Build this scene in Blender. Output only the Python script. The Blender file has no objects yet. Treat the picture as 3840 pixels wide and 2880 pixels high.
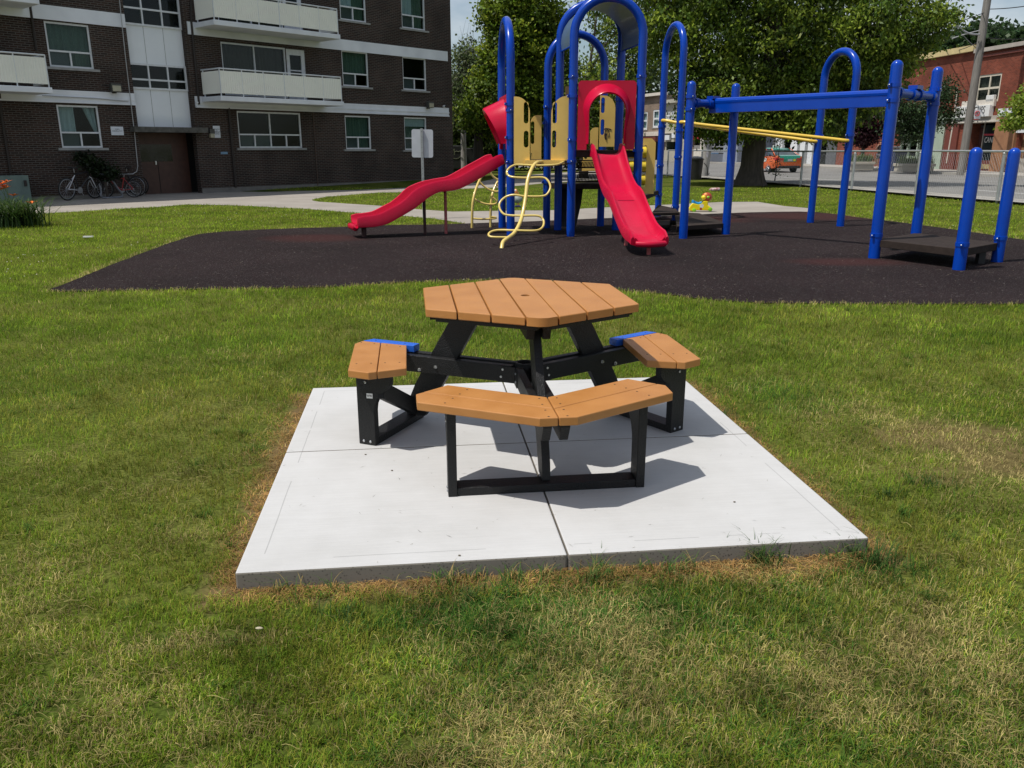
import bpy, bmesh, math, random
import numpy as np
from math import sin, cos, tan, pi, radians, atan2, hypot, sqrt
from mathutils import Vector, Matrix
random.seed(7); RNG = np.random.default_rng(7)
SC = bpy.context.scene; COL = SC.collection

# ---------------- camera ----------------
FPX, PITCH, ROLL, HCAM = 3068.3, 0.28213, 0.00066, 1.5617      # focal length in photo pixels, tilt, roll, eye height
cam_d = bpy.data.cameras.new('camera'); cam = bpy.data.objects.new('camera', cam_d); COL.objects.link(cam)
cam_d.sensor_width = 36; cam_d.lens = 36 * FPX / 3840; cam_d.clip_start = 0.05; cam_d.clip_end = 2000
_f = Vector((0, cos(PITCH), -sin(PITCH))); _r0 = Vector((1, 0, 0)); _d0 = _f.cross(_r0)
_r = _r0 * cos(ROLL) + _d0 * sin(ROLL); _d = -_r0 * sin(ROLL) + _d0 * cos(ROLL)
m = Matrix.Identity(4)
for i in range(3):
    m[i][0] = _r[i]; m[i][1] = -_d[i]; m[i][2] = -_f[i]
m.translation = Vector((0, 0, HCAM)); cam.matrix_world = m
SC.camera = cam

# ---------------- world, sun, exposure ----------------
SUN_EL, SUN_AZ = radians(64), radians(202)          # azimuth of the sun measured from +X towards +Y
W = bpy.data.worlds.new('World'); SC.world = W; W.use_nodes = True
nt = W.node_tree; nt.nodes.clear()
out = nt.nodes.new('ShaderNodeOutputWorld'); bg = nt.nodes.new('ShaderNodeBackground')
sky = nt.nodes.new('ShaderNodeTexSky'); sky.sky_type = 'NISHITA'; sky.sun_disc = False
sky.sun_elevation = SUN_EL; sky.sun_rotation = pi / 2 - SUN_AZ; sky.air_density = 1.1; sky.dust_density = 0.8; sky.ozone_density = 1.5
tc = nt.nodes.new('ShaderNodeTexCoord'); mp = nt.nodes.new('ShaderNodeMapping'); mp.inputs['Scale'].default_value = (1, 1, 2.6)
no = nt.nodes.new('ShaderNodeTexNoise'); no.inputs['Scale'].default_value = 2.3; no.inputs['Detail'].default_value = 9; no.inputs['Roughness'].default_value = 0.55
rp = nt.nodes.new('ShaderNodeValToRGB'); rp.color_ramp.elements[0].position = 0.43; rp.color_ramp.elements[1].position = 0.60
rp.color_ramp.elements[1].color = (0.85, 0.85, 0.85, 1)
mx = nt.nodes.new('ShaderNodeMix'); mx.data_type = 'RGBA'; mx.inputs[7].default_value = (8.8, 9.1, 9.5, 1)
nt.links.new(tc.outputs['Generated'], mp.inputs[0]); nt.links.new(mp.outputs[0], no.inputs['Vector'])
nt.links.new(no.outputs['Fac'], rp.inputs[0]); nt.links.new(rp.outputs[0], mx.inputs[0])
nt.links.new(sky.outputs[0], mx.inputs[6]); nt.links.new(mx.outputs[2], bg.inputs[0])
bg.inputs[1].default_value = 0.092; nt.links.new(bg.outputs[0], out.inputs[0])
sd = bpy.data.lights.new('sun', 'SUN'); sd.energy = 4.3; sd.angle = radians(0.53); sd.color = (1, 0.955, 0.89)
so = bpy.data.objects.new('sun', sd); COL.objects.link(so)
sv = Vector((cos(SUN_EL) * cos(SUN_AZ), cos(SUN_EL) * sin(SUN_AZ), sin(SUN_EL)))
so.rotation_euler = sv.to_track_quat('Z', 'Y').to_euler(); so.location = (0, 0, 30)
SC.view_settings.view_transform = 'Standard'; SC.view_settings.look = 'None'; SC.view_settings.gamma = 1
SC.view_settings.exposure = 0.0
SC.render.engine = 'CYCLES'
SC.cycles.max_bounces = 6; SC.cycles.diffuse_bounces = 3; SC.cycles.glossy_bounces = 3; SC.cycles.transmission_bounces = 4
SC.cycles.transparent_max_bounces = 12; SC.cycles.use_denoising = True; SC.cycles.caustics_reflective = False; SC.cycles.caustics_refractive = False
SC.render.film_transparent = False

# ---------------- measuring helpers: pixels of the photograph to points of the place ----------------
def ray(px, py): return _f + _r * ((px - 1920) / FPX) + _d * ((py - 1440) / FPX)
def G(px, py, z=0.0):
    v = ray(px, py); t = (z - HCAM) / v.z
    return Vector((v.x * t, v.y * t, z))
def YP(px, py, y):
    v = ray(px, py); t = y / v.y
    return Vector((v.x * t, y, HCAM + v.z * t))
class Wall:
    "a vertical plane through P0 along direction ang; n points to the camera's side"
    def __init__(s, P0, d):
        s.o = Vector((P0[0], P0[1], 0)); s.d = Vector((d[0], d[1], 0)).normalized(); s.n = Vector((s.d.y, -s.d.x, 0))
        if s.n.dot(-s.o) < 0: s.n = -s.n
    def V(s, px, py, off=0.0):
        v = ray(px, py); o = s.o + s.n * off; t = o.dot(s.n) / Vector((v.x, v.y, 0)).dot(s.n)
        P = Vector((v.x * t, v.y * t, HCAM + v.z * t)); return (P - o).dot(s.d), P.z
    def P(s, u, z, off=0.0):
        p = s.o + s.d * u + s.n * off; return Vector((p.x, p.y, z))

# ---------------- materials ----------------
def srgb(r, g, b):
    return tuple((c / 255 / 12.92) if c / 255 <= 0.04045 else ((c / 255 + 0.055) / 1.055) ** 2.4 for c in (r, g, b))
MATS = {}
def pm(name, col, col2=None, scale=8, rough=0.5, metal=0.0, bump=0.0, bscale=60, coat=0.0, detail=6, coord='Object', spec=0.5, stretch=None):
    "procedural paint/plastic/stone: two tones mixed by noise, roughness variation, fine bump"
    if name in MATS: return MATS[name]
    m = bpy.data.materials.new(name); m.use_nodes = True; n = m.node_tree; b = n.nodes['Principled BSDF']
    t = n.nodes.new('ShaderNodeTexCoord'); src = t.outputs[coord]
    if stretch:
        mpn = n.nodes.new('ShaderNodeMapping'); mpn.inputs['Scale'].default_value = stretch; n.links.new(src, mpn.inputs[0]); src = mpn.outputs[0]
    x = n.nodes.new('ShaderNodeTexNoise'); x.inputs['Scale'].default_value = scale; x.inputs['Detail'].default_value = detail
    n.links.new(src, x.inputs['Vector'])
    if col2 is None: col2 = tuple(c * 0.82 for c in col)
    r = n.nodes.new('ShaderNodeValToRGB'); r.color_ramp.elements[0].position = 0.32; r.color_ramp.elements[1].position = 0.68
    r.color_ramp.elements[0].color = (*col, 1); r.color_ramp.elements[1].color = (*col2, 1)
    n.links.new(x.outputs['Fac'], r.inputs[0]); n.links.new(r.outputs[0], b.inputs['Base Color'])
    mr = n.nodes.new('ShaderNodeMapRange'); mr.inputs[3].default_value = max(0.03, rough - 0.07); mr.inputs[4].default_value = min(1, rough + 0.09)
    n.links.new(x.outputs['Fac'], mr.inputs[0]); n.links.new(mr.outputs[0], b.inputs['Roughness'])
    b.inputs['Metallic'].default_value = metal; b.inputs['Coat Weight'].default_value = coat; b.inputs['Coat Roughness'].default_value = 0.08
    b.inputs['Specular IOR Level'].default_value = spec
    if bump:
        y = n.nodes.new('ShaderNodeTexNoise'); y.inputs['Scale'].default_value = bscale; y.inputs['Detail'].default_value = 4
        n.links.new(src, y.inputs['Vector']); bp = n.nodes.new('ShaderNodeBump'); bp.inputs['Strength'].default_value = bump; bp.inputs['Distance'].default_value = 0.01
        n.links.new(y.outputs['Fac'], bp.inputs['Height']); n.links.new(bp.outputs[0], b.inputs['Normal'])
    MATS[name] = m; return m
def brick(name, theta, c1, c2, mortar, w=0.215, h=0.062, mw=0.011):
    "brick courses laid along a wall that runs at angle theta"
    m = bpy.data.materials.new(name); m.use_nodes = True; n = m.node_tree; b = n.nodes['Principled BSDF']
    g = n.nodes.new('ShaderNodeNewGeometry'); mpn = n.nodes.new('ShaderNodeMapping'); mpn.inputs['Rotation'].default_value = (0, 0, -theta)
    sp = n.nodes.new('ShaderNodeSeparateXYZ'); ad = n.nodes.new('ShaderNodeMath'); cb = n.nodes.new('ShaderNodeCombineXYZ')
    n.links.new(g.outputs['Position'], mpn.inputs[0]); n.links.new(mpn.outputs[0], sp.inputs[0])
    n.links.new(sp.outputs[0], ad.inputs[0]); n.links.new(sp.outputs[1], ad.inputs[1]); n.links.new(ad.outputs[0], cb.inputs[0]); n.links.new(sp.outputs[2], cb.inputs[1])
    k = n.nodes.new('ShaderNodeTexBrick'); k.inputs['Scale'].default_value = 1; k.inputs['Brick Width'].default_value = w; k.inputs['Row Height'].default_value = h
    k.inputs['Mortar Size'].default_value = mw; k.inputs['Mortar Smooth'].default_value = 0.1; k.inputs['Bias'].default_value = 0.0
    k.inputs['Color1'].default_value = (*c1, 1); k.inputs['Color2'].default_value = (*c2, 1); k.inputs['Mortar'].default_value = (*mortar, 1)
    n.links.new(cb.outputs[0], k.inputs['Vector'])
    x = n.nodes.new('ShaderNodeTexNoise'); x.inputs['Scale'].default_value = 0.9; x.inputs['Detail'].default_value = 8; n.links.new(g.outputs['Position'], x.inputs['Vector'])
    r = n.nodes.new('ShaderNodeMapRange'); r.inputs[1].default_value = .3; r.inputs[2].default_value = .7; r.inputs[3].default_value = 0.72; r.inputs[4].default_value = 1.2
    n.links.new(x.outputs['Fac'], r.inputs[0])
    mu = n.nodes.new('ShaderNodeMix'); mu.data_type = 'RGBA'; mu.blend_type = 'MULTIPLY'; mu.inputs[0].default_value = 1
    n.links.new(k.outputs['Color'], mu.inputs[6]); n.links.new(r.outputs[0], mu.inputs[7]); n.links.new(mu.outputs[2], b.inputs['Base Color'])
    b.inputs['Roughness'].default_value = 0.9; b.inputs['Specular IOR Level'].default_value = 0.2
    bp = n.nodes.new('ShaderNodeBump'); bp.inputs['Strength'].default_value = 0.6; bp.inputs['Distance'].default_value = 0.008; bp.invert = True
    n.links.new(k.outputs['Fac'], bp.inputs['Height']); n.links.new(bp.outputs[0], b.inputs['Normal'])
    return m
def vcol_mat(name, rough=0.6, transl=0.3, spec=0.3):
    "leaves and blades: base colour per leaf from the mesh, some light through"
    m = bpy.data.materials.new(name); m.use_nodes = True; n = m.node_tree; b = n.nodes['Principled BSDF']; o = n.nodes['Material Output']
    a = n.nodes.new('ShaderNodeAttribute'); a.attribute_name = 'col'
    n.links.new(a.outputs['Color'], b.inputs['Base Color']); b.inputs['Roughness'].default_value = rough; b.inputs['Specular IOR Level'].default_value = spec
    t = n.nodes.new('ShaderNodeBsdfTranslucent'); mxs = n.nodes.new('ShaderNodeMixShader'); mxs.inputs[0].default_value = transl
    n.links.new(a.outputs['Color'], t.inputs[0]); n.links.new(b.outputs[0], mxs.inputs[1]); n.links.new(t.outputs[0], mxs.inputs[2]); n.links.new(mxs.outputs[0], o.inputs[0])
    return m
def glass_mat(name, tint=(0.35, 0.42, 0.4), gl=0.22):
    m = bpy.data.materials.new(name); m.use_nodes = True; n = m.node_tree; n.nodes.clear(); o = n.nodes.new('ShaderNodeOutputMaterial')
    t = n.nodes.new('ShaderNodeBsdfTransparent'); t.inputs[0].default_value = (*tint, 1)
    g = n.nodes.new('ShaderNodeBsdfGlossy'); g.inputs[0].default_value = (0.9, 0.95, 1, 1); g.inputs['Roughness'].default_value = 0.02
    x = n.nodes.new('ShaderNodeTexNoise'); x.inputs['Scale'].default_value = 1.4; bp = n.nodes.new('ShaderNodeBump'); bp.inputs['Strength'].default_value = 0.15; bp.inputs['Distance'].default_value = .05
    n.links.new(x.outputs['Fac'], bp.inputs['Height']); n.links.new(bp.outputs[0], g.inputs['Normal'])
    mxs = n.nodes.new('ShaderNodeMixShader'); mxs.inputs[0].default_value = gl
    n.links.new(t.outputs[0], mxs.inputs[1]); n.links.new(g.outputs[0], mxs.inputs[2]); n.links.new(mxs.outputs[0], o.inputs[0])
    return m

# ---------------- mesh builder ----------------
WL = {}
def wloc(o): return WL.get(o.name, Vector((0, 0, 0))) if o else Vector((0, 0, 0))
def tag(o, label=None, cat=None, group=None, kind=None):
    if label: o['label'] = label
    if cat: o['category'] = cat
    if group: o['group'] = group
    if kind: o['kind'] = kind
    return o
def thing(name, label, cat, loc, group=None):
    o = bpy.data.objects.new(name, None); COL.objects.link(o); o.location = loc; o.empty_display_size = 0.2
    WL[o.name] = Vector(loc); return tag(o, label, cat, group)
def link_mesh(me, name, mat, parent=None, label=None, kind=None):
    o = bpy.data.objects.new(name, me); COL.objects.link(o)
    if mat is not None:
        me.materials.clear(); me.materials.append(mat)
    if parent: o.parent = parent; WL[o.name] = wloc(parent)
    if label: o['label'] = label
    if kind: o['kind'] = kind
    return o
class MB:
    def __init__(s): s.v = []; s.f = []; s.sm = []
    def add(s, vs, fs, smooth=False):
        k = len(s.v); s.v += [Vector(v) for v in vs]; s.f += [tuple(i + k for i in f) for f in fs]; s.sm += [smooth] * len(fs); return s
    def hexa(s, p):      # 8 points: bottom 4 ccw, top 4 ccw
        return s.add(p, [(3, 2, 1, 0), (4, 5, 6, 7), (0, 1, 5, 4), (1, 2, 6, 5), (2, 3, 7, 6), (3, 0, 4, 7)])
    def obb(s, o, a, b, c):
        o, a, b, c = map(Vector, (o, a, b, c))
        if a.cross(b).dot(c) < 0: a, b = b, a
        return s.hexa([o, o + a, o + a + b, o + b, o + c, o + a + c, o + a + b + c, o + b + c])
    def box(s, c, size, rot=0.0, mat=None):
        R = mat if mat is not None else Matrix.Rotation(rot, 3, 'Z')
        a, b, d = R @ Vector((size[0], 0, 0)), R @ Vector((0, size[1], 0)), R @ Vector((0, 0, size[2])); c = Vector(c)
        return s.obb(c - (a + b + d) / 2, a, b, d)
    def board(s, p0, p1, width, thick, up=(0, 0, 1)):
        "a board from p0 to p1; thick is measured sideways, width in the plane of up"
        p0, p1 = Vector(p0), Vector(p1); t = (p1 - p0).normalized(); side = t.cross(Vector(up)).normalized(); w = side.cross(t).normalized()
        return s.obb(p0 - side * thick / 2 - w * width / 2, p1 - p0, side * thick, w * width)
    def prism(s, poly, z0, z1):
        n = len(poly); A = sum(poly[i][0] * poly[(i + 1) % n][1] - poly[(i + 1) % n][0] * poly[i][1] for i in range(n))
        if A < 0: poly = poly[::-1]
        vs = [(p[0], p[1], z0) for p in poly] + [(p[0], p[1], z1) for p in poly]
        return s.add(vs, [tuple(range(n))[::-1], tuple(range(n, 2 * n))] + [(i, (i + 1) % n, (i + 1) % n + n, i + n) for i in range(n)])
    def extr(s, poly, vec):
        poly = [Vector(p) for p in poly]; vec = Vector(vec); n = len(poly)
        nrm = Vector((0, 0, 0))
        for i in range(n): nrm += poly[i].cross(poly[(i + 1) % n])
        if nrm.dot(vec) < 0: poly = poly[::-1]
        return s.add(poly + [p + vec for p in poly], [tuple(range(n))[::-1], tuple(range(n, 2 * n))] + [(i, (i + 1) % n, (i + 1) % n + n, i + n) for i in range(n)])
    def tube(s, pts, r, seg=12, cap=True, closed=False, smooth=True):
        pts = [Vector(p) for p in pts]; n = len(pts); rs = r if isinstance(r, (list, tuple)) else [r] * n
        T = []
        for i in range(n):
            a = pts[i - 1] if (i > 0 or closed) else pts[i]; b = pts[(i + 1) % n] if (i < n - 1 or closed) else pts[i]
            T.append((b - a).normalized())
        u = T[0].orthogonal().normalized(); vs = []
        for i in range(n):
            u = (u - T[i] * u.dot(T[i]))
            if u.length < 1e-6: u = T[i].orthogonal()
            u.normalize(); w = T[i].cross(u)
            vs += [pts[i] + (u * cos(2 * pi * k / seg) + w * sin(2 * pi * k / seg)) * rs[i] for k in range(seg)]
        fs = []
        for i in range(n if closed else n - 1):
            j = (i + 1) % n
            fs += [(i * seg + k, i * seg + (k + 1) % seg, j * seg + (k + 1) % seg, j * seg + k) for k in range(seg)]
        s.add(vs, fs, smooth)
        if cap and not closed:
            k = len(s.v) - len(vs)
            s.f += [tuple(k + i for i in range(seg))[::-1], tuple(k + (n - 1) * seg + i for i in range(seg))]; s.sm += [False, False]
        return s
    def lathe(s, prof, c, axis=(0, 0, 1), seg=20, smooth=True):
        "prof: (radius, height) pairs along axis"
        axis = Vector(axis).normalized(); u = axis.orthogonal().normalized(); w = axis.cross(u); c = Vector(c); vs = []; n = len(prof)
        for r, h in prof: vs += [c + axis * h + (u * cos(2 * pi * k / seg) + w * sin(2 * pi * k / seg)) * max(r, 1e-4) for k in range(seg)]
        fs = [(i * seg + k, i * seg + (k + 1) % seg, (i + 1) * seg + (k + 1) % seg, (i + 1) * seg + k) for i in range(n - 1) for k in range(seg)]
        s.add(vs, fs, smooth); k = len(s.v) - len(vs)
        s.f += [tuple(k + i for i in range(seg))[::-1], tuple(k + (n - 1) * seg + i for i in range(seg))]; s.sm += [False, False]
        return s
    def ball(s, c, r, seg=14, M=None):
        r = (r, r, r) if not isinstance(r, (tuple, list)) else r; vs = []; c = Vector(c); nr = seg // 2
        for i in range(1, nr):
            a = pi * i / nr
            for k in range(seg):
                p = Vector((r[0] * sin(a) * cos(2 * pi * k / seg), r[1] * sin(a) * sin(2 * pi * k / seg), r[2] * cos(a))); vs.append(c + (M @ p if M else p))
        tp = Vector((0, 0, r[2])); vs += [c + (M @ tp if M else tp), c - (M @ tp if M else tp)]; L = len(vs)
        fs = [(i * seg + k, (i + 1) * seg + k, (i + 1) * seg + (k + 1) % seg, i * seg + (k + 1) % seg) for i in range(nr - 2) for k in range(seg)]
        fs += [(L - 2, k, (k + 1) % seg) for k in range(seg)] + [(L - 1, (nr - 2) * seg + (k + 1) % seg, (nr - 2) * seg + k) for k in range(seg)]
        return s.add(vs, fs, True)
    def loft(s, rings, smooth=True, capends=True):
        n = len(rings[0]); vs = [p for r in rings for p in r]
        fs = [(i * n + k, i * n + (k + 1) % n, (i + 1) * n + (k + 1) % n, (i + 1) * n + k) for i in range(len(rings) - 1) for k in range(n)]
        s.add(vs, fs, smooth); k = len(s.v) - len(vs)
        if capends: s.f += [tuple(k + i for i in range(n))[::-1], tuple(k + (len(rings) - 1) * n + i for i in range(n))]; s.sm += [False, False]
        return s
    def merge(s, o): return s.add(o.v, o.f)
    def build(s, name, mat, parent=None, label=None, bevel=0, kind=None, angle=38):
        me = bpy.data.meshes.new(name); L = wloc(parent)
        me.from_pydata([v - L for v in s.v], [], s.f); me.validate(); me.update()
        if len(me.polygons) == len(s.sm): me.polygons.foreach_set('use_smooth', s.sm)
        if any(s.sm): me.set_sharp_from_angle(angle=radians(angle))
        bm = bmesh.new(); bm.from_mesh(me); bmesh.ops.recalc_face_normals(bm, faces=bm.faces); bm.to_mesh(me); bm.free()
        o = link_mesh(me, name, mat, parent, label, kind)
        if bevel:
            b = o.modifiers.new('bevel', 'BEVEL'); b.width = bevel; b.segments = 2; b.limit_method = 'ANGLE'; b.angle_limit = radians(40)
        return o
def from_curve(cu, M, name, mat, parent=None, label=None, bevel=0):
    tmp = bpy.data.objects.new('tmp', cu); COL.objects.link(tmp); tmp.matrix_world = M
    dg = bpy.context.evaluated_depsgraph_get(); dg.update()
    me = bpy.data.meshes.new_from_object(tmp.evaluated_get(dg)); me.transform(M); me.transform(Matrix.Translation(-wloc(parent)))
    bpy.data.objects.remove(tmp); bpy.data.curves.remove(cu); me.name = name
    o = link_mesh(me, name, mat, parent, label); return o
def plate(outer, holes, thick, M, name, mat, parent=None, label=None):
    "flat plate with cut-outs, outline in the local XY plane of M, thickness along its Z"
    cu = bpy.data.curves.new('c', 'CURVE'); cu.dimensions = '2D'; cu.fill_mode = 'BOTH'; cu.extrude = thick / 2
    for poly in [outer] + holes:
        sp = cu.splines.new('POLY'); sp.points.add(len(poly) - 1); sp.use_cyclic_u = True
        for q, p in zip(sp.points, poly): q.co = (p[0], p[1], 0, 1)
    return from_curve(cu, M, name, mat, parent, label)
def text(s, size, M, name, mat, parent=None, depth=0.003, sx=1.0, shear=0.0, align='CENTER'):
    cu = bpy.data.curves.new('t', 'FONT'); cu.body = s; cu.size = size; cu.extrude = depth; cu.align_x = align; cu.align_y = 'CENTER'; cu.shear = shear
    return from_curve(cu, M @ Matrix.Diagonal((sx, 1, 1, 1)), name, mat, parent)
def frameM(o, x, y):
    x = Vector(x).normalized(); y = Vector(y).normalized(); z = x.cross(y); M = Matrix.Identity(4)
    for i in range(3): M[i][0] = x[i]; M[i][1] = y[i]; M[i][2] = z[i]; M[i][3] = o[i]
    return M
def copy_tree(o, parent=None):
    c = o.copy(); COL.objects.link(c); c.parent = parent
    for ch in list(o.children): copy_tree(ch, c)
    return c
def slot(x0, x1, y0, y1, n=8):
    r = (x1 - x0) / 2; cx = (x0 + x1) / 2
    return [(cx + r * cos(a), y1 - r + r * sin(a)) for a in np.linspace(0, pi, n)] + [(cx + r * cos(a), y0 + r + r * sin(a)) for a in np.linspace(pi, 2 * pi, n)]
def arr_mesh(name, V, F3, F4, colr, mat, parent=None, kind=None):
    "large mesh straight from arrays; colr one colour per vertex"
    me = bpy.data.meshes.new(name); V = np.asarray(V, dtype=np.float32)
    n3 = len(F3); n4 = len(F4); L = wloc(parent); V = V - np.array(L, dtype=np.float32)
    me.vertices.add(len(V)); me.vertices.foreach_set('co', V.ravel())
    idx = np.concatenate([np.asarray(F3, dtype=np.int32).ravel() if n3 else np.zeros(0, np.int32), np.asarray(F4, dtype=np.int32).ravel() if n4 else np.zeros(0, np.int32)])
    me.loops.add(len(idx)); me.loops.foreach_set('vertex_index', idx)
    me.polygons.add(n3 + n4); st = np.concatenate([np.arange(n3) * 3, n3 * 3 + np.arange(n4) * 4]).astype(np.int32)
    me.polygons.foreach_set('loop_start', st); me.update(calc_edges=True)
    a = me.color_attributes.new('col', 'FLOAT_COLOR', 'POINT'); c4 = np.ones((len(V), 4), np.float32); c4[:, :3] = colr; a.data.foreach_set('color', c4.ravel())
    return link_mesh(me, name, mat, parent, kind=kind)
# value noise for placing patches of grass
_perm = RNG.random((257, 257))
def vnoise(x, y, s, o=0):
    x = np.asarray(x) / s + 37.1 + o * 11.3; y = np.asarray(y) / s + 71.7 + o * 5.7
    xi = np.floor(x).astype(int); yi = np.floor(y).astype(int); fx = x - xi; fy = y - yi; fx = fx * fx * (3 - 2 * fx); fy = fy * fy * (3 - 2 * fy)
    g = lambda i, j: _perm[i % 256, j % 256]
    return (g(xi, yi) * (1 - fx) + g(xi + 1, yi) * fx) * (1 - fy) + (g(xi, yi + 1) * (1 - fx) + g(xi + 1, yi + 1) * fx) * fy
def fnoise(x, y, s, o=0): return (vnoise(x, y, s, o) * 0.55 + vnoise(x, y, s / 2.1, o + 1) * 0.28 + vnoise(x, y, s / 4.3, o + 2) * 0.17)
def inpoly(x, y, P):
    r = np.zeros(len(x), bool); n = len(P)
    for i in range(n):
        x0, y0 = P[i][0], P[i][1]; x1, y1 = P[(i + 1) % n][0], P[(i + 1) % n][1]
        if y0 == y1: continue
        c = ((y0 > y) != (y1 > y)) & (x < (x1 - x0) * (y - y0) / (y1 - y0) + x0); r ^= c
    return r
def polydist(x, y, P):
    dmin = np.full(len(x), 1e9); n = len(P)
    for i in range(n):
        ax, ay = P[i][0], P[i][1]; bx, by = P[(i + 1) % n][0], P[(i + 1) % n][1]; L = (bx - ax) ** 2 + (by - ay) ** 2
        t = np.clip(((x - ax) * (bx - ax) + (y - ay) * (by - ay)) / max(L, 1e-9), 0, 1)
        dmin = np.minimum(dmin, np.hypot(x - ax - t * (bx - ax), y - ay - t * (by - ay)))
    return dmin
# ---------------- ground ----------------
def ground_mat():
    m = bpy.data.materials.new('lawn_soil'); m.use_nodes = True; n = m.node_tree; b = n.nodes['Principled BSDF']
    g = n.nodes.new('ShaderNodeNewGeometry')
    def noise(s, d=5): 
        x = n.nodes.new('ShaderNodeTexNoise'); x.inputs['Scale'].default_value = s; x.inputs['Detail'].default_value = d; n.links.new(g.outputs['Position'], x.inputs['Vector']); return x.outputs['Fac']
    r1 = n.nodes.new('ShaderNodeValToRGB'); e = r1.color_ramp.elements
    e[0].position = .36; e[0].color = (.050, .078, .014, 1); e[1].position = .66; e[1].color = (.115, .125, .034, 1)
    n.links.new(noise(.8, 8), r1.inputs[0])
    r2 = n.nodes.new('ShaderNodeValToRGB'); e = r2.color_ramp.elements; e[0].position = .35; e[0].color = (.55, .55, .5, 1); e[1].position = .7; e[1].color = (1.5, 1.45, 1.3, 1)
    n.links.new(noise(55, 6), r2.inputs[0])
    mu = n.nodes.new('ShaderNodeMix'); mu.data_type = 'RGBA'; mu.blend_type = 'MULTIPLY'; mu.inputs[0].default_value = 1
    n.links.new(r1.outputs[0], mu.inputs[6]); n.links.new(r2.outputs[0], mu.inputs[7]); last = mu.outputs[2]; nz = noise(6, 6)
    # bare earth: the scuffed area right of the pad and the strip dug round the pad
    pc = Vector((-1.0109, 2.6728)) + Vector((cos(.1138), sin(.1138))) * 1.222 + Vector((-sin(.1138), cos(.1138))) * 1.2
    for cx, cy, rx, ry, a_, k_ in [(*G(3560, 1640).to_2d(), .6, .28, .1, .7), (*G(3830, 1740).to_2d(), .35, .25, 0, .7), (*G(3500, 1780).to_2d(), .3, .16, 0, .5), (pc.x, pc.y, 1.34, 1.32, .1138, 1.0)]:
        mp = n.nodes.new('ShaderNodeMapping'); mp.vector_type = 'TEXTURE'; mp.inputs['Location'].default_value = (cx, cy, 0); mp.inputs['Rotation'].default_value = (0, 0, a_); mp.inputs['Scale'].default_value = (rx, ry, 1e3)
        n.links.new(g.outputs['Position'], mp.inputs[0]); sq = k_ == 1.0
        if sq:
            ab = n.nodes.new('ShaderNodeVectorMath'); ab.operation = 'ABSOLUTE'; n.links.new(mp.outputs[0], ab.inputs[0]); sx = n.nodes.new('ShaderNodeSeparateXYZ'); n.links.new(ab.outputs[0], sx.inputs[0])
            ln = n.nodes.new('ShaderNodeMath'); ln.operation = 'MAXIMUM'; n.links.new(sx.outputs[0], ln.inputs[0]); n.links.new(sx.outputs[1], ln.inputs[1]); lo = ln.outputs[0]; amp = .12; e0, e1 = 1.02, 1.09
        else:
            ln = n.nodes.new('ShaderNodeVectorMath'); ln.operation = 'LENGTH'; n.links.new(mp.outputs[0], ln.inputs[0]); lo = ln.outputs['Value']; amp = .9; e0, e1 = 1.0, 1.6
        ad = n.nodes.new('ShaderNodeMath'); ad.operation = 'MULTIPLY_ADD'; ad.inputs[1].default_value = amp; n.links.new(nz, ad.inputs[0]); n.links.new(lo, ad.inputs[2])
        r3 = n.nodes.new('ShaderNodeMapRange'); r3.inputs[1].default_value = e0; r3.inputs[2].default_value = e1; r3.inputs[3].default_value = k_ * .9; r3.inputs[4].default_value = 0; n.links.new(ad.outputs[0], r3.inputs[0])
        mm = n.nodes.new('ShaderNodeMix'); mm.data_type = 'RGBA'; mm.inputs[7].default_value = (.15, .10, .052, 1); n.links.new(r3.outputs[0], mm.inputs[0]); n.links.new(last, mm.inputs[6]); last = mm.outputs[2]
    n.links.new(last, b.inputs['Base Color'])
    b.inputs['Roughness'].default_value = 1; b.inputs['Specular IOR Level'].default_value = 0
    return m
gm = MB(); gm.add([(-500, -60, 0), (500, -60, 0), (500, 700, 0), (-500, 700, 0)], [(0, 1, 2, 3)])
gm.build('ground', ground_mat(), kind='structure')

def sheet(name, pts, z, mat, kind='structure'):
    from mathutils.geometry import tessellate_polygon
    P = [Vector((p[0], p[1], z)) for p in pts]; tr = []
    for a, b, c in tessellate_polygon([P]):
        A = (P[b] - P[a]).cross(P[c] - P[a]).z
        if abs(A) > 1e-9: tr.append((a, b, c) if A > 0 else (a, c, b))
    me = bpy.data.meshes.new(name); me.from_pydata(P, [], tr); me.update()
    ar = sum(f.area for f in me.polygons); sh = abs(sum(P[i].x * P[(i + 1) % len(P)].y - P[(i + 1) % len(P)].x * P[i].y for i in range(len(P)))) / 2; print('SHEET', name, round(ar, 2), round(sh, 2))
    return link_mesh(me, name, mat, kind=kind)
def smoothpoly(P, it=2):
    P = [Vector((p[0], p[1])) for p in P]
    for _ in range(it):
        Q = []
        for i in range(len(P)):
            a, b = P[i], P[(i + 1) % len(P)]; Q += [a * .75 + b * .25, a * .25 + b * .75]
        P = Q
    return P
def wobble(P, amp, s):
    out = []
    for i in range(len(P)):
        a, b = P[i], P[(i + 1) % len(P)]; n = max(1, int((b - a).length / s))
        for k in range(n):
            p = a.lerp(b, k / n); f = vnoise([p.x * 9], [p.y * 9], 1.0)[0] + .5 * vnoise([p.x * 30], [p.y * 30], 1.0)[0] - .75
            f2 = vnoise([p.x * 9 + 50], [p.y * 9], 1.0)[0] - .5
            out.append(p + Vector((f, f2)) * amp)
    return out
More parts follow.
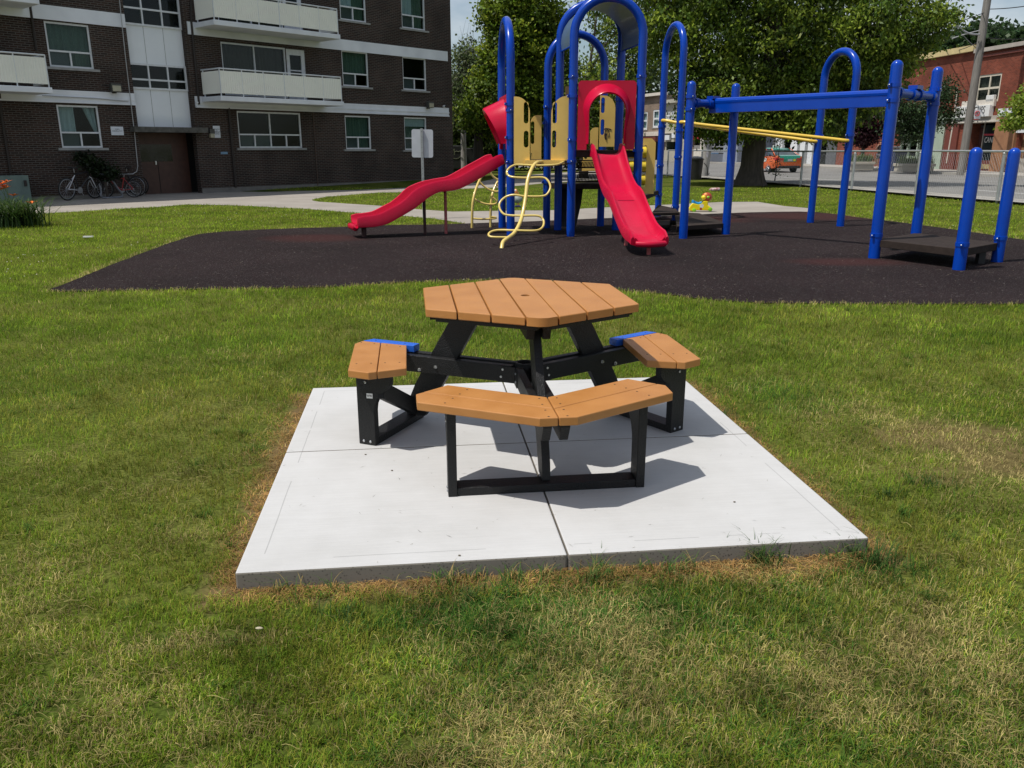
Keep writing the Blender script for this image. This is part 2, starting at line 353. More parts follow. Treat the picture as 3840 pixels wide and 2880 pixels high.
# poured rubber safety surface, outline measured on the photograph
RUB_PX = [(178, 1090), (215, 1096), (300, 1095), (700, 1088), (1250, 1080), (1376, 1068), (1520, 1061), (1765, 1054), (1960, 1052), (2150, 1066), (2343, 1092), (2448, 1101), (2617, 1122), (2760, 1136), (2951, 1140), (3472, 1143), (3840, 1143), (4500, 1120),
          (4500, 985), (3840, 902), (3648, 872), (3480, 849), (3353, 832), (3226, 818), (3150, 806), (3035, 794), (2874, 796), (2703, 801), (2580, 808), (2295, 818), (2035, 830), (1764, 839), (1623, 844), (1476, 845), (1354, 851), (1042, 859), (781, 873), (694, 892), (434, 988), (240, 1070)]
RUB = smoothpoly([G(*p).to_2d() for p in RUB_PX], 1)
PATH_PX = [(-500, 900), (92, 805), (271, 795), (434, 784), (600, 776), (700, 767), (893, 771), (1134, 783), (1327, 798), (1520, 811), (1623, 820), (1764, 842), (1900, 850), (2300, 840), (2600, 825), (3035, 802), (3032, 781), (2940, 773), (2842, 757), (2703, 758), (2500, 768), (2295, 777), (2177, 783), (2035, 790), (1929, 790),
           (1697, 794), (1564, 785), (1476, 775), (1300, 764), (1195, 757), (1170, 752), (1180, 746), (1230, 738), (1417, 723), (1550, 720), (1697, 710), (1870, 703), (1929, 698), (2035, 688), (2350, 668), (2450, 655), (2450, 640), (2200, 642), (2035, 652), (1929, 662), (1870, 667), (1785, 686), (1579, 702), (1327, 713), (1095, 717), (936, 713), (560, 690), (100, 735), (-500, 800)]
PATH = [G(*p).to_2d() for p in PATH_PX]

def rubber_mat():
    m = bpy.data.materials.new('poured_rubber'); m.use_nodes = True; n = m.node_tree; b = n.nodes['Principled BSDF']; g = n.nodes.new('ShaderNodeNewGeometry')
    v = n.nodes.new('ShaderNodeTexVoronoi'); v.inputs['Scale'].default_value = 210; n.links.new(g.outputs['Position'], v.inputs['Vector'])
    sp = n.nodes.new('ShaderNodeSeparateColor'); n.links.new(v.outputs['Color'], sp.inputs[0])
    r = n.nodes.new('ShaderNodeValToRGB'); e = r.color_ramp.elements; e[0].position = 0; e[0].color = (.007, .006, .0065, 1); e[1].position = .62; e[1].color = (.027, .0175, .0185, 1)
    k = e.new(.80); k.color = (.038, .016, .015, 1); k = e.new(.982); k.color = (.03, .03, .03, 1); k = e.new(.986); k.color = (.30, .30, .28, 1)
    n.links.new(sp.outputs[0], r.inputs[0])
    x = n.nodes.new('ShaderNodeTexNoise'); x.inputs['Scale'].default_value = .55; x.inputs['Detail'].default_value = 7; x.inputs['Roughness'].default_value = .62; n.links.new(g.outputs['Position'], x.inputs['Vector'])
    r2 = n.nodes.new('ShaderNodeMapRange'); r2.inputs[1].default_value = .3; r2.inputs[2].default_value = .75; r2.inputs[3].default_value = .6; r2.inputs[4].default_value = 1.15; n.links.new(x.outputs['Fac'], r2.inputs[0])
    mu = n.nodes.new('ShaderNodeMix'); mu.data_type = 'RGBA'; mu.blend_type = 'MULTIPLY'; mu.inputs[0].default_value = 1; n.links.new(r.outputs[0], mu.inputs[6]); n.links.new(r2.outputs[0], mu.inputs[7])
    last = mu.outputs[2]
    # worn red-brown areas where another colour of rubber was laid
    for cx, cy, rx, ry in [(*G(3030, 812).to_2d(), 2.0, 1.4), (*G(2650, 825).to_2d(), 1.3, 1.0), (*G(1200, 895).to_2d(), 1.1, .8), (*G(3180, 985).to_2d(), 1.0, .5)]:
        mp = n.nodes.new('ShaderNodeMapping'); mp.inputs['Location'].default_value = (-cx / rx, -cy / ry, 0); mp.inputs['Scale'].default_value = (1 / rx, 1 / ry, 0)
        ln = n.nodes.new('ShaderNodeVectorMath'); ln.operation = 'LENGTH'; n.links.new(g.outputs['Position'], mp.inputs[0]); n.links.new(mp.outputs[0], ln.inputs[0])
        ad = n.nodes.new('ShaderNodeMath'); ad.operation = 'MULTIPLY_ADD'; ad.inputs[1].default_value = .9; n.links.new(x.outputs['Fac'], ad.inputs[0]); n.links.new(ln.outputs['Value'], ad.inputs[2])
        r3 = n.nodes.new('ShaderNodeMapRange'); r3.inputs[1].default_value = .95; r3.inputs[2].default_value = 1.45; r3.inputs[3].default_value = .55; r3.inputs[4].default_value = 0; n.links.new(ad.outputs[0], r3.inputs[0])
        mm = n.nodes.new('ShaderNodeMix'); mm.data_type = 'RGBA'; mm.inputs[7].default_value = (.060, .020, .018, 1); n.links.new(r3.outputs[0], mm.inputs[0]); n.links.new(last, mm.inputs[6]); last = mm.outputs[2]
    v3 = n.nodes.new('ShaderNodeTexVoronoi'); v3.inputs['Scale'].default_value = 26; n.links.new(g.outputs['Position'], v3.inputs['Vector'])
    l3 = n.nodes.new('ShaderNodeMath'); l3.operation = 'LESS_THAN'; l3.inputs[1].default_value = .085; n.links.new(v3.outputs['Distance'], l3.inputs[0])
    mf = n.nodes.new('ShaderNodeMix'); mf.data_type = 'RGBA'; mf.inputs[7].default_value = (.22, .21, .19, 1); n.links.new(l3.outputs[0], mf.inputs[0]); n.links.new(last, mf.inputs[6]); last = mf.outputs[2]
    n.links.new(last, b.inputs['Base Color']); b.inputs['Roughness'].default_value = .92; b.inputs['Specular IOR Level'].default_value = .12
    bp = n.nodes.new('ShaderNodeBump'); bp.inputs['Strength'].default_value = .8; bp.inputs['Distance'].default_value = .006; n.links.new(v.outputs['Distance'], bp.inputs['Height']); n.links.new(bp.outputs[0], b.inputs['Normal'])
    return m
asph = pm('path_asphalt', (.27, .245, .215), (.34, .31, .275), scale=.8, rough=.95, bump=.4, bscale=90, detail=12, spec=.1)
sheet('path', wobble([Vector(p) for p in PATH], .05, .5), .004, asph)
sheet('rubber_surface', wobble(RUB, .03, .12), .010, rubber_mat())

# ---------------- street ----------------
roadm = pm('road_asphalt', (.165, .16, .152), (.215, .21, .198), scale=.35, rough=.95, bump=.2, bscale=40, detail=12, spec=.1)
walkm = pm('walk_concrete', (.30, .285, .255), (.37, .35, .315), scale=.6, rough=.9, bump=.1, spec=.1, detail=10)
F1, F2, F3, F4 = [G(*p).to_2d() for p in ((2627, 671.5), (3000.6, 700), (3431, 737.6), (3737, 763))]
FD0 = (F4 - F3).normalized(); FENCE = [F4 + (F4 - F3) * 1.6, F4, F3, F2, F1, F1 + (F1 - F2) * .45]
C1, C2 = G(3838, 670).to_2d(), G(3100, 632).to_2d(); C3 = G(2760, 616).to_2d(); C4 = G(2440, 606).to_2d()
CURB = [C1 + (C1 - C2) * 1.3, C1, C2, C3, C4, C4 + (C4 - C3) * 2.5]
def offs(L, d):
    out = []
    for i, p in enumerate(L):
        t = (L[min(i + 1, len(L) - 1)] - L[max(i - 1, 0)]).normalized(); out.append(p + Vector((t.y, -t.x)) * d)
    return out
near = offs(FENCE, 1.1)
west = F1 + (F1 - F2) * .45
sheet('street', near + [Vector((2, 66)), Vector((-60, 80)), Vector((-60, 100)), Vector((0, 120))] + CURB[::-1], .004, roadm)
sheet('near_sidewalk', offs(FENCE, -.1) + near[::-1], .09, walkm)
cb = MB(); fs = offs(CURB, 4.6)
for i in range(len(CURB) - 1):
    a, b, c, d = CURB[i], CURB[i + 1], fs[i + 1], fs[i]; cb.hexa([(a.x, a.y, -.05), (d.x, d.y, -.05), (c.x, c.y, -.05), (b.x, b.y, -.05), (a.x, a.y, .14), (d.x, d.y, .14), (c.x, c.y, .14), (b.x, b.y, .14)])
cb.build('sidewalk', walkm, kind='structure')
paint = pm('road_paint', (.62, .62, .6), (.45, .45, .43), scale=6, rough=.8, spec=.1)
ln = MB()
for a, b in (((3640, 712), (3850, 728)), ((2900, 664), (3260, 682))):
    p, q = G(*a).to_2d(), G(*b).to_2d(); t = (q - p).normalized(); s = Vector((-t.y, t.x)) * .07
    ln.add([(*(p - s), .009), (*(q - s), .009), (*(q + s), .009), (*(p + s), .009)], [(0, 1, 2, 3)])
ln.build('lane_line', paint, kind='structure')

# ---------------- concrete pad ----------------
PX0, PY0, PA, PW, PH, PZ = -1.0109, 2.6728, 0.1138, 2.4443, 2.4014, 0.07
pu, pv = Vector((cos(PA), sin(PA))), Vector((-sin(PA), cos(PA))); P00 = Vector((PX0, PY0))
def padloc(p): d = Vector((p[0], p[1])) - P00; return d.dot(pu), d.dot(pv)
PADPOLY = [P00, P00 + pu * PW, P00 + pu * PW + pv * PH, P00 + pv * PH]
ja = padloc(G(1073.7, 1702.6, PZ)); jb = padloc(G(2815, 1617.4, PZ)); jc = padloc(G(1891, 1429.5, PZ)); jd = padloc(G(2118, 2076, PZ))
JV, JU = (ja[1] + jb[1]) / 2, (jc[0] + jd[0]) / 2
def pad_mat():
    m = bpy.data.materials.new('pad_concrete'); m.use_nodes = True; n = m.node_tree; b = n.nodes['Principled BSDF']; t = n.nodes.new('ShaderNodeTexCoord'); g = n.nodes.new('ShaderNodeNewGeometry')
    def noise(s, d=6, st=None, rg=.5):
        x = n.nodes.new('ShaderNodeTexNoise'); x.inputs['Scale'].default_value = s; x.inputs['Detail'].default_value = d; x.inputs['Roughness'].default_value = rg; src = t.outputs['Object']
        if st: mp = n.nodes.new('ShaderNodeMapping'); mp.inputs['Scale'].default_value = st; n.links.new(src, mp.inputs[0]); src = mp.outputs[0]
        n.links.new(src, x.inputs['Vector']); return x.outputs['Fac']
    def mth(op, a, b=None, c=None):
        k = n.nodes.new('ShaderNodeMath'); k.operation = op
        for i, v in enumerate((a, b, c)):
            if v is None: continue
            if isinstance(v, (int, float)): k.inputs[i].default_value = v
            else: n.links.new(v, k.inputs[i])
        return k.outputs[0]
    r = n.nodes.new('ShaderNodeValToRGB'); e = r.color_ramp.elements; e[0].position = .3; e[0].color = (.435, .432, .42, 1); e[1].position = .7; e[1].color = (.535, .534, .53, 1)
    n.links.new(noise(1.3, 10, rg=.65), r.inputs[0])
    broom = noise(5, 7, (1, 42, 1)); 
    rb = n.nodes.new('ShaderNodeMapRange'); rb.inputs[1].default_value = .3; rb.inputs[2].default_value = .7; rb.inputs[3].default_value = .955; rb.inputs[4].default_value = 1.03; n.links.new(broom, rb.inputs[0])
    sp = n.nodes.new('ShaderNodeSeparateXYZ'); n.links.new(t.outputs['Object'], sp.inputs[0])
    ex = mth('MINIMUM', sp.outputs[0], mth('SUBTRACT', PW, sp.outputs[0])); ey = mth('MINIMUM', sp.outputs[1], mth('SUBTRACT', PH, sp.outputs[1])); ed = mth('MINIMUM', ex, ey)
    line = mth('LESS_THAN', mth('ABSOLUTE', mth('SUBTRACT', ed, mth('MULTIPLY_ADD', noise(3, 2), .008, .078))), .0022)
    brk = mth('GREATER_THAN', noise(2.2, 3), .47); dark = mth('MULTIPLY', line, brk)
    # fine hairline marks and specks
    v = n.nodes.new('ShaderNodeTexVoronoi'); v.inputs['Scale'].default_value = 9; n.links.new(t.outputs['Object'], v.inputs['Vector']); speck = mth('LESS_THAN', v.outputs['Distance'], .014)
    dk = mth('MINIMUM', 1.0, mth('ADD', mth('MULTIPLY', dark, .28), mth('MULTIPLY', speck, .6)))
    mul = mth('MULTIPLY', rb.outputs[0], mth('SUBTRACT', 1, dk))
    mu = n.nodes.new('ShaderNodeMix'); mu.data_type = 'RGBA'; mu.blend_type = 'MULTIPLY'; mu.inputs[0].default_value = 1; n.links.new(r.outputs[0], mu.inputs[6]); n.links.new(mul, mu.inputs[7])
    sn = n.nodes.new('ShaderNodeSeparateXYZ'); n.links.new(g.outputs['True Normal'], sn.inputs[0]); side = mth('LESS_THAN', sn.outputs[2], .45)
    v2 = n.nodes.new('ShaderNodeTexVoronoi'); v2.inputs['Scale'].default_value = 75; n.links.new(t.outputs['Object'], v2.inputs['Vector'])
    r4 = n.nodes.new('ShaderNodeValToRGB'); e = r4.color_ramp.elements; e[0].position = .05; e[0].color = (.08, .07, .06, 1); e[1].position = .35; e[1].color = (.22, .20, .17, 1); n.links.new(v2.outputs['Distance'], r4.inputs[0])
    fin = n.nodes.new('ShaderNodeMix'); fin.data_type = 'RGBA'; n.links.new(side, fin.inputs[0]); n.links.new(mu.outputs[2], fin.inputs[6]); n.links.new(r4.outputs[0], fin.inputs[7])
    n.links.new(fin.outputs[2], b.inputs['Base Color']); b.inputs['Roughness'].default_value = .88; b.inputs['Specular IOR Level'].default_value = .25
    bp = n.nodes.new('ShaderNodeBump'); bp.inputs['Strength'].default_value = .35; bp.inputs['Distance'].default_value = .003; n.links.new(broom, bp.inputs['Height']); n.links.new(bp.outputs[0], b.inputs['Normal'])
    return m
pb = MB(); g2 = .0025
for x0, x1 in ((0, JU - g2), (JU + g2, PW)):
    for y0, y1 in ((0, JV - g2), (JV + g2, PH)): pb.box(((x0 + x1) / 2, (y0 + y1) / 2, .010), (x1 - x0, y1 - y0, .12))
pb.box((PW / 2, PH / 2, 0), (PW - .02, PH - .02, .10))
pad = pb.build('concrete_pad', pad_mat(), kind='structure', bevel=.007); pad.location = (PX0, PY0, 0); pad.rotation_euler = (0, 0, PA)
# bits lying on the pad: pebbles and grass clippings
crumb = pm('crumb', (.10, .08, .06), (.2, .17, .12), scale=40, rough=.9)

# ---------------- picnic table ----------------
TC, TB, TS = Vector((0.0683, 4.1459)), 2.74090, 0.5976; ZT, ZS, AI, AO, AL, RP, TP = .7623, .4344, .615, .902, .1375, .7535, .446
tanp = pm('tan_plastic_lumber', (.405, .172, .044), (.465, .208, .060), scale=7, rough=.42, bump=.18, bscale=500, detail=14, spec=.5)
bluep = pm('blue_plastic_lumber', (.012, .10, .50), (.014, .12, .58), scale=3, rough=.42, bump=.3, bscale=420)
blackp = pm('black_plastic_lumber', (.006, .0062, .0065), (.012, .012, .0125), scale=5, rough=.45, bump=.6, bscale=160, spec=.35, stretch=(1, 1, 1))
steel = pm('galvanised_steel', (.55, .56, .57), (.42, .43, .44), scale=30, rough=.35, metal=.9)
hole = pm('screw_hole', (.03, .018, .01), (.05, .03, .015), scale=60, rough=.8)
table = thing('picnic_table', 'hexagonal picnic table with tan plank top and black frame on a white concrete pad', 'picnic table', (TC.x, TC.y, PZ))
ang = lambda a: Vector((cos(a), sin(a)))
def clip(poly, n, c):      # keep n.p <= c
    out = []
    for i in range(len(poly)):
        a, b = poly[i], poly[(i + 1) % len(poly)]; da, db = n.dot(a) - c, n.dot(b) - c
        if da <= 0: out.append(a)
        if (da < 0 < db) or (db < 0 < da): out.append(a + (b - a) * (da / (da - db)))
    return out
hexa_ = [ang(TB + i * pi / 3) * TS for i in range(6)]; nW = ang(TB + pi / 6); wtot = sqrt(3) * TS; pw = wtot / 7
top = MB()
for i in range(7):
    lo, hi = -wtot / 2 + i * pw + .0035, -wtot / 2 + (i + 1) * pw - .0035
    q = clip(clip(hexa_, nW, hi), -nW, -lo)
    if i == 3: q = clip(clip(q, ang(TB + 2 * pi / 3), TS - .012), -ang(TB + 2 * pi / 3), TS - .012)
    if i == 3: q3 = q; continue
    top.prism([TC + p for p in q], PZ + ZT - .040, PZ + ZT)
ttop = top.build('tabletop', tanp, table, bevel=.0045)
pk_ = plate([tuple(p) for p in q3], [[(.024 * cos(a), .024 * sin(a)) for a in np.linspace(0, 2 * pi, 24, endpoint=False)]], .040, Matrix.Translation((TC.x, TC.y, PZ + ZT - .020)), 'centre_plank', tanp, ttop, 'centre plank with a round umbrella hole')
bv_ = pk_.modifiers.new('bevel', 'BEVEL'); bv_.width = .0045; bv_.segments = 2; bv_.limit_method = 'ANGLE'; bv_.angle_limit = radians(40)
t30 = tan(pi / 6); SPL = (AI + AO) / 2
screw_me = None
def local(D, r, t, z): p = TC + ang(D) * r + ang(D + pi / 2) * t; return Vector((p.x, p.y, PZ + z))
def rz(D, poly, t0, t1):   # polygon in radial/height plane, extruded along the tangent
    return [local(D, r, t0, z) for r, z in poly], (ang(D + pi / 2) * (t1 - t0)).to_3d()
benches = []
for D, nm in ((TB, 'A'), (TB - 2 * pi / 3, 'E'), (TB + 2 * pi / 3, 'C')):
    for sg in (1, -1):
        n = D + sg * pi / 6; nn, tt = ang(n), ang(n + sg * pi / 2)
        blue = False
        if (nm == 'A' and sg == -1) or (nm == 'E' and sg == 1): continue
        P = lambda ap, al: TC + nn * ap + tt * al
        e = .0025; yi = lambda ap: AL + (.200 - AL) * min(1, max(0, (ap - AI) / (.80 - AI)))
        b = MB()
        b.prism([P(AI, AL), P(SPL - .002, yi(SPL)), P(SPL - .002, -(SPL - .002) * t30 + e), P(AI, -AI * t30 + e)], PZ + ZS - .038, PZ + ZS)
        R = AO * cos(pi / 6) + .43 * sin(pi / 6)
        b.prism([P(SPL + .002, yi(SPL)), P(.80, .200), P(AO, AL), P(AO, -.43), P(R * cos(pi / 6), -R * sin(pi / 6) + e), P(SPL + .002, -(SPL + .002) * t30 + e)], PZ + ZS - .038, PZ + ZS)
        so_ = b.build('seat', bluep if blue else tanp, table, label='blue outer seat wing' if blue else None, bevel=.004)
        for al0 in (.02, None):
            for ap in (AI + .035, SPL - .035, SPL + .035, AO - .035):
                al = al0 if al0 is not None else -ap * t30 + .045
                p = P(ap, al); s = MB().lathe([(.0048, -.001), (.0048, .0007), (.003, .0007)], (p.x, p.y, PZ + ZS), seg=10)
                s.build('screw', hole, so_)
    # feet: two posts with gussets, a ground sill
    gus = [(RP - .1, 0), (RP, 0), (RP, .396), (.555, .396), (.555, .335), (.572, .315), (.600, .292), (.63, .262), (.648, .225), (RP - .1, .19)]
    if nm != 'C':      # the two side benches are cut short and end in a blue board
        s = -1 if nm == 'A' else 1; c0 = TC + ang(D + pi / 2) * s * .003; r0_, r1_ = .665, AO * cos(pi / 6) + .43 * sin(pi / 6) - .004; w_ = ang(D + pi / 2) * s * .062
        bb = MB().prism([c0 + ang(D) * r0_, c0 + ang(D) * r1_, c0 + ang(D) * (r1_ - .03) + w_, c0 + ang(D) * r0_ + w_], PZ + ZS - .038, PZ + ZS + .001).build('end_board', bluep, table, bevel=.003)
        for r_ in (.74, .93):
            p = c0 + ang(D) * r_ + w_ * .5; MB().lathe([(.0048, -.001), (.0048, .0017), (.003, .0017)], (p.x, p.y, PZ + ZS), seg=10).build('screw', hole, bb)
    sides = (1, -1) if nm == 'C' else ((1,) if nm == 'A' else (-1,))
    for s in sides:
        pl, v = rz(D, gus, s * TP, s * (TP - .040)); p = MB().extr(pl, v).build('post', blackp, table, bevel=.003)
        for r_, z_ in ((RP - .03, .02), (RP - .07, .02), (RP - .055, .34)):
            c = local(D, r_, s * TP, z_); MB().lathe([(.007, -.002), (.007, .003), (.004, .0055)], c, ang(D + pi / 2).to_3d() * s, 10).build('bolt', steel, p)
    lo_, hi_ = (-(TP - .0405) if -1 in sides else -.07), ((TP - .0405) if 1 in sides else .07)
    a = local(D, RP - .1, lo_, 0); MB().obb(a, (ang(D) * .095).to_3d(), (ang(D + pi / 2) * (hi_ - lo_)).to_3d(), (0, 0, .038)).build('sill', blackp, table, bevel=.003)
    pl, v = rz(D, [(.195, .722), (.355, .722), (.575, .36), (.655, .22), (.70, .12), (.715, .039), (.60, .039)], -.019, .019); MB().extr(pl, v).build('leg', blackp, table, bevel=.003)
    for s in (1, -1):
        pl, v = rz(D, [(.055, .3955), (.955, .3955), (.955, .375), (.905, .302), (.055, .306)], s * .0195, s * .0575); bm_ = MB().extr(pl, v).build('beam', blackp, table, bevel=.003)
        for r_, z_ in ((.11, .335), (.10, .375), (.50, .345), (.60, .32)):
            c = local(D, r_, s * .0575, z_); MB().lathe([(.010, -.002), (.010, .002), (.0065, .003), (.0065, .009), (.002, .010)], c, ang(D + pi / 2).to_3d() * s, 8).build('bolt', steel, bm_)
        pl, v = rz(D, [(.03, .722), (.47, .722), (.47, .70), (.44, .632), (.03, .632)], s * .0195, s * .0575); MB().extr(pl, v).build('top_bracket', blackp, table, bevel=.003)
    if nm != 'C':
        s = 1 if nm == 'A' else -1
        MB().board(local(D, .61, s * .435, .305), local(D, .665, s * .02, .09), .085, .036).build('brace', blackp, table, bevel=.003)
        if nm == 'A':
            o = local(D, .675, TP + .0015, .27); M = frameM(o, -ang(D).to_3d() + Vector((0, 0, .06)), (0, 0, 1))
            st = MB().box((0, 0, 0), (.036, .026, .0012)); st.v = [M @ q for q in st.v]
            wl = pm('sticker_white', (.8, .8, .78), (.7, .7, .7), scale=20, rough=.4); stk = st.build('sticker', wl, table)
            dk = pm('black_ink', (.01, .01, .01), (.02, .02, .02), scale=20, rough=.5)
            text('WW', .019, frameM(o + ang(D + pi / 2).to_3d() * .0012, -ang(D).to_3d() + Vector((0, 0, .06)), (0, 0, 1)) @ Matrix.Rotation(0, 4, 'Y'), 'sticker_print', dk, stk, depth=.0003, sx=.8)
for i in range(6):     # battens screwed along the underside of the top
    a = TB + pi / 6 + i * pi / 3; n_, t_ = ang(a), ang(a + pi / 2); c = TC + n_ * .455
    MB().obb((*(c - t_ * .255 - n_ * .04), PZ + .700), (t_ * .51).to_3d(), (n_ * .08).to_3d(), (0, 0, .022)).build('batten', blackp, table)
hb = MB(); hb.lathe([(.042, .30), (.052, .30), (.052, .41), (.040, .41), (.040, .32)], (TC.x, TC.y, PZ), seg=24)
for k in range(3):
    D = TB + k * 2 * pi / 3
    for s in (1, -1): hb.obb(local(D, .03, s * .058, .305), (ang(D) * .10).to_3d(), (ang(D + pi / 2) * s * .004).to_3d(), (0, 0, .085))
hb.build('hub', blackp, table)
# ---------------- play structure ----------------
bluec = pm('blue_powder_coat', (.001, .052, .40), (.001, .044, .35), scale=4, rough=.22, bump=.04, bscale=300, coat=.05, spec=.3)
redc = pm('red_moulded_plastic', (.54, .006, .042), (.46, .005, .034), scale=3, rough=.28, bump=.12, bscale=120, coat=.05, spec=.22)
yelp = pm('tan_yellow_panel', (.86, .58, .15), (.80, .53, .13), scale=5, rough=.42, bump=.1, bscale=150)
yelt = pm('cream_yellow_tube', (.74, .57, .17), (.66, .50, .14), scale=6, rough=.28, coat=.3)
yelb = pm('bright_yellow_tube', (.78, .52, .06), (.70, .46, .05), scale=6, rough=.3, coat=.3)
yelr = pm('yellow_roller', (.80, .58, .03), (.72, .52, .03), scale=6, rough=.25, coat=.3)
deckm = pm('deck_vinyl', (.036, .026, .021), (.026, .019, .016), scale=12, rough=.85, spec=.2, bump=.5, bscale=90)
pinkm = pm('faded_red_paint', (.45, .12, .12), (.30, .05, .05), scale=9, rough=.55)
dkm = pm('dark_red_support', (.05, .012, .012), (.03, .01, .01), scale=9, rough=.6)
whitem = pm('white_plastic', (.75, .75, .72), (.65, .65, .62), scale=9, rough=.4)
roofm = pm('roof_sheet', (.10, .16, .22), (.08, .13, .19), scale=30, rough=.35, coat=.2)
PS = thing('play_structure', 'blue post play structure with two red slides and yellow panels on black rubber surfacing', 'playground structure', (1.6, 15.4, 0))
Q = lambda px, py: G(px, py)
AL1, AL2, FL, FR, BL, BR = Q(1915, 884), Q(1883, 855), Q(2139, 888), Q(2381, 888), Q(2091, 864), Q(2308, 864)
A2l, A2r, A3r, A3l = Q(2049, 856), Q(2251, 849), Q(2530, 828), Q(2466, 812)
P3, P3b, A4l, A4r = Q(2561, 896), Q(2721, 880), Q(3038, 836), Q(3150, 850)
PF, PB, SF, SB = Q(3276, 970), Q(3426, 940), Q(3594, 1014), Q(3737, 984)
RP_ = .074
def post(p, h, label=None, r=RP_):
    prof = [(r, -.05), (r, h - r)] + [(r * cos(a), h - r + r * sin(a)) for a in np.linspace(.2, pi / 2, 6)]
    return MB().lathe(prof, (p.x, p.y, 0), seg=22).build('post', bluec, PS)
def clamp(parent, p, z, r=RP_):
    m = MB().lathe([(r + .002, -.028), (r + .012, -.026), (r + .012, .026), (r + .002, .028)], (p.x, p.y, z), seg=22)
    a = random.uniform(3.6, 5.4); c, s = cos(a), sin(a)
    m.box((p.x + c * (r + .022), p.y + s * (r + .022), z), (.045, .03, .05), a); m.build('clamp', bluec, parent)
    MB().lathe([(.009, 0), (.009, .012), (.004, .016)], (p.x + c * (r + .044), p.y + s * (r + .044), z), (c, s, 0), 8).build('bolt', steel, parent)
def arch(a, b, apex, label=None, r=RP_):
    mid = (a + b) / 2; half = (b - a).length / 2; e = (a - mid).normalized(); sp = apex - half - r
    pts = [(a.x, a.y, -.05), (a.x, a.y, sp * .5), (a.x, a.y, sp - .02)]
    pts += [mid + e * half * cos(t) + Vector((0, 0, sp + half * sin(t))) for t in np.linspace(0, pi, 19)]
    pts += [(b.x, b.y, sp - .02), (b.x, b.y, sp * .5), (b.x, b.y, -.05)]
    return MB().tube(pts, r, 22).build('arch', bluec, PS, label)
def apexz(px, py, a, b): return YP(px, py, (a.y + b.y) / 2).z
arL = arch(AL1, AL2, apexz(1904, 62, AL1, AL2)); arF = arch(FL, FR, apexz(2275, -28, FL, FR)); arB = arch(BL, BR, apexz(2215, -2, BL, BR))
ar2 = arch(A2l, A2r, apexz(2180, 112, A2l, A2r)); ar3 = arch(A3l, A3r, apexz(2542, 80, A3l, A3r)); ar4 = arch(A4l, A4r, apexz(3173, 178, A4l, A4r))
zt = lambda px, py, p: YP(px, py, p.y).z
p3 = post(P3, zt(2599, 303, P3)); p3b = post(P3b, zt(2762, 312, P3b)); pf = post(PF, zt(3370, 224, PF), r=.079); pb_ = post(PB, zt(3522, 250, PB), r=.077)
sf = post(SF, zt(3666, 552, SF), r=.078); sb = post(SB, zt(3806, 554, SB), r=.077)
for par, p, L in ((arL, AL1, (1.31, 1.72, 2.18, 2.28)), (arF, FL, (1.32, 1.68, 2.4, 2.72)), (arF, FR, (1.5, 2.72)), (ar2, A2l, (.9, 2.0, 2.3)), (ar2, A2r, (.9, 2.4)), (ar3, A3r, (.3, 1.35, 1.9)), (ar3, A3l, (.5, 1.15, 2.0)),
                  (ar4, A4r, (1.78,)), (ar4, A4l, (1.78,)), (sf, SF, (.34,)), (sb, SB, (.34,)), (pf, PF, (.34,)), (arB, BR, (.9, 2.4)), (arB, BL, (1.5,))):
    for z in L: clamp(par, p, z)
# decks
def deck(pts, z, th=.085, name='deck', inset=0):
    b = MB().prism([(p.x, p.y) for p in pts], z - th, z); o = b.build(name, deckm, PS, bevel=.006); return o
zA, zB, zC = 1.33, 1.505, .875
deck([AL1, FL, BL, AL2], zA); deck([FL, FR, BR, BL], zB, .12); v_ = Vector((-.14, 1.2, 0))
C3_, C4_ = A2r + Vector((.0, .1, 0)), A2l + Vector((0, .1, 0)); deck([BL + Vector((0, .1, 0)), BR + Vector((0, .1, 0)), C3_, C4_], zC, .10)
deck([BR + Vector((.1, .1, 0)), A3r + Vector((-.8, -.9, 0)), A3l, A2r + Vector((.2, .1, 0))], .60, .10)
deck([PF, SF, SB, PB], .275, .10); deck([P3 + Vector((-.1, .1, 0)), P3b, A3r + Vector((.4, -.6, 0)), A3r + Vector((-.05, -.2, 0))], .21, .08)
deck([Q(2440, 850), Q(2545, 846), A3r, A3l], .27, .06); deck([Q(2425, 872), Q(2510, 866), Q(2512, 846), Q(2435, 850)], .12, .06, 'step')
for p in (Q(3330, 990), Q(3720, 985)): pass
# perforated steps between the decks
for k, (z0, z1, y) in enumerate(((1.17, 1.32, 16.25), (.90, 1.09, 16.45))):
    st = MB(); xa, xb = YP(2160, 620, y).x, YP(2300, 620, y).x
    st.box(((xa + xb) / 2, y + .13, z1 - .012), (xb - xa, .26, .02)); n_ = 26
    for i in range(n_):
        x = xa + (xb - xa) * (i + .3) / n_; st.obb((x, y, z0), (.018, 0, 0), (0, .012, 0), (.03, 0, z1 - z0 - .03))
    st.box(((xa + xb) / 2, y + .006, z0 + .01), (xb - xa, .014, .03)); st.build('step', deckm, PS)
# perforated panel under the deck
bk = pm('black_steel', (.012, .012, .013), (.02, .02, .022), scale=9, rough=.5)
pl = [YP(2105, 704, 16.6), YP(2187, 702, 16.6), YP(2180, 760, 16.4), YP(2160, 850, 16.1), YP(2103, 850, 16.1)]
MB().extr(pl, (0, .03, 0)).build('ramp_panel', bk, PS)
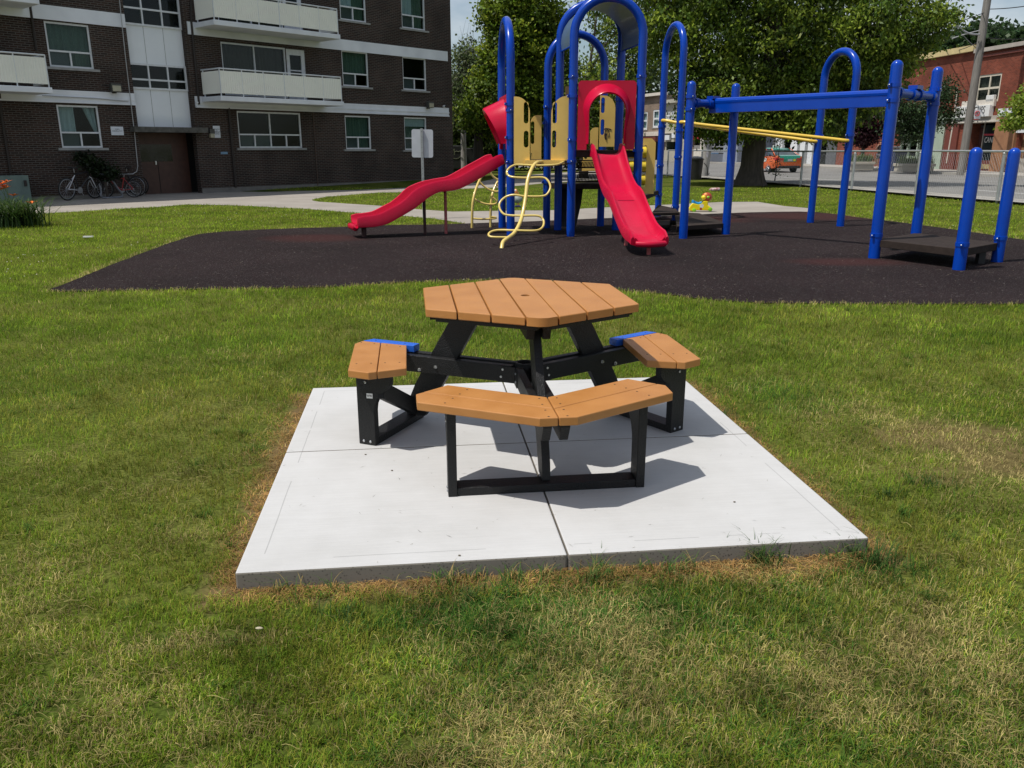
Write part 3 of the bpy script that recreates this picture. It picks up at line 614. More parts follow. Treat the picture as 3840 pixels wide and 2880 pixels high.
# front climbing wall panels (yellow) beside the deck opening
def pan(px0, px1, pyt, pyb, y, cut, slots_px, tl, tr, name='panel'):
    a, b = YP(px0, pyb, y), YP(px1, pyt, y); w, h = b.x - a.x, b.z - a.z
    n = 8; o = [(0, 0), (w, 0)]
    if tr: o += [(w - tr + tr * cos(t), h - tr * 1.15 + tr * 1.15 * sin(t)) for t in np.linspace(0, pi / 2, n)]
    else: o += [(w, h)]
    if tl: o += [(tl - tl * sin(t), h - tl * 1.15 + tl * 1.15 * cos(t)) for t in np.linspace(0, pi / 2, n)]
    else: o += [(0, h)]
    if cut: o = cut(w, h, o)
    hs = []
    for (sx0, sx1, sy0, sy1) in slots_px:
        p, q = YP(sx0, sy1, y), YP(sx1, sy0, y); hs.append(slot(p.x - a.x, q.x - a.x, p.z - a.z, q.z - a.z))
    return plate(o, hs, .024, frameM((a.x, y, a.z), (1, 0, 0), (0, 0, 1)), name, yelp, PS)
yP = 15.02
pan(1927, 1987.5, 362, 614, yP, None, [(1964, 1982, 382, 463), (1964, 1982, 490, 553)], 0, .24)
pan(2065, 2134, 360, 614, yP, None, [(2072, 2089, 382, 463), (2070, 2086, 489, 553)], .26, 0)
a = YP(1968, 614, 15.0); b = YP(2118, 602, 15.0); MB().box(((a.x + b.x) / 2, 14.985, (a.z + b.z) / 2), (b.x - a.x, .05, b.z - a.z + .015)).build('toe_board', yelp, PS)
pan(1989, 2031, 432, 606, 16.5, None, [(1990, 2004, 455, 540)], .12, 0)
pan(2116, 2141, 324, 600, 16.35, None, [], 0, 0, 'panel').data.materials[0] = pm('brown_panel_back', (.20, .13, .05), (.17, .11, .045), scale=5, rough=.5)
pr = pan(2246, 2309, 358, 550, 16.75, None, [(2253, 2269, 365, 424), (2251, 2267, 447, 506)], 0, .22)
pan(2212, 2244, 478, 560, 17.4, None, [], .1, 0); pan(2300, 2308, 521, 550, 17.2, None, [], 0, 0); pan(2334, 2342, 521, 550, 17.2, None, [], 0, 0)
sc = pm('black_marker', (.02, .01, .008), (.04, .02, .02), scale=20, rough=.6)
q0 = YP(2276, 506, 16.73); M = frameM((q0.x, 16.735, q0.z), (1, 0, 0), (0, 0, 1)); s = MB()
s.tube([M @ Vector((.055 * cos(t) * .8, .10 * sin(t), 0)) for t in np.linspace(-.4, 4.3, 14)], .008, 6); s.tube([M @ Vector(p) for p in ((-.06, .11, 0), (-.02, .125, 0), (.08, .105, 0))], .009, 6)
s.tube([M @ Vector(p) for p in ((-.03, -.05, 0), (.0, .03, 0), (-.03, .02, 0), (-.01, -.09, 0))], .012, 6); s.build('scribble', sc, pr)
# lower yellow panel seen under the deck, further back
pan(2186, 2236, 572, 640, 18.2, None, [(2190, 2203, 582, 596)], 0, 0); pan(2182, 2240, 604, 641, 18.25, None, [], 0, 0)
# noughts and crosses panel with rollers
yN = 17.15; a, b = YP(2296, 727, yN), YP(2460, 519, yN); w, h = b.x - a.x, b.z - a.z
wi = (YP(2322, 600, yN).x - a.x, YP(2424, 600, yN).x - a.x); zi = (YP(2300, 700, yN).z - a.z, YP(2300, 545, yN).z - a.z)
o = [(0, 0), (w, 0), (w, h - .08), (w - .08, h), (.08, h), (0, h - .08)]
tp = plate(o, [[(wi[0], zi[0]), (wi[1], zi[0]), (wi[1], zi[1]), (wi[0], zi[1])]], .026, frameM((a.x, yN, a.z), (1, 0, 0), (0, 0, 1)), 'game_panel', yelp, PS)
for i in range(3):
    for j in range(3):
        cx = a.x + wi[0] + (wi[1] - wi[0]) * (i + .5) / 3; cz = a.z + zi[0] + (zi[1] - zi[0]) * (j + .5) / 3; r_ = (zi[1] - zi[0]) / 6 * .82; hw = (wi[1] - wi[0]) / 6 * .88
        ro = MB().lathe([(r_ * .9, -hw), (r_, -hw + .01), (r_, hw - .01), (r_ * .9, hw)], (cx, yN, cz), (1, 0, 0), 18).build('roller', yelr, tp)
for j in (0, 1, 2):
    cz = a.z + zi[0] + (zi[1] - zi[0]) * (j + 1) / 3 - .01; MB().box((a.x + (wi[0] + wi[1]) / 2, yN + .03, cz), (wi[1] - wi[0], .02, .05)).build('roller_bar', whitem, tp)
# arch roof between the front and back arches
ap = apexz(2275, -28, FL, FR); half = (FR - FL).length / 2; sp_ = ap - half - RP_
rf = MB(); n_ = 16; rings = []
mid1, mid2 = (FL + FR) / 2, (BL + BR) / 2; e1, e2 = (FR - FL).normalized(), (BR - BL).normalized()
R_ = half - RP_ * .2
rows = []
for mid_, e_ in ((mid1, e1), (mid2, e2)):
    row = [mid_ - e_ * R_ * cos(t) + Vector((0, 0, sp_ + R_ * sin(t))) for t in np.linspace(-.25 + .0, pi + .25, n_)]
    rows.append(row)
vs = rows[0] + rows[1]; rows2 = [p - ((p - (mid1 if i < n_ else mid2) - Vector((0, 0, sp_))).normalized() * .012) for i, p in enumerate(vs)]
fs = [(i, i + 1, n_ + i + 1, n_ + i) for i in range(n_ - 1)]; fs2 = [(2 * n_ + n_ + i, 2 * n_ + n_ + i + 1, 2 * n_ + i + 1, 2 * n_ + i) for i in range(n_ - 1)]
rim = [(i, 2 * n_ + i, 2 * n_ + i + 1, i + 1) for i in range(n_ - 1)] + [(n_ + i, n_ + i + 1, 3 * n_ + i + 1, 3 * n_ + i) for i in range(n_ - 1)] + [(0, n_, 3 * n_, 2 * n_), (n_ - 1, 3 * n_ - 1, 4 * n_ - 1, 2 * n_ - 1)]
rf.add(vs + rows2, fs + fs2 + rim, True); rf.build('roof', roofm, PS, angle=50)
for i0, i1 in ((0, n_), (n_ - 1, 2 * n_ - 1)):
    MB().tube([vs[i0], vs[i1]], .016, 8).build('roof_bar', bluec, PS)
# hoods over the slide entries
def hood(c, u, out, z0, z1, w, depth, label):
    c = Vector((c.x, c.y, 0)); u, out = u.normalized(), out.normalized(); hh = z1 - z0; ro = w * .40; ri = w * .31
    def arc(r, zc, legx, n=18):
        return [(-legx, .10), (-legx, (zc - z0) * .5)] + [(-r * cos(t), zc - z0 + r * sin(t)) for t in np.linspace(0, pi, n)] + [(legx, (zc - z0) * .5), (legx, .10)]
    zc = z1 - ro - .06
    outer = [(-w / 2, .0), (-w / 2 + .16, 0), (-w / 2 + .165, .1)] + arc(ro, zc, w * .34)[0:] + [(w / 2 - .165, .1), (w / 2 - .16, 0), (w / 2, 0), (w / 2, .12), (w / 2 + .012, .14), (w / 2, .2), (w / 2, hh - .04), (w / 2 - .04, hh), (-w / 2 + .04, hh), (-w / 2, hh - .04), (-w / 2, .2), (-w / 2 - .012, .14), (-w / 2, .12)]
    M = frameM(c + Vector((0, 0, z0)) + out * .03, u, (0, 0, 1))
    o = plate(outer, [], .055, M, 'slide_hood', redc, PS, label)
    A = arc(ro + .015, zc, w * .34 + .015); B = arc(ri + .03, zc - .06, w * .30 + .03); C = arc(ri, zc - .07, w * .30); D_ = arc(ro - .03, zc, w * .31); n = len(A)
    def place(L, d0, d1):
        out_ = []
        for x, z in L: f = min(1, max(0, z / (zc - z0 + ro))); out_.append(c + u * x + out * (d0 + (d1 - d0) * f ** 1.2) + Vector((0, 0, z0 + z)))
        return out_
    r0, r1, r1b, r2, r3 = place(A, .05, .05), place(B, .08, depth * .96), place([((b[0] + k[0]) / 2, (b[1] + k[1]) / 2) for b, k in zip(B, C)], .10, depth * 1.02), place(C, .08, depth * .96), place(D_, .0, .0)
    m = MB(); vs = r0 + r1 + r1b + r2 + r3; m.add(vs, [(k * n + i, k * n + i + 1, (k + 1) * n + i + 1, (k + 1) * n + i) for k in range(4) for i in range(n - 1)], True)
    m.build('hood_cone', redc, o, angle=60)
hd = (FR - FL); hood((FL + FR) / 2, hd, Vector((hd.y, -hd.x, 0)), zt(2177, 562, FL), zt(2177, 303, FL), (FR - FL).length - .17, .34, None)
hd = (AL2 - AL1); mL = (AL1 + AL2) / 2; hood(mL, hd, Vector((-hd.y, hd.x, 0)), YP(1890, 560, 15.5).z, YP(1890, 356, 15.5).z, hd.length - .17, .52, None)
# slides
def slide(path, width, hw, name='slide', lab=None, hgt=None):
    "path: (x,y,z) centre line of the bed; U section with rolled rims"
    rings = []; n = len(path)
    for i, p in enumerate(path):
        p = Vector(p); a = Vector(path[max(0, i - 1)]); b = Vector(path[min(n - 1, i + 1)]); t = (b - a).normalized(); lat = Vector((t.y, -t.x, 0)).normalized(); up = lat.cross(t)
        if up.z < 0: up = -up
        up = (up + Vector((0, 0, 1))).normalized(); w = width / 2; h = hgt(i / (n - 1)) if hgt else hw
        pr = [(-w - .035, -.045), (-w - .04, h - .02), (-w - .02, h + .008), (-w + .005, h), (-w + .012, h - .03), (-w + .03, .06), (-w + .07, .012), (-w + .13, 0), (0, -.004),
              (w - .13, 0), (w - .07, .012), (w - .03, .06), (w - .012, h - .03), (w - .005, h), (w + .02, h + .008), (w + .04, h - .02), (w + .035, -.045), (w - .03, -.06), (0, -.065), (-w + .03, -.06)]
        rings.append([p + lat * x + up * z for x, z in pr])
    return MB().loft(rings).build(name, redc, PS, lab, angle=44)
def dense(P, m=6):
    P = [Vector(p) for p in P]; out = []
    for i in range(len(P) - 1):
        p0, p1, p2, p3 = P[max(i - 1, 0)], P[i], P[i + 1], P[min(i + 2, len(P) - 1)]
        for k in range(m):
            t = k / m; out.append(.5 * ((2 * p1) + (p2 - p0) * t + (2 * p0 - 5 * p1 + 4 * p2 - p3) * t * t + (3 * p1 - p0 - 3 * p2 + p3) * t ** 3))
    return out + [P[-1]]
# slide towards the left: profile read off its near side
sd_ = Vector((-.93, -.37, 0)).normalized(); wl = Wall(mL + Vector((-sd_.y, sd_.x, 0)) * .33, sd_)
prof = []
for x, yb, yt in ((2015, 215, 105), (1940, 262, 118), (1700, 405, 250), (1450, 535, 388), (1300, 565, 420), (1180, 580, 445), (1060, 640, 478), (960, 715, 525), (880, 780, 585), (790, 835, 668), (700, 888, 735), (600, 945, 785), (520, 985, 825), (430, 1010, 862), (330, 1026, 880), (215, 1030, 893), (150, 1034, 915)):
    s_, z_ = wl.V(1300 + x / 3.403, 550 + yb / 3.403); s2_, z2_ = wl.V(1300 + x / 3.403, 550 + yt / 3.403); prof.append((abs(s_), z_ + .045, z2_ - z_ - .045))
prof.sort(); pts = [mL + sd_ * s_ + Vector((0, 0, z_)) for s_, z_, h_ in prof]
pts[0] = Vector((pts[0].x, pts[0].y, max(pts[0].z, pts[1].z)))
hs = [h for _, _, h in prof]; f_h = lambda t: float(np.interp(t * (len(hs) - 1), range(len(hs)), hs))
sl1 = slide(dense(pts, 4), .56, .16, lab='long red wave slide running down to the left', hgt=f_h)
e_ = pts[-1]; lat = Vector((sd_.y, -sd_.x, 0)); MB().tube([e_ + lat * .24 - Vector((0, 0, .03)) + sd_ * .02, e_ + lat * .22 + sd_ * .03 - Vector((0, 0, .06)), e_ - lat * .22 + sd_ * .03 - Vector((0, 0, .06)), e_ - lat * .24 - Vector((0, 0, .03)) + sd_ * .02], .055, 12).build('slide_lip', redc, sl1)
for (px, py), mt, sx in (((1378, 900), dkm, .045), ((1611, 882), dkm, .028), ((1692, 888), pinkm, .028)):
    s_ = abs(wl.V(px, py - 60)[0]); p = mL + sd_ * s_; zz = float(np.interp(s_, [a[0] for a in prof], [a[1] for a in prof])) - .05
    MB().tube([(p.x, p.y, 0), (p.x, p.y, zz * .5), (p.x, p.y, zz)], sx, 12).build('support', mt, sl1)
# slide towards the camera
m2 = (FL + FR) / 2 + Vector((0.02, -.02, 0)); e2_ = (Q(2347, 920) + Q(2432, 955)) / 2; d2 = Vector((.142, -1, 0)).normalized()
pr2 = [(-.05, 1.44), (.12, 1.42), (.4, 1.21), (.75, .965), (1.0, .835), (1.2, .775), (1.38, .715), (1.6, .60), (1.9, .44), (2.15, .325), (2.35, .265), (2.6, .235), (2.72, .215)]
hs2 = [.17, .16, .12, .11, .13, .15, .15, .13, .12, .12, .13, .12, .06]; f_h2 = lambda t: float(np.interp(t * (len(hs2) - 1), range(len(hs2)), hs2))
p2 = [m2 + d2 * s_ + Vector((0, 0, z_)) for s_, z_ in pr2]; sl2 = slide(dense(p2, 4), .50, .13, lab='red wave slide coming down towards the table', hgt=f_h2)
lip = p2[-1]; la = Vector((d2.y, -d2.x, 0)); lb = [lip + la * x + d2 * (.02 + .10 * cos(x * 5.2) ** 2) - Vector((0, 0, .03)) for x in np.linspace(-.22, .22, 9)]; MB().tube(lb, .045, 12).build('slide_lip', redc, sl2)
seam = m2 + d2 * 1.36 + Vector((0, 0, .727)); MB().box(seam, (.46, .006, .004), atan2(la.y, la.x)).build('seam', dkm, sl2)
for px, py in ((2347, 922), (2432, 957)):
    p = Q(px, py); s_ = (p - m2).dot(d2); zz = float(np.interp(s_, [a[0] for a in pr2], [a[1] for a in pr2])) - .05; MB().tube([(p.x, p.y, 0), (p.x, p.y, zz)], .03, 12).build('support', pinkm, sl2)
# squiggle climber in front of the deck
spn = [(690, 385, 14.97), (640, 398, 14.72), (600, 450, 14.5), (562, 560, 14.35), (545, 700, 14.2), (520, 850, 14.02), (490, 950, 13.85), (440, 1040, 13.62), (380, 1088, 13.42), (335, 1125, 13.27), (322, 1190, 13.17)]
c4 = lambda x, y, Y: YP(1750 + x / 2.458, 450 + y / 2.458, Y)
ysp = lambda py: float(np.interp(py, [a[1] for a in spn], [a[2] for a in spn]))
cl = MB().tube(dense([c4(*a) for a in spn], 4), .032, 12).build('climber', yelt, PS)
lp = [(890, 388), (820, 413), (640, 419), (480, 412), (430, 420), (388, 447), (370, 482), (388, 514), (440, 528), (560, 533), (700, 530), (750, 560), (772, 615), (752, 670), (700, 702), (540, 703), (440, 690), (370, 705), (320, 742), (300, 790), (320, 845), (370, 876), (500, 882), (650, 882), (698, 908), (712, 950), (692, 996), (630, 1020), (450, 1018), (300, 1015), (230, 1028), (202, 1055), (232, 1078), (385, 1082)]
MB().tube(dense([c4(x, y, ysp(y) + (0.04 if x < 420 or x > 680 else .0)) for x, y in lp], 4), .0185, 10).build('climber_rung', yelt, cl)
# arched ladder at the back left
c5 = lambda x, y, Y: YP(1600 + x / 3.6875, 450 + y / 3.6875, Y)
r1 = [(780, 720, 17.1), (735, 825, 16.9), (690, 930, 16.75), (650, 1070, 16.6), (632, 1220, 16.55), (627, 1500, 16.53)]; r2 = [(1060, 740, 17.1), (985, 850, 16.95), (930, 960, 16.85), (900, 1070, 16.75), (886, 1220, 16.72), (883, 1492, 16.7)]
al = MB().tube(dense([c5(*a) for a in r1], 3), .026, 10).tube(dense([c5(*a) for a in r2], 3), .026, 10).build('arched_ladder', yelt, PS)
for L in (((635, 1362), (760, 1370), (880, 1366), (955, 1358), (950, 1345), (893, 1340)), ((655, 1085), (700, 1115), (780, 1150), (860, 1165), (940, 1162), (973, 1135), (950, 1100), (910, 1070)), ((730, 850), (780, 905), (850, 955), (930, 985), (990, 988), (1020, 960), (960, 880)), ((880, 715), (910, 770), (950, 805), (1000, 830), (1080, 830))):
    MB().tube(dense([c5(x, y, 16.7) for x, y in L], 3), .019, 8).build('rung', yelt, al)
# handle loop by the front panels
MB().tube([YP(1987, 606, 15.6), YP(1989, 585, 15.6), YP(1989, 574, 15.6)], [.02, .02, .03], 10).build('hand_grip', yelt, PS)
# track ride beam and its cross tubes
ma, mb_ = (P3 + P3b) / 2, (PF + PB) / 2; tw = Wall(ma, mb_ - ma)
_, zt1 = tw.V(2712, 366); _, zb1 = tw.V(2705, 419); _, zt2 = tw.V(3340, 336); _, zb2 = tw.V(3340, 405)
ztop, zbot = (zt1 + zt2) / 2, (zb1 + zb2) / 2; td = (mb_ - ma).normalized(); tn = Vector((td.y, -td.x, 0)); L_ = (mb_ - ma).length
H_ = ztop - zbot; secp = [(-.05, 0), (.05, 0), (.05, H_ * .62), (.055, H_ * .66), (.06, H_ * .8), (.045, H_ * .94), (.02, H_), (-.02, H_), (-.045, H_ * .94), (-.06, H_ * .8), (-.055, H_ * .66), (-.05, H_ * .62)]
rings = [[ma + td * s_ + tn * x + Vector((0, 0, zbot + z)) for x, z in secp] for s_ in (-.05, L_ - .22)]
bt = MB().loft(rings, smooth=False); bt.build('track_beam', bluec, PS, bevel=.006)
for k in range(3):
    z = zbot + H_ * (.60 + .05 * k)
    MB().obb(ma - td * .05 + tn * -.0525 + Vector((0, 0, z)), td * (L_ - .17), tn * .105, (0, 0, .006)).build('beam_groove', bluec, PS)
for a, b in ((P3, P3b), (PF, PB)):
    zc = ztop + .0; zc = zbot + H_ * .62; m_ = (a + b) / 2; t_ = (b - a).normalized(); up = Vector((0, 0, zc))
    x = MB().tube([a + up, b + up], .064, 18).build('cross_tube', bluec, PS)
    for c_, w_ in ((m_ - t_ * .12, .05), (m_ + t_ * .12, .05), (a + t_ * .13, .04), (b - t_ * .13, .04)): MB().lathe([(.066, -w_), (.082, -w_), (.082, w_), (.066, w_)], c_ + up, t_, 18).build('collar', bluec, x)
    MB().box(m_ + Vector((0, 0, zc + .10)), (.20, .13, .05), atan2(t_.y, t_.x)).build('bracket', bluec, x)
    for p in (a, b):
        for dz in (-.10, .10): clamp(x, p, zc + dz)
# parallel bars between the two arches
zc3 = YP(2520, 459, A3r.y).z; zc3b = YP(2484, 453, A3l.y).z; zc4 = YP(3168, 527, A4r.y).z; zc4b = YP(3070, 530, A4l.y).z
for a, b, z0, z1 in ((A3r, A4r, zc3, zc4), (A3l, A4l, zc3b, zc4b)):
    t_ = (b - a).normalized(); sd2 = Vector((t_.y, -t_.x, 0)) * .10
    MB().tube(dense([a + sd2 * .2 + Vector((0, 0, z0)), a + t_ * .12 + sd2 + Vector((0, 0, z0)), a + t_ * .6 + sd2 + Vector((0, 0, z0 + (z1 - z0) * .18)), b - t_ * .4 + sd2 + Vector((0, 0, z1 - (z1 - z0) * .1)), b - t_ * .1 + sd2 + Vector((0, 0, z1)), b + sd2 * .2 + Vector((0, 0, z1))], 4), .036, 12).build('parallel_bar', yelb, PS)
# supports under the low decks
for p in (Q(3700, 990) - Vector((.1, 0, 0)), Q(3350, 940)): MB().box((p.x, p.y, .09), (.09, .09, .18)).build('deck_leg', bk, PS)
# ---------------- apartment building ----------------
def wbox(mb, w, u0, u1, z0, z1, o0, o1):
    return mb.obb(w.P(u0, z0, o0), w.d * (u1 - u0), w.n * (o1 - o0), (0, 0, z1 - z0))
def wall_cells(w, u0, u1, z0, z1, holes, o0, o1):
    us = sorted({u0, u1} | {h[0] for h in holes} | {h[1] for h in holes}); zs = sorted({z0, z1} | {h[2] for h in holes} | {h[3] for h in holes}); m = MB()
    us = [u for u in us if u0 <= u <= u1]; zs = [z for z in zs if z0 <= z <= z1]
    for j in range(len(zs) - 1):
        run = None
        for i in range(len(us) - 1):
            cu, cz = (us[i] + us[i + 1]) / 2, (zs[j] + zs[j + 1]) / 2; solid = not any(h[0] < cu < h[1] and h[2] < cz < h[3] for h in holes)
            if solid: run = (run[0] if run else us[i], us[i + 1])
            if (not solid or i == len(us) - 2) and run: wbox(m, w, run[0], run[1], zs[j], zs[j + 1], o0, o1); run = None
    return m
th_b = radians(48.6); AW = Wall(G(102, 753), (cos(th_b), sin(th_b)))
UC = AW.V(1698, 500)[0]
abrick = brick('brown_brick', th_b, (.056, .030, .022), (.028, .019, .016), (.105, .094, .083))
bandm = pm('painted_concrete', (.80, .82, .86), (.66, .68, .72), scale=1.2, rough=.8, bump=.2, bscale=25, detail=12)
creamm = pm('cream_metal_sheet', (.88, .87, .78), (.82, .81, .73), scale=1.0, rough=.55, detail=8)
whitep = pm('white_window_paint', (.72, .74, .76), (.62, .64, .66), scale=8, rough=.5)
greyp = pm('grey_infill_panel', (.82, .85, .88), (.74, .77, .80), scale=.9, rough=.5, detail=9)
doorm = pm('brown_door', (.075, .030, .018), (.055, .022, .014), scale=6, rough=.5)
pipem = pm('dark_pipe', (.02, .015, .012), (.03, .02, .016), scale=6, rough=.6)
sillm = pm('stone_sill', (.34, .34, .33), (.26, .26, .25), scale=5, rough=.9)
darkm = pm('dark_interior', (.015, .014, .013), (.02, .018, .016), scale=2, rough=1)
glassm = glass_mat('window_glass', (.72, .78, .76), .014)
curt_g = pm('green_curtain', (.12, .18, .15), (.19, .27, .23), scale=22, rough=.9, stretch=(6, 6, .6))
curt_w = pm('white_curtain', (.75, .82, .90), (.6, .68, .75), scale=14, rough=.9, stretch=(5, 5, .6))
curt_d = pm('brown_curtain', (.12, .10, .085), (.07, .06, .05), scale=14, rough=.9, stretch=(6, 6, .5))
screen = pm('insect_screen', (.16, .17, .19), (.13, .14, .15), scale=60, rough=.8)
AB = thing('apartment_building', 'brown brick apartment block with cream balconies and white window frames', 'building', AW.P(8, 0))
HOLES = []
def wrect(w, tl, br, off=0):
    u0, za = w.V(*tl, off); u1, zb = w.V(*br, off); return u0, u1, zb, za
def curtain(par, w, u0, u1, z0, z1, off, mt, taper=None, name='curtain', amp=.035):
    n = max(8, int((u1 - u0) / .035)); a = []; b = []
    for i in range(n + 1):
        u = u0 + (u1 - u0) * i / n; o = off + amp * sin(i * 1.45) + amp * .5 * sin(i * .57)
        a.append(w.P(u, z1, o)); k = taper(i / n) if taper else (0, 0); b.append(w.P(u + k[0], z0 + k[1], o))
    m = MB(); m.add(a + b + [p - w.n * .006 for p in a] + [p - w.n * .006 for p in b], [(i, i + 1, n + 2 + i, n + 1 + i) for i in range(n)] + [(2 * n + 2 + i, 3 * n + 3 + i, 3 * n + 4 + i, 2 * n + 3 + i) for i in range(n)], True)
    return m.build(name, mt, par, angle=80)
def window(bld, w, r, split=.36, cols=2, curt=None, sill=True, fr=.055, hol=HOLES, off=0, half=None, topcols=1, scr=True, frm=None):
    u0, u1, z0, z1 = r; hol.append(r); m = MB(); o0, o1 = off - .10, off - .035
    g = lambda *a: wbox(m, w, *a)
    g(u0, u0 + fr, z0, z1, o0, o1); g(u1 - fr, u1, z0, z1, o0, o1); g(u0 + fr, u1 - fr, z1 - fr, z1, o0, o1); g(u0 + fr, u1 - fr, z0, z0 + fr, o0, o1)
    zm = z0 + (z1 - z0) * split
    if split > 0:
        g(u0 + fr, u1 - fr, zm - fr * .45, zm + fr * .45, o0, o1 + .004)
        for k in range(1, cols): uc = u0 + (u1 - u0) * k / cols; g(uc - fr * .4, uc + fr * .4, z0 + fr, zm - fr * .45, o0, o1)
    for k in range(1, topcols): uc = u0 + (u1 - u0) * k / topcols; g(uc - fr * .4, uc + fr * .4, (zm + fr * .45) if split > 0 else z0 + fr, z1 - fr, o0, o1)
    f = m.build('window', frm or whitep, bld)
    wbox(MB(), w, u0 + fr, u1 - fr, z0 + fr, z1 - fr, off - .085, off - .079).build('pane', glassm, f)
    if sill: wbox(MB(), w, u0 - .14, u1 + .14, z0 - .075, z0 - .005, off - .08, off + .07).build('sill', sillm, f)
    if scr and split > 0: wbox(MB(), w, u0 + fr * 1.1, u0 + (u1 - u0) / 2 - fr * .5, z0 + fr * 1.1, zm - fr * .5, off - .12, off - .11).build('screen', screen, f)
    if curt == 'g': curtain(f, w, u0 + .03, u1 - .03, z0 + .03, z1 - .02, off - .22, curt_g)
    if curt == 'gp': curtain(f, w, u0 + .03, u1 - .03, zm, z1 - .02, off - .22, curt_g)
    if curt == 'w': curtain(f, w, u0 + .03, u1 - .03, z0 + .03, z1 - .02, off - .22, curt_w)
    if curt == 'wg':
        curtain(f, w, u0 + .03, u0 + (u1 - u0) * .55, z0 + .03, z1 - .02, off - .22, curt_w); curtain(f, w, u0 + (u1 - u0) * .55, u1 - .03, z0 + .03, z1 - .02, off - .22, curt_g)
    if curt == 'd': curtain(f, w, u0 + .03, u1 - .03, z0 + .03, z1 - .02, off - .22, curt_d)
    if curt == 'open':
        curtain(f, w, u0 + .03, u0 + (u1 - u0) * .45, zm, z1 - .02, off - .22, curt_w)
        curtain(f, w, u1 - (u1 - u0) * .34, u1 - .03, zm - .0, z1 - .02, off - .22, curt_w, taper=lambda t: ((u1 - u0) * .25 * (1 - t), 0))
    if curt == 'blind': wbox(MB(), w, u0 + .04, u1 - .04, z1 - (z1 - z0) * .28, z1 - .03, off - .15, off - .14).build('blind', curt_w, f); curtain(f, w, u0 + .03, u1 - .03, z0 + .03, z1 - .02, off - .25, curt_g)
    return f
k1_ = lambda x, y: (x / 1.952, y / 1.952); k2_ = lambda x, y: (700 + x / 2.074, y / 2.074)
WN = [(k1_(318, 150), k1_(692, 508), 'g'), (k1_(410, 765), k1_(757, 1082), 'open'),
      (k2_(1228, 897), k2_(1440, 1160), 'g'), (k2_(1202, 388), k2_(1420, 680), 'gp'), (k2_(1180, -150), k2_(1400, 178), 'wg'),
      (k2_(1690, 910), k2_(1872, 1165), 'blind'), (k2_(1677, 438), k2_(1868, 708), None), (k2_(1665, -80), k2_(1858, 240), 'wg')]
for tl, br, c in WN: window(AB, AW, wrect(AW, tl, br), curt=c)
# off-frame neighbours to the left, repeating the same bays
for z0, z1 in ((.95, 2.30), (3.85, 4.95)): window(AB, AW, (-3.1, -1.6, z0, z1), curt='g')
rg_ = wrect(AW, k2_(388, 862), k2_(903, 1150)); wg = window(AB, AW, rg_, split=.37, cols=4, topcols=2, curt=None)
# balcony door and window of the lower balcony, and one for the upper
for dz in (0, 2.36):
    u0, zt_ = AW.V(*k2_(260, 305)); u1, _ = AW.V(*k2_(765, 350)); zt_ -= .02
    window(AB, AW, (u0, u1, 3.32 + dz, min(zt_, 5.10) + dz - .02), split=0, topcols=2, curt='d', sill=False)
    ud0, ud1 = u1 + .02, AW.V(*k2_(915, 360))[0]; r = (ud0, ud1, 3.26 + dz, 5.06 + dz); HOLES.append(r)
    d = MB(); wbox(d, AW, ud0, ud0 + .16, 3.26 + dz, 5.06 + dz, -.10, -.03); wbox(d, AW, ud1 - .16, ud1, 3.26 + dz, 5.06 + dz, -.10, -.03); wbox(d, AW, ud0 + .16, ud1 - .16, 4.86 + dz, 5.06 + dz, -.10, -.03); wbox(d, AW, ud0 + .16, ud1 - .16, 3.26 + dz, 4.0 + dz, -.10, -.03); wbox(d, AW, ud0 + .16, ud1 - .16, 4.30 + dz, 4.34 + dz, -.10, -.03)
    do = d.build('balcony_door', whitep, AB); wbox(MB(), AW, ud0 + .16, ud1 - .16, 4.0 + dz, 4.86 + dz, -.08, -.074).build('pane', glassm, do)
# stair tower with infill panels, recessed
tu0 = AW.V(*k1_(905, 60))[0]; tu1 = AW.V(*k1_(1345, 160))[0]; REC = .22
tz = lambda px, py: AW.V(px, py, -REC)[1]
zc0 = AW.V(*k1_(1000, 930))[1]; HOLES.append((tu0, tu1, zc0, 13.6))
TWR = [(tz(*k1_(975, 650)), tz(*k1_(955, 458)), 1), (tz(*k1_(925, 178)), tz(*k1_(925, 178)) + 1.35, 1)]
z_lo = zc0
tp_ = []
prev = z_lo
for a, b, _ in TWR: tp_.append((prev, a)); prev = b
tp_.append((prev, 13.6))
for a, b in tp_:
    m = MB(); wbox(m, AW, tu0, tu1, a, b, -REC - .1, -REC); o = m.build('infill_panel', greyp, AB)
    for k in (1, 2): uc = tu0 + (tu1 - tu0) * k / 3; wbox(MB(), AW, uc - .006, uc + .006, a + .01, b - .01, -REC, -REC + .006).build('seam', sillm, o)
for a, b, _ in TWR: window(AB, AW, (tu0, tu1, a, b), split=.38, cols=3, topcols=3, curt=None, sill=False, hol=[], off=-REC + .08, scr=False, fr=.06)
# entrance
eu0 = AW.V(*k1_(1008, 970))[0]; eu1 = AW.V(*k1_(1475, 1380))[0]; ez = AW.V(*k1_(1040, 968))[1]; HOLES.append((eu0, eu1, 0, ez))
cn = MB(); wbox(cn, AW, eu0 - .25, eu1 + .28, ez, ez + .17, 0, .35); cn.build('canopy', pm('weathered_concrete', (.13, .125, .11), (.06, .058, .05), scale=6, rough=.95, detail=10), AB)
dr = MB(); wbox(dr, AW, eu0 + .02, eu1, 0, ez, -.75, -.70); dro = dr.build('door', doorm, AB)
uc = (eu0 + eu1) / 2 - .12; s_ = MB(); wbox(s_, AW, uc - .01, uc + .01, .03, ez - .4, -.70, -.695); s_.build('door_gap', darkm, dro)
wbox(MB(), AW, uc - .62, uc + .55, ez - .95, ez - .38, -.70, -.69).build('door_window', pm('dark_glass', (.008, .009, .01), (.015, .016, .018), scale=3, rough=.08), dro)
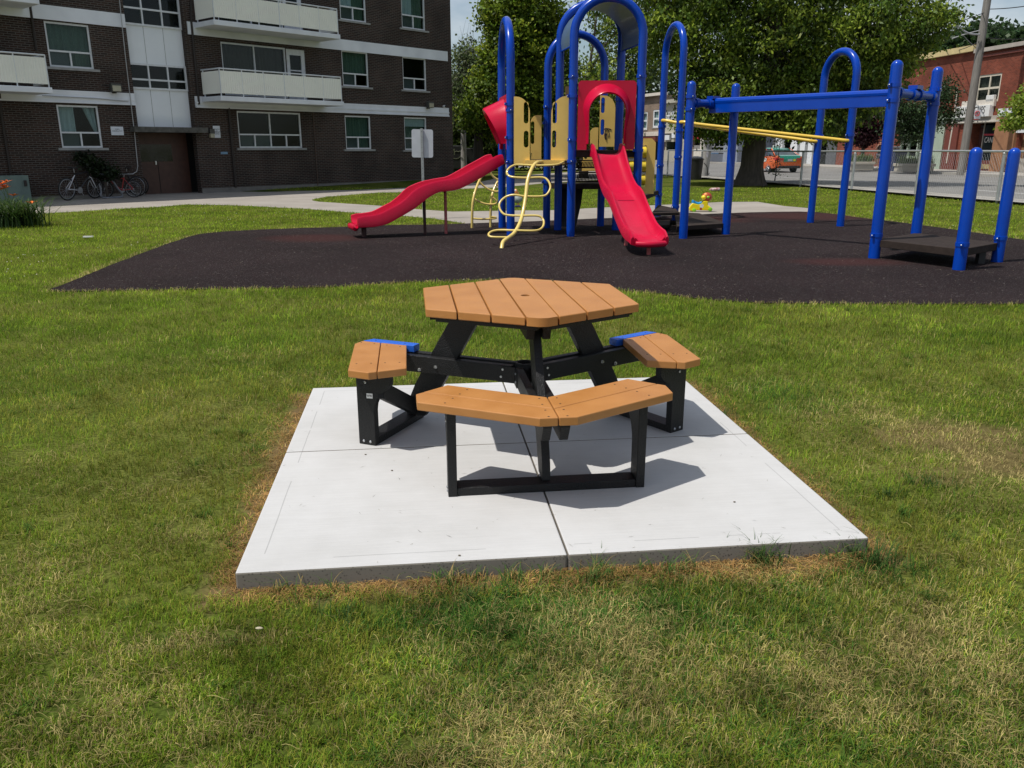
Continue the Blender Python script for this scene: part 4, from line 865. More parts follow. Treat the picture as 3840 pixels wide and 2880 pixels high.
wbox(MB(), AW, uc - .10, uc - .055, .98, 1.10, -.70, -.66).build('handle', steel, dro)
# walls
wall_cells(AW, -9, UC, -.1, 13.6, HOLES, -.26, 0).build('wall', abrick, AB)
sw = MB(); a = AW.P(UC, -.1, -.26); sw.obb(a + AW.n * 0, AW.d * -.26, AW.n * -12, (0, 0, 13.7)); sw.build('wall', abrick, AB)
iw = MB(); wbox(iw, AW, -9, UC - .3, 0, 13.5, -1.0, -.9); iw.build('room', darkm, AB)
rf = MB(); rf.obb(AW.P(-9.2, 13.6, .2), AW.d * (UC + 9.4), AW.n * -12.6, (0, 0, .35)); rf.build('roof', pm('roof_edge', (.3, .3, .3), scale=3, rough=.9), AB)
pl_ = MB(); wbox(pl_, AW, -9, eu0 - .02, -.02, .10, 0, .03); wbox(pl_, AW, eu1 + .02, UC + .03, -.02, .16, 0, .035); pl_.build('plinth', pm('footing', (.20, .19, .17), (.14, .13, .12), scale=3, rough=.95, detail=9), AB)
# painted floor bands
BU0, BU1 = eu0 - .02, UC - .26
for z0, z1, dd in ((2.865, 3.235, 1), (5.20, 5.60, 0)):
    for ua, ub in ((-9, tu0 - .02), (tu1 + .10, BU1)):
        m = MB(); wbox(m, AW, ua, ub, z0, z1, 0, .045)
        if dd: wbox(m, AW, ua, ub, z0 + .14, z0 + .19, .045, .075); wbox(m, AW, ua, ub, z0, z0 + .05, .045, .085)
        m.build('band', bandm, AB)
# conduit along the band
# balconies
def balcony(u0, u1, z, dep=1.3):
    s = MB(); wbox(s, AW, u0, u1, z - .16, z, .05, dep); so_ = s.build('balcony', bandm, AB, bevel=.01); pz0, pz1 = z + .085, z + .80; i = .06
    p = MB()
    def corr(A, B):
        n = max(6, int((B - A).length / .04)); t = (B - A) / n; out = []
        nn = Vector((t.y, -t.x, 0)).normalized()
        for k in range(n + 1): out.append(A + t * k + nn * (.008 if k % 2 else -.008))
        v = [Vector((q.x, q.y, pz0)) for q in out] + [Vector((q.x, q.y, pz1)) for q in out] + [Vector((q.x, q.y, pz0)) + nn * .012 for q in out] + [Vector((q.x, q.y, pz1)) + nn * .012 for q in out]; m_ = n + 1
        p.add(v, [(k, k + 1, m_ + k + 1, m_ + k) for k in range(n)] + [(2 * m_ + k, 3 * m_ + k, 3 * m_ + k + 1, 2 * m_ + k + 1) for k in range(n)])
    A, B, C_, D_ = AW.P(u0 + i, 0, .06), AW.P(u0 + i, 0, dep - i), AW.P(u1 - i, 0, dep - i), AW.P(u1 - i, 0, .06)
    corr(A, B); corr(B, C_); corr(C_, D_); p.build('balcony_panel', creamm, so_)
    r = MB(); r.tube([A + Vector((0, 0, z + .87)), B + Vector((0, 0, z + .87)), C_ + Vector((0, 0, z + .87)), D_ + Vector((0, 0, z + .87))], .024, 6, smooth=False)
    n = 7
    for k in range(n):
        q = B.lerp(C_, k / (n - 1)); r.box((q.x, q.y, z + .435), (.03, .03, .87), th_b)
    q = A.lerp(B, .1); r.box((q.x, q.y, z + .435), (.03, .03, .87), th_b); r.build('railing', whitep, so_)
    m = MB(); wbox(m, AW, u0 + .1, u1 - .1, z + .02, z + .03, .1, dep - .1); return so_
ub0, ub1 = 6.0, 11.1
for z in (3.215, 5.575): balcony(ub0, ub1, z)
lb1 = AW.V(*k1_(382, 640), 1.3)[0]
for z in (3.215, 5.575): balcony(lb1 - 5.1, lb1, z)
# drain pipes, conduits, lamps, camera, signs
def pipe(pts, r, mt=pipem, off=.05, name='pipe'):
    MB().tube([AW.P(*AW.V(*p), off) for p in pts], r, 8).build(name, mt, AB)
pipe([k1_(206, -40), k1_(218, 60), k1_(262, 372)], .035); pipe([(-8, 300), (0, 410), (38, 656)], .035); pipe([k1_(1390, -40), k1_(1395, 160), k1_(1452, 765)], .04); pipe([k1_(1668, 790), k1_(1722, 1372)], .045)
pipe([k2_(975, 880), k2_(1015, 1440)], .018, pm('rusty_pipe', (.10, .06, .04), (.07, .05, .04), scale=8, rough=.8))
con = pm('grey_conduit', (.42, .42, .42), (.34, .34, .34), scale=6, rough=.5)
pipe([(441, -10), k1_(905, 400), k1_(945, 740), k1_(972, 960), k1_(997, 1215), k1_(990, 1255), k1_(960, 1273), k1_(832, 1274)], .014, con, .11, 'conduit')
pipe([k1_(300, 700), k1_(700, 722), k1_(930, 745)], .012, con, .10, 'conduit')
def walllamp(px, py, s):
    u, z = AW.V(px, py, .2); o = AW.P(u, z, .12); t = thing('wall_lamp', s, 'lamp', o)
    m = MB(); m.obb(AW.P(u - .16, z - .13, .16), AW.d * .32, AW.n * .16, (0, 0, .25)); lo = m.build('lamp_body', pm('lamp_housing', (.05, .05, .045), (.08, .08, .07), scale=9, rough=.6), t, bevel=.01)
    MB().obb(AW.P(u - .13, z - .11, .322), AW.d * .26, AW.n * .012, (0, 0, .17)).build('lens', pm('lamp_lens', (.45, .42, .30), (.35, .33, .25), scale=9, rough=.3), t)
    MB().obb(AW.P(u - .05, z - .16, .04), AW.d * .1, AW.n * .12, (0, 0, .18)).build('bracket', pipem, t)
walllamp(431, 329, 'boxy floodlight on the white band left of the stair tower'); walllamp(1611, 393, 'boxy floodlight on the white band near the right corner of the brick block')
u, z = AW.V(*k1_(1540, 980)); t = thing('wall_lamp', 'small lamp beside the entrance door of the brick block', 'lamp', AW.P(u, z, .08))
MB().obb(AW.P(u - .08, z - .13, .03), AW.d * .16, AW.n * .12, (0, 0, .14)).build('lens', MATS['lamp_lens'], t, bevel=.01); MB().obb(AW.P(u - .09, z + .01, .02), AW.d * .18, AW.n * .14, (0, 0, .16)).build('lamp_body', MATS['lamp_housing'], t)
u, z = AW.V(1663, 399); t = thing('security_camera', 'small white dome camera near the right corner of the brick block', 'camera', AW.P(u, z, .1))
MB().lathe([(.05, -.05), (.055, 0), (.055, .06)], AW.P(u, z, .05), AW.n, 14).build('housing', whitem, t); MB().ball(AW.P(u, z, .13), .042, 12).build('dome', MATS['dark_glass'], t)
ink = pm('navy_ink', (.02, .03, .06), (.03, .04, .08), scale=20, rough=.6)
def wsign(tl, br, label, lines, mt):
    u0, u1, z0, z1 = wrect(AW, tl, br); c = AW.P((u0 + u1) / 2, (z0 + z1) / 2, .012); t = thing('wall_sign', label, 'sign', c)
    m = MB(); wbox(m, AW, u0, u1, z0, z1, .002, .02); s = m.build('board', mt, t)
    for txt, fy, sz, sx in lines:
        p = AW.P((u0 + u1) / 2, z0 + (z1 - z0) * fy, .022); text(txt, sz * (z1 - z0), frameM(p, AW.d, (0, 0, 1)), 'lettering', ink, t, depth=.001, sx=sx)
signm = pm('sign_white', (.72, .75, .80), (.62, .65, .70), scale=6, rough=.5)
wsign(k1_(807, 926), k1_(906, 990), 'white landscape notice with blue lettering right of the ground floor window', [('VIDEO', .68, .20, 1.0), ('SURVEILLANCE', .48, .19, .95)], signm)
wsign(k1_(1556, 921), k1_(1614, 1009), 'white portrait notice fixed right of the entrance door', [('NO BICYCLES', .72, .13, .72), ('TO', .62, .11, .8), ('CHAINED OR', .52, .13, .72), ('ATTACHED', .42, .13, .8), ('RAILINGS', .32, .12, .85)], signm)
u, z = AW.V(*k1_(1640, 1120)); m = MB(); wbox(m, AW, u - .13, u + .13, z - .04, z + .04, .002, .02); o = m.build('wall_sign', pm('pale_blue_plate', (.18, .32, .46), (.15, .27, .4), scale=8, rough=.5)); tag(o, 'tiny pale blue plate low on the brick wall between door and big window', 'sign')
# electrical cabinet at the left
ub, _ = AW.V(120, 746.6, .5); _, zt_ = AW.V(108, 657, .5); t = thing('utility_cabinet', 'grey green metal cabinet against the brick wall behind the orange lilies', 'cabinet', AW.P(ub - 1, 0, .3))
cab = pm('cabinet_green', (.15, .21, .18), (.12, .17, .15), scale=5, rough=.6)
m = MB(); wbox(m, AW, ub - 2.3, ub, 0, zt_, .03, .5); m.build('cabinet_body', cab, t, bevel=.012); m = MB(); wbox(m, AW, ub - 2.2, ub - .22, .06, zt_ - .12, .5, .515); d = m.build('door', cab, t)
m = MB(); wbox(m, AW, ub - .15, ub - .08, .45, .62, .5, .54); m.build('handle', pipem, t)
# low grass bank along the foot of the wall
bv = []; bf = []; us = [6 + i * .5 for i in range(25)]
for u in us:
    for v, f in ((.0, 1), (.3, 1), (.9, .5), (1.5, 0), (1.7, -.05)): bv.append(AW.P(u, .155 * min(1, max(0, (u - 7) / 9)) * f + .001 if f >= 0 else -.02, v))
for i in range(len(us) - 1):
    for j in range(4): bf.append((i * 5 + j, i * 5 + j + 1, i * 5 + j + 6, i * 5 + j + 5))
MB().add(bv, bf, True).build('grass_bank', MATS['lawn_soil'] if 'lawn_soil' in MATS else bpy.data.materials['lawn_soil'], kind='structure')
# ---------------- shops across the street ----------------
SD = (C1 - C2).normalized() * -1; RW = Wall(G(3577, 645), SD)      # u grows away from the camera
sgn = 1 if RW.V(3500, 500)[0] > RW.V(3700, 500)[0] else -1
th_r = atan2(RW.d.y, RW.d.x)
redb = brick('red_brick', th_r, (.25, .060, .034), (.16, .040, .025), (.19, .10, .07), .20, .066, .008)
brnb = brick('orange_brown_brick', th_r, (.26, .13, .06), (.20, .10, .05), (.22, .15, .10), .24, .085, .012)
beigeb = brick('beige_brick', th_r, (.30, .24, .18), (.25, .20, .15), (.32, .28, .23), .24, .085, .012)
sage = pm('sage_paint', (.38, .45, .36), (.32, .39, .31), scale=3, rough=.6)
cornm = pm('cornice_grey', (.42, .38, .33), (.34, .31, .27), scale=3, rough=.85)
shopdark = pm('shop_interior', (.03, .028, .026), (.05, .045, .04), scale=2, rough=.9)
brpil = pm('brown_render', (.34, .17, .085), (.27, .13, .065), scale=2, rough=.85)
dred = pm('dark_red_trim', (.17, .042, .028), (.13, .035, .024), scale=6, rough=.6)
ochre = pm('ochre_board', (.42, .32, .16), (.34, .26, .13), scale=6, rough=.8)
def rr(w, tl, br):
    a, za = w.V(*tl); b, zb = w.V(*br); return min(a, b), max(a, b), zb, za
def bx(w, par, name, mt, r, o0, o1, label=None, bevel=0):
    m = MB(); wbox(m, w, r[0], r[1], r[2], r[3], o0, o1); return m.build(name, mt, par, label, bevel)
def shopblock(w, name, label, pxl, pxr, ztop, mt, holes, depth=12):
    u1 = w.V(pxl, 640)[0]; u0 = w.V(pxr, 640)[0]; u0, u1 = min(u0, u1), max(u0, u1)
    t = thing(name, label, 'building', w.P((u0 + u1) / 2, 0)); wall_cells(w, u0, u1, 0, ztop, holes, -.25, 0).build('wall', mt, t)
    m = MB(); m.obb(w.P(u0, 0, -.26), w.d * .25, w.n * -depth, (0, 0, ztop)); m.obb(w.P(u1, 0, -.26), w.d * -.25, w.n * -depth, (0, 0, ztop)); m.build('side_wall', mt, t)
    m = MB(); wbox(m, w, u0 + .25, u1 - .25, .0, ztop - .3, -1.3, -1.2); m.build('shop_interior', shopdark, t)
    m = MB(); m.obb(w.P(u0, ztop - .3, -.3), w.d * (u1 - u0), w.n * (-depth + .3), (0, 0, .15)); m.build('roof', cornm, t)
    return t, u0, u1
# red brick building with the grooming shop
zr = RW.V(3700, 186)[1]
hw = rr(RW, (3632, 288), (3742, 380)); shop = rr(RW, (3579, 462), (3746, 640)); shop = (shop[0], shop[1], .14, shop[3])
RB, ru0, ru1 = shopblock(RW, 'red_brick_shop', 'red brick two storey shop with a white black-lettered sign behind the wooden utility pole', 3598, 3800, zr, redb, [hw, shop])
HH = []
fw = window(RB, RW, hw, split=.5, cols=3, topcols=3, curt='d', sill=False, hol=HH, fr=.13, frm=pm('cream_frame', (.62, .56, .45), (.55, .5, .4), scale=5, rough=.6), scr=False)
r_ = rr(RW, (3708, 358), (3733, 380)); bx(RW, fw, 'air_conditioner', whitem, r_, -.02, .16, bevel=.02)
r_ = rr(RW, (3617, 381), (3735, 398)); bx(RW, RB, 'window_ledge', pm('ledge_cream', (.66, .62, .54), (.55, .5, .44), scale=5, rough=.7), r_, .01, .16)
bx(RW, RB, 'cornice', cornm, (ru0, ru1, zr - .12, zr + .10), -.3, .22); bx(RW, RB, 'cornice', dred, (ru0, ru1, zr - .42, zr - .30), 0, .10)
r_ = rr(RW, (3604, 401), (3724, 436)); sg_ = bx(RW, RB, 'shop_sign', pm('sign_face', (.74, .74, .72), (.68, .68, .66), scale=4, rough=.4), r_, .02, .30, bevel=.01)
blk = pm('black_paint', (.012, .012, .012), (.02, .02, .02), scale=9, rough=.5)
uM = (r_[0] + r_[1]) / 2; zM = (r_[2] + r_[3]) / 2; xdir = -RW.d if sgn > 0 else RW.d
text('CANINE CLIPS', .60, frameM(RW.P(uM, zM + .03, .305) - xdir * .18, xdir, (0, 0, 1)), 'lettering', blk, sg_, depth=.004, sx=.70, shear=.12)
bx(RW, RB, 'fascia', cornm, rr(RW, (3579, 441), (3756, 459)), .0, .10); bx(RW, RB, 'fascia_trim', MATS['ledge_cream'], (shop[0] - .1, shop[1] + .1, shop[3] - .02, shop[3] + .10), .10, .18)
# shop front inside the opening
sw_ = rr(RW, (3662, 462), (3745, 605)); gl = bx(RW, RB, 'shop_window', glassm, (sw_[0], sw_[1], sw_[2], sw_[3]), -.6, -.59)
for k in (0, .5, 1): bx(RW, gl, 'frame', cornm, (sw_[0] + (sw_[1] - sw_[0]) * k - .04, sw_[0] + (sw_[1] - sw_[0]) * k + .04, sw_[2], sw_[3]), -.62, -.55)
bx(RW, gl, 'red_bar', pm('red_paint', (.45, .03, .05), (.38, .03, .04), scale=9, rough=.5), rr(RW, (3662, 502), (3744, 507)), -.55, -.5)
r_ = rr(RW, (3674, 518), (3740, 533)); text('CANINE CLIPS', .46, frameM(RW.P((r_[0] + r_[1]) / 2, (r_[2] + r_[3]) / 2, -.5), xdir, (0, 0, 1)), 'lettering', whitem, gl, depth=.004, sx=.72, shear=.1)
bx(RW, RB, 'stall_riser', dred, (sw_[0] - .05, sw_[1], .14, sw_[2] + .02), -.62, -.45); bx(RW, RB, 'riser_panel', ochre, (sw_[0] + .25, sw_[1] - .3, .25, sw_[2] - .2), -.45, -.43)
lv = rr(RW, (3628, 470), (3660, 640)); bx(RW, RB, 'shop_door', pm('bluegrey_door', (.10, .11, .14), (.08, .09, .11), scale=5, rough=.4), (lv[0], lv[1], .14, lv[3]), -.9, -.84)
dv = rr(RW, (3582, 480), (3618, 640)); bx(RW, RB, 'inner_wall', pm('maroon_wall', (.09, .03, .028), (.07, .025, .022), scale=2, rough=.8), (dv[0], dv[1], .14, dv[3]), -1.1, -.8)
pp = rr(RW, (3748, 440), (3790, 660)); bx(RW, RB, 'pillar', brpil, (pp[0], pp[1], .14, pp[3]), .0, .18)
wp = MB().tube([RW.P(*RW.V(3597, 330), .12), RW.P(*RW.V(3585, 440), .12), RW.P(*RW.V(3556, 612), .12)], .05, 8).build('downpipe', pm('cream_pipe', (.6, .56, .48), (.5, .46, .4), scale=5, rough=.6), RB)
# taller brown building at the right edge
zr2 = RW.V(3830, 143)[1]; h1 = rr(RW, (3818, 300), (3870, 400)); h2 = rr(RW, (3778, 455), (3900, 640)); h2 = (h2[0], h2[1], .14, h2[3])
BB, bu0, bu1 = shopblock(RW, 'brown_brick_shop', 'brown brick shop at the right edge with a white fascia over dark glass', 3801, 4300, zr2, brnb, [h1, h2])
window(BB, RW, h1, split=.5, cols=1, curt=None, hol=HH, fr=.12, sill=False, scr=False)
bx(RW, BB, 'fascia', bandm, rr(RW, (3757, 408), (4000, 424)), .05, .22); bx(RW, BB, 'fascia_trim', whitep, rr(RW, (3777, 487), (4000, 494)), .0, .12)
bx(RW, BB, 'shop_window', glassm, (h2[0], h2[1], .7, h2[3]), -.3, -.29); bx(RW, BB, 'stall_riser', cornm, (h2[0], h2[1], .14, .9), -.4, -.15)
bx(RW, BB, 'pilaster', pm('dark_brown_render', (.13, .06, .035), (.1, .05, .03), scale=3, rough=.8), (bu1 - .7, bu1, 3.2, zr2), .0, .2); bx(RW, BB, 'cornice', cornm, (bu0, bu1, zr2 - .1, zr2 + .12), -.3, .25)
bx(RW, BB, 'chimney', brnb, (bu1 - 1.2, bu1 - .1, zr2 + .1, zr2 + .7), -1.2, -.2)
# lower red brick building to its left with sage green shop front
zr3 = RW.V(3520, 212)[1]
g1 = rr(RW, (3478, 455), (3572, 640)); g1 = (g1[0], g1[1], .14, g1[3]); g2_ = rr(RW, (3375, 470), (3455, 640)); g2_ = (g2_[0], g2_[1], .14, g2_[3]); g3 = rr(RW, (3330, 330), (3380, 420))
LB, lu0, lu1 = shopblock(RW, 'sage_front_shop', 'red brick shop with sage green shop front between the maroon tree and the lettered shop', 3130, 3596, zr3, redb, [g1, g2_, g3])
bx(RW, LB, 'cornice', pm('yellow_cornice', (.62, .50, .24), (.5, .4, .2), scale=3, rough=.7), (lu0, lu1, zr3 - .05, zr3 + .30), -.3, .25)
bx(RW, LB, 'fascia', sage, (lu0 + .1, g2_[1] + .3, g1[3], g1[3] + .30), 0, .25); window(LB, RW, g3, split=.5, cols=1, curt='w', hol=HH, fr=.12, sill=True, scr=False)
for g_ in (g1, g2_):
    f = bx(RW, LB, 'shop_window', glassm, (g_[0], g_[1], .9, g_[3]), -.35, -.34); bx(RW, f, 'stall_riser', sage, (g_[0], g_[1], .14, .9), -.4, -.2)
    for k in (0, .36, .72, 1): uu = g_[0] + (g_[1] - g_[0]) * k; bx(RW, f, 'frame', sage, (uu - .06, uu + .06, .9, g_[3]), -.42, -.2)
    bx(RW, f, 'poster', whitem, (g_[0] + (g_[1] - g_[0]) * .80, g_[0] + (g_[1] - g_[0]) * .95, 1.7, 2.6), -.33, -.32)
dcol = rr(RW, (3518, 455), (3532, 640)); bx(RW, LB, 'pillar', sage, (dcol[0], dcol[1], .14, dcol[3]), 0, .12); dcol = rr(RW, (3552, 462), (3578, 640)); bx(RW, LB, 'pillar', dred, (dcol[0], dcol[1], .14, dcol[3]), 0, .12)
# second row further along, where the street bends
LP0, LP1 = G(2740, 614), G(2480, 606); LW = Wall(LP1, (LP1 - LP0).xy); th_l = atan2(LW.d.y, LW.d.x)
xd2 = -LW.d if LW.V(2500, 500)[0] > LW.V(2700, 500)[0] else LW.d
bb2 = brick('tan_brick', th_l, (.27, .19, .14), (.21, .15, .11), (.3, .26, .22), .24, .085, .012)
grn = pm('grey_render', (.42, .40, .33), (.36, .34, .28), scale=1, rough=.85)
def wn(bld, w, tl, br, **k): r = rr(w, tl, br); window(bld, w, r, split=.5, cols=1, sill=True, hol=HH, scr=False, fr=.16, **k)
r1_ = [rr(LW, (2410, 420), (2426, 486)), rr(LW, (2450, 412), (2470, 478)), (lambda r: (r[0], r[1], .14, r[3]))(rr(LW, (2380, 522), (2476, 600)))]
B1, a_, b_ = shopblock(LW, 'terrace_shop', 'tan brick shop with white framed upper windows seen left of the tall arch post', 2330, 2482, LW.V(2440, 362)[1], bb2, r1_)
for r in r1_[:2]: window(B1, LW, r, split=.5, cols=1, curt='w', hol=HH, fr=.2, scr=False)
bx(LW, B1, 'cornice', MATS['ledge_cream'], (a_, b_, LW.V(2440, 362)[1], LW.V(2440, 362)[1] + .3), -.3, .4); bx(LW, B1, 'fascia', MATS['ledge_cream'], (a_, b_, r1_[2][3] + .3, r1_[2][3] + .75), 0, .5); bx(LW, B1, 'awning', dred, (a_, b_, r1_[2][3] - .3, r1_[2][3] + .2), 0, 1.0)
r2_ = [rr(LW, (2500, 418), (2512, 450)), rr(LW, (2517, 416), (2530, 448)), (lambda r: (r[0], r[1], .14, r[3]))(rr(LW, (2486, 532), (2556, 600)))]
B2, a_, b_ = shopblock(LW, 'terrace_shop', 'grey rendered shop with a small white sign seen between two blue arch posts', 2482, 2570, LW.V(2540, 385)[1], grn, r2_)
for r in r2_[:2]: window(B2, LW, r, split=.5, cols=2, topcols=2, curt=None, hol=HH, fr=.14, scr=False)
bx(LW, B2, 'cornice', grn, (a_, b_, LW.V(2540, 385)[1], LW.V(2540, 385)[1] + .35), -.3, .4); bx(LW, B2, 'fascia', MATS['ledge_cream'], (a_, b_, LW.V(2520, 500)[1], LW.V(2520, 497)[1]), 0, .3)
bx(LW, B2, 'shop_sign', whitep, rr(LW, (2497, 507), (2518, 525)), .1, .3); o = bx(LW, B2, 'shop_sign', whitep, rr(LW, (2528, 500), (2539, 517)), .1, .3)
bx(LW, B2, 'shop_window', glassm, (r2_[2][0], r2_[2][1], 1.2, r2_[2][3]), -.3, -.29); bx(LW, B2, 'stall_riser', grn, (r2_[2][0], r2_[2][1], .14, 1.2), -.35, -.15)
r3_ = [(lambda r: (r[0], r[1], .14, r[3]))(rr(LW, (2600, 525), (2634, 600)))]
B3, a_, b_ = shopblock(LW, 'terrace_shop', 'shop with a red sign over its window seen left of the grey street pole', 2570, 2648, LW.V(2600, 300)[1], bb2, r3_)
bx(LW, B3, 'shop_window', glassm, (r3_[0][0], r3_[0][1], 1.7, r3_[0][3]), -.3, -.29); bx(LW, B3, 'stall_riser', MATS['ledge_cream'], (r3_[0][0], r3_[0][1], .14, 1.7), -.35, -.1)
rs = rr(LW, (2600, 501), (2629, 523)); s3 = bx(LW, B3, 'shop_sign', MATS['red_paint'], rs, .1, .35)
for k in range(5): uu = rs[0] + (rs[1] - rs[0]) * (k + .5) / 5; bx(LW, s3, 'lettering', whitem, (uu - .10, uu + .08, rs[2] + .25, rs[2] + .52), .35, .36)
bx(LW, B3, 'pillar', MATS['ledge_cream'], (lambda r: (r[0], r[1], .14, r[3]))(rr(LW, (2634, 515), (2646, 600))), 0, .2)
r4_ = [(lambda r: (r[0], r[1], .9, r[3]))(rr(LW, (2661, 520), (2711, 600)))]
B4, a_, b_ = shopblock(LW, 'corner_shop', 'shop with red awning and blue window posters seen beside the big tree trunk', 2648, 2760, LW.V(2700, 330)[1], pm('blue_grey_siding', (.26, .29, .36), (.22, .25, .31), scale=2, rough=.7), r4_)
r = (r4_[0][0], r4_[0][1], 1.0, r4_[0][3]); window(B4, LW, r, split=.42, cols=3, topcols=3, hol=HH, fr=.12, sill=False, scr=False, curt=None)
bx(LW, B4, 'awning', MATS['red_paint'], rr(LW, (2662, 494), (2716, 515)), 0, 1.2); bx(LW, B4, 'fascia', MATS['ledge_cream'], rr(LW, (2662, 515), (2714, 520)), 0, .4)
bx(LW, B4, 'poster', pm('orange_print', (.75, .22, .03), (.65, .18, .03), scale=9, rough=.5), rr(LW, (2664, 526), (2675, 538)), .02, .04)
bl = pm('blue_print', (.05, .25, .60), (.25, .5, .7), scale=3, rough=.5)
for x0, x1 in ((2661, 2669), (2671, 2680), (2682, 2692)): bx(LW, B4, 'poster', bl, rr(LW, (x0, 563), (x1, 583)), -.06, -.04)
# dark fronted building behind the taxi
GB_h = (lambda r: (r[0], r[1], .14, r[3]))(rr(RW, (2930, 500), (3095, 600)))
GBd, a_, b_ = shopblock(RW, 'grey_porch_house', 'dark grey shop front with white posts behind the orange taxi', 2790, 3128, RW.V(3000, 320)[1], pm('dark_grey_siding', (.10, .105, .115), (.08, .085, .09), scale=2, rough=.7), [GB_h])
for x0, x1 in ((2936, 2950), (2993, 3007), (3030, 3036), (3060, 3065)): r = rr(RW, (x0, 470), (x1, 600)); bx(RW, GBd, 'porch_post', whitep, (r[0], r[1], .14, r[3]), .3, .55)
bx(RW, GBd, 'shop_window', glassm, GB_h, -.3, -.29)

# ---------------- street furniture ----------------
woodm = pm('weathered_pole_wood', (.22, .205, .185), (.15, .14, .125), scale=3, rough=.95, bump=.5, bscale=20, stretch=(6, 6, .4), detail=10)
pb0 = G(3602, 658); ptop = YP(3712, -60, pb0.y + .4)
POLE = thing('utility_pole', 'tall leaning wooden utility pole in front of the lettered red brick shop', 'pole', pb0)
tp0 = pb0 + (ptop - pb0) * 1.35; MB().tube([pb0 - Vector((0, 0, .2)), pb0.lerp(tp0, .5), tp0], [.22, .20, .17], 16).build('shaft', woodm, POLE)
MB().tube([pb0.lerp(tp0, .93) - Vector((1.2, -.3, 0)), pb0.lerp(tp0, .93) + Vector((1.2, -.3, 0))], .07, 6).build('crossarm', woodm, POLE)
# bracket arm with street light
metalg = pm('pole_metal', (.40, .41, .42), (.32, .33, .34), scale=4, rough=.5, metal=.4)
y_ = pb0.y; armp = [YP(3674, 129, y_), YP(3640, 127, y_), YP(3610, 112, y_), YP(3570, 78, y_), YP(3540, 62, y_), YP(3515, 58, y_)]
lampb = MB().tube(dense(armp, 3), .045, 8).build('lamp_arm', metalg, POLE); MB().ball(armp[-1] + Vector((-.35, 0, -.04)), (.42, .16, .11), 12).build('lamp_head', metalg, POLE); MB().tube([YP(3674, 114, y_), YP(3620, 128, y_), YP(3560, 148, y_)], .03, 6).build('stay', metalg, POLE)
# parking sign on the pole
sgn_r = [YP(3653, 446, y_ - .6), YP(3676, 446, y_ - .6), YP(3679, 412, y_ - .6), YP(3656, 412, y_ - .6)]
m = MB().extr(sgn_r, (0, .02, 0)); sg = m.build('parking_sign', signm, POLE, 'white no parking plate on the pole'); c_ = (sgn_r[2] + sgn_r[3]) / 2 - Vector((0.02, .02, .19)); redink = pm('red_ink', (.55, .03, .03), (.5, .03, .03), scale=9, rough=.5)
ry = lambda M_, r0, k: [c_ + Vector((r0 * cos(a), 0, r0 * sin(a))) for a in np.linspace(0, 2 * pi, k, endpoint=False)]
MB().tube(ry(0, .125, 20), .018, 5, closed=True).build('ring', redink, sg); MB().tube([c_ + Vector((-.08, 0, .08)), c_ + Vector((.08, 0, -.08))], .014, 5).build('slash', redink, sg)
text('P', .17, frameM(c_, (1, 0, 0), (0, 0, 1)), 'lettering', blk, sg); 
for s in (-1, 1): q = c_ + Vector((s * .11 - .02, -.0, -.42)); MB().extr([q + Vector((s * .05, 0, 0)), q + Vector((-s * .03, 0, .04)), q + Vector((-s * .03, 0, -.04))], (0, -.006, 0)).build('arrow', blk, sg)
MB().obb(c_ + Vector((-.15, -.004, -.32)), (.26, 0, 0), (0, .004, 0), (0, 0, .03)).build('lettering', redink, sg)
# concrete pole left of the trunk
gp = G(2636, 662); concm = pm('concrete_pole', (.36, .35, .33), (.30, .29, .27), scale=5, rough=.9)
GP = thing('street_pole', 'grey concrete street pole behind the fence between the trash can and the big trunk', 'pole', gp); tp1 = YP(2664, 470, gp.y)
MB().tube([gp, gp + (tp1 - gp) * 2.2], [.27, .20], 14).build('shaft', concm, GP); MB().box((tp1 + Vector((-.3, -.3, -.1))), (.55, .5, .55)).build('box', concm, GP, bevel=.05)
MB().obb(YP(2648, 590, gp.y - .3), (.10, 0, 0), (0, -.03, 0), (0, 0, .75)).build('poster', pm('bill_poster', (.3, .29, .35), (.5, .48, .5), scale=9, rough=.7), GP)
# wires
wirem = pm('cable', (.012, .012, .012), (.02, .02, .02), scale=9, rough=.6)
def wire(name, label, a, b, sag, r):
    pts = [a.lerp(b, t) - Vector((0, 0, sag * 4 * t * (1 - t))) for t in np.linspace(0, 1, 14)]; o = MB().tube(pts, r, 6).build(name, wirem); tag(o, label, 'cable'); return o
pk = lambda px, py: YP(px, py, y_)
wire('power_line', 'thick black cable crossing the top of the big tree crown', YP(3330, 52, 38), YP(3620, -30, 36), .1, .05)
wire('power_line', 'thin wire from the pole up to the right frame edge', pk(3714, 34), YP(3990, -6, y_ - 6), .1, .022); wire('power_line', 'thin wire from the pole going left to the street light', pk(3690, 48), YP(3380, 128, y_ + 20), .2, .022)
wire('power_line', 'pale service wire sloping from the pole over the red brick roof', pk(3690, 200), YP(3560, 60, y_ + 4), .2, .02); wire('power_line', 'pale wire from the pole to the left behind the leaves', pk(3672, 155), YP(3540, 190, y_ + 15), .2, .02)
wire('power_line', 'wire running right from the pole above the red brick cornice', pk(3702, 142), YP(3990, 120, y_ + 2), .2, .022)

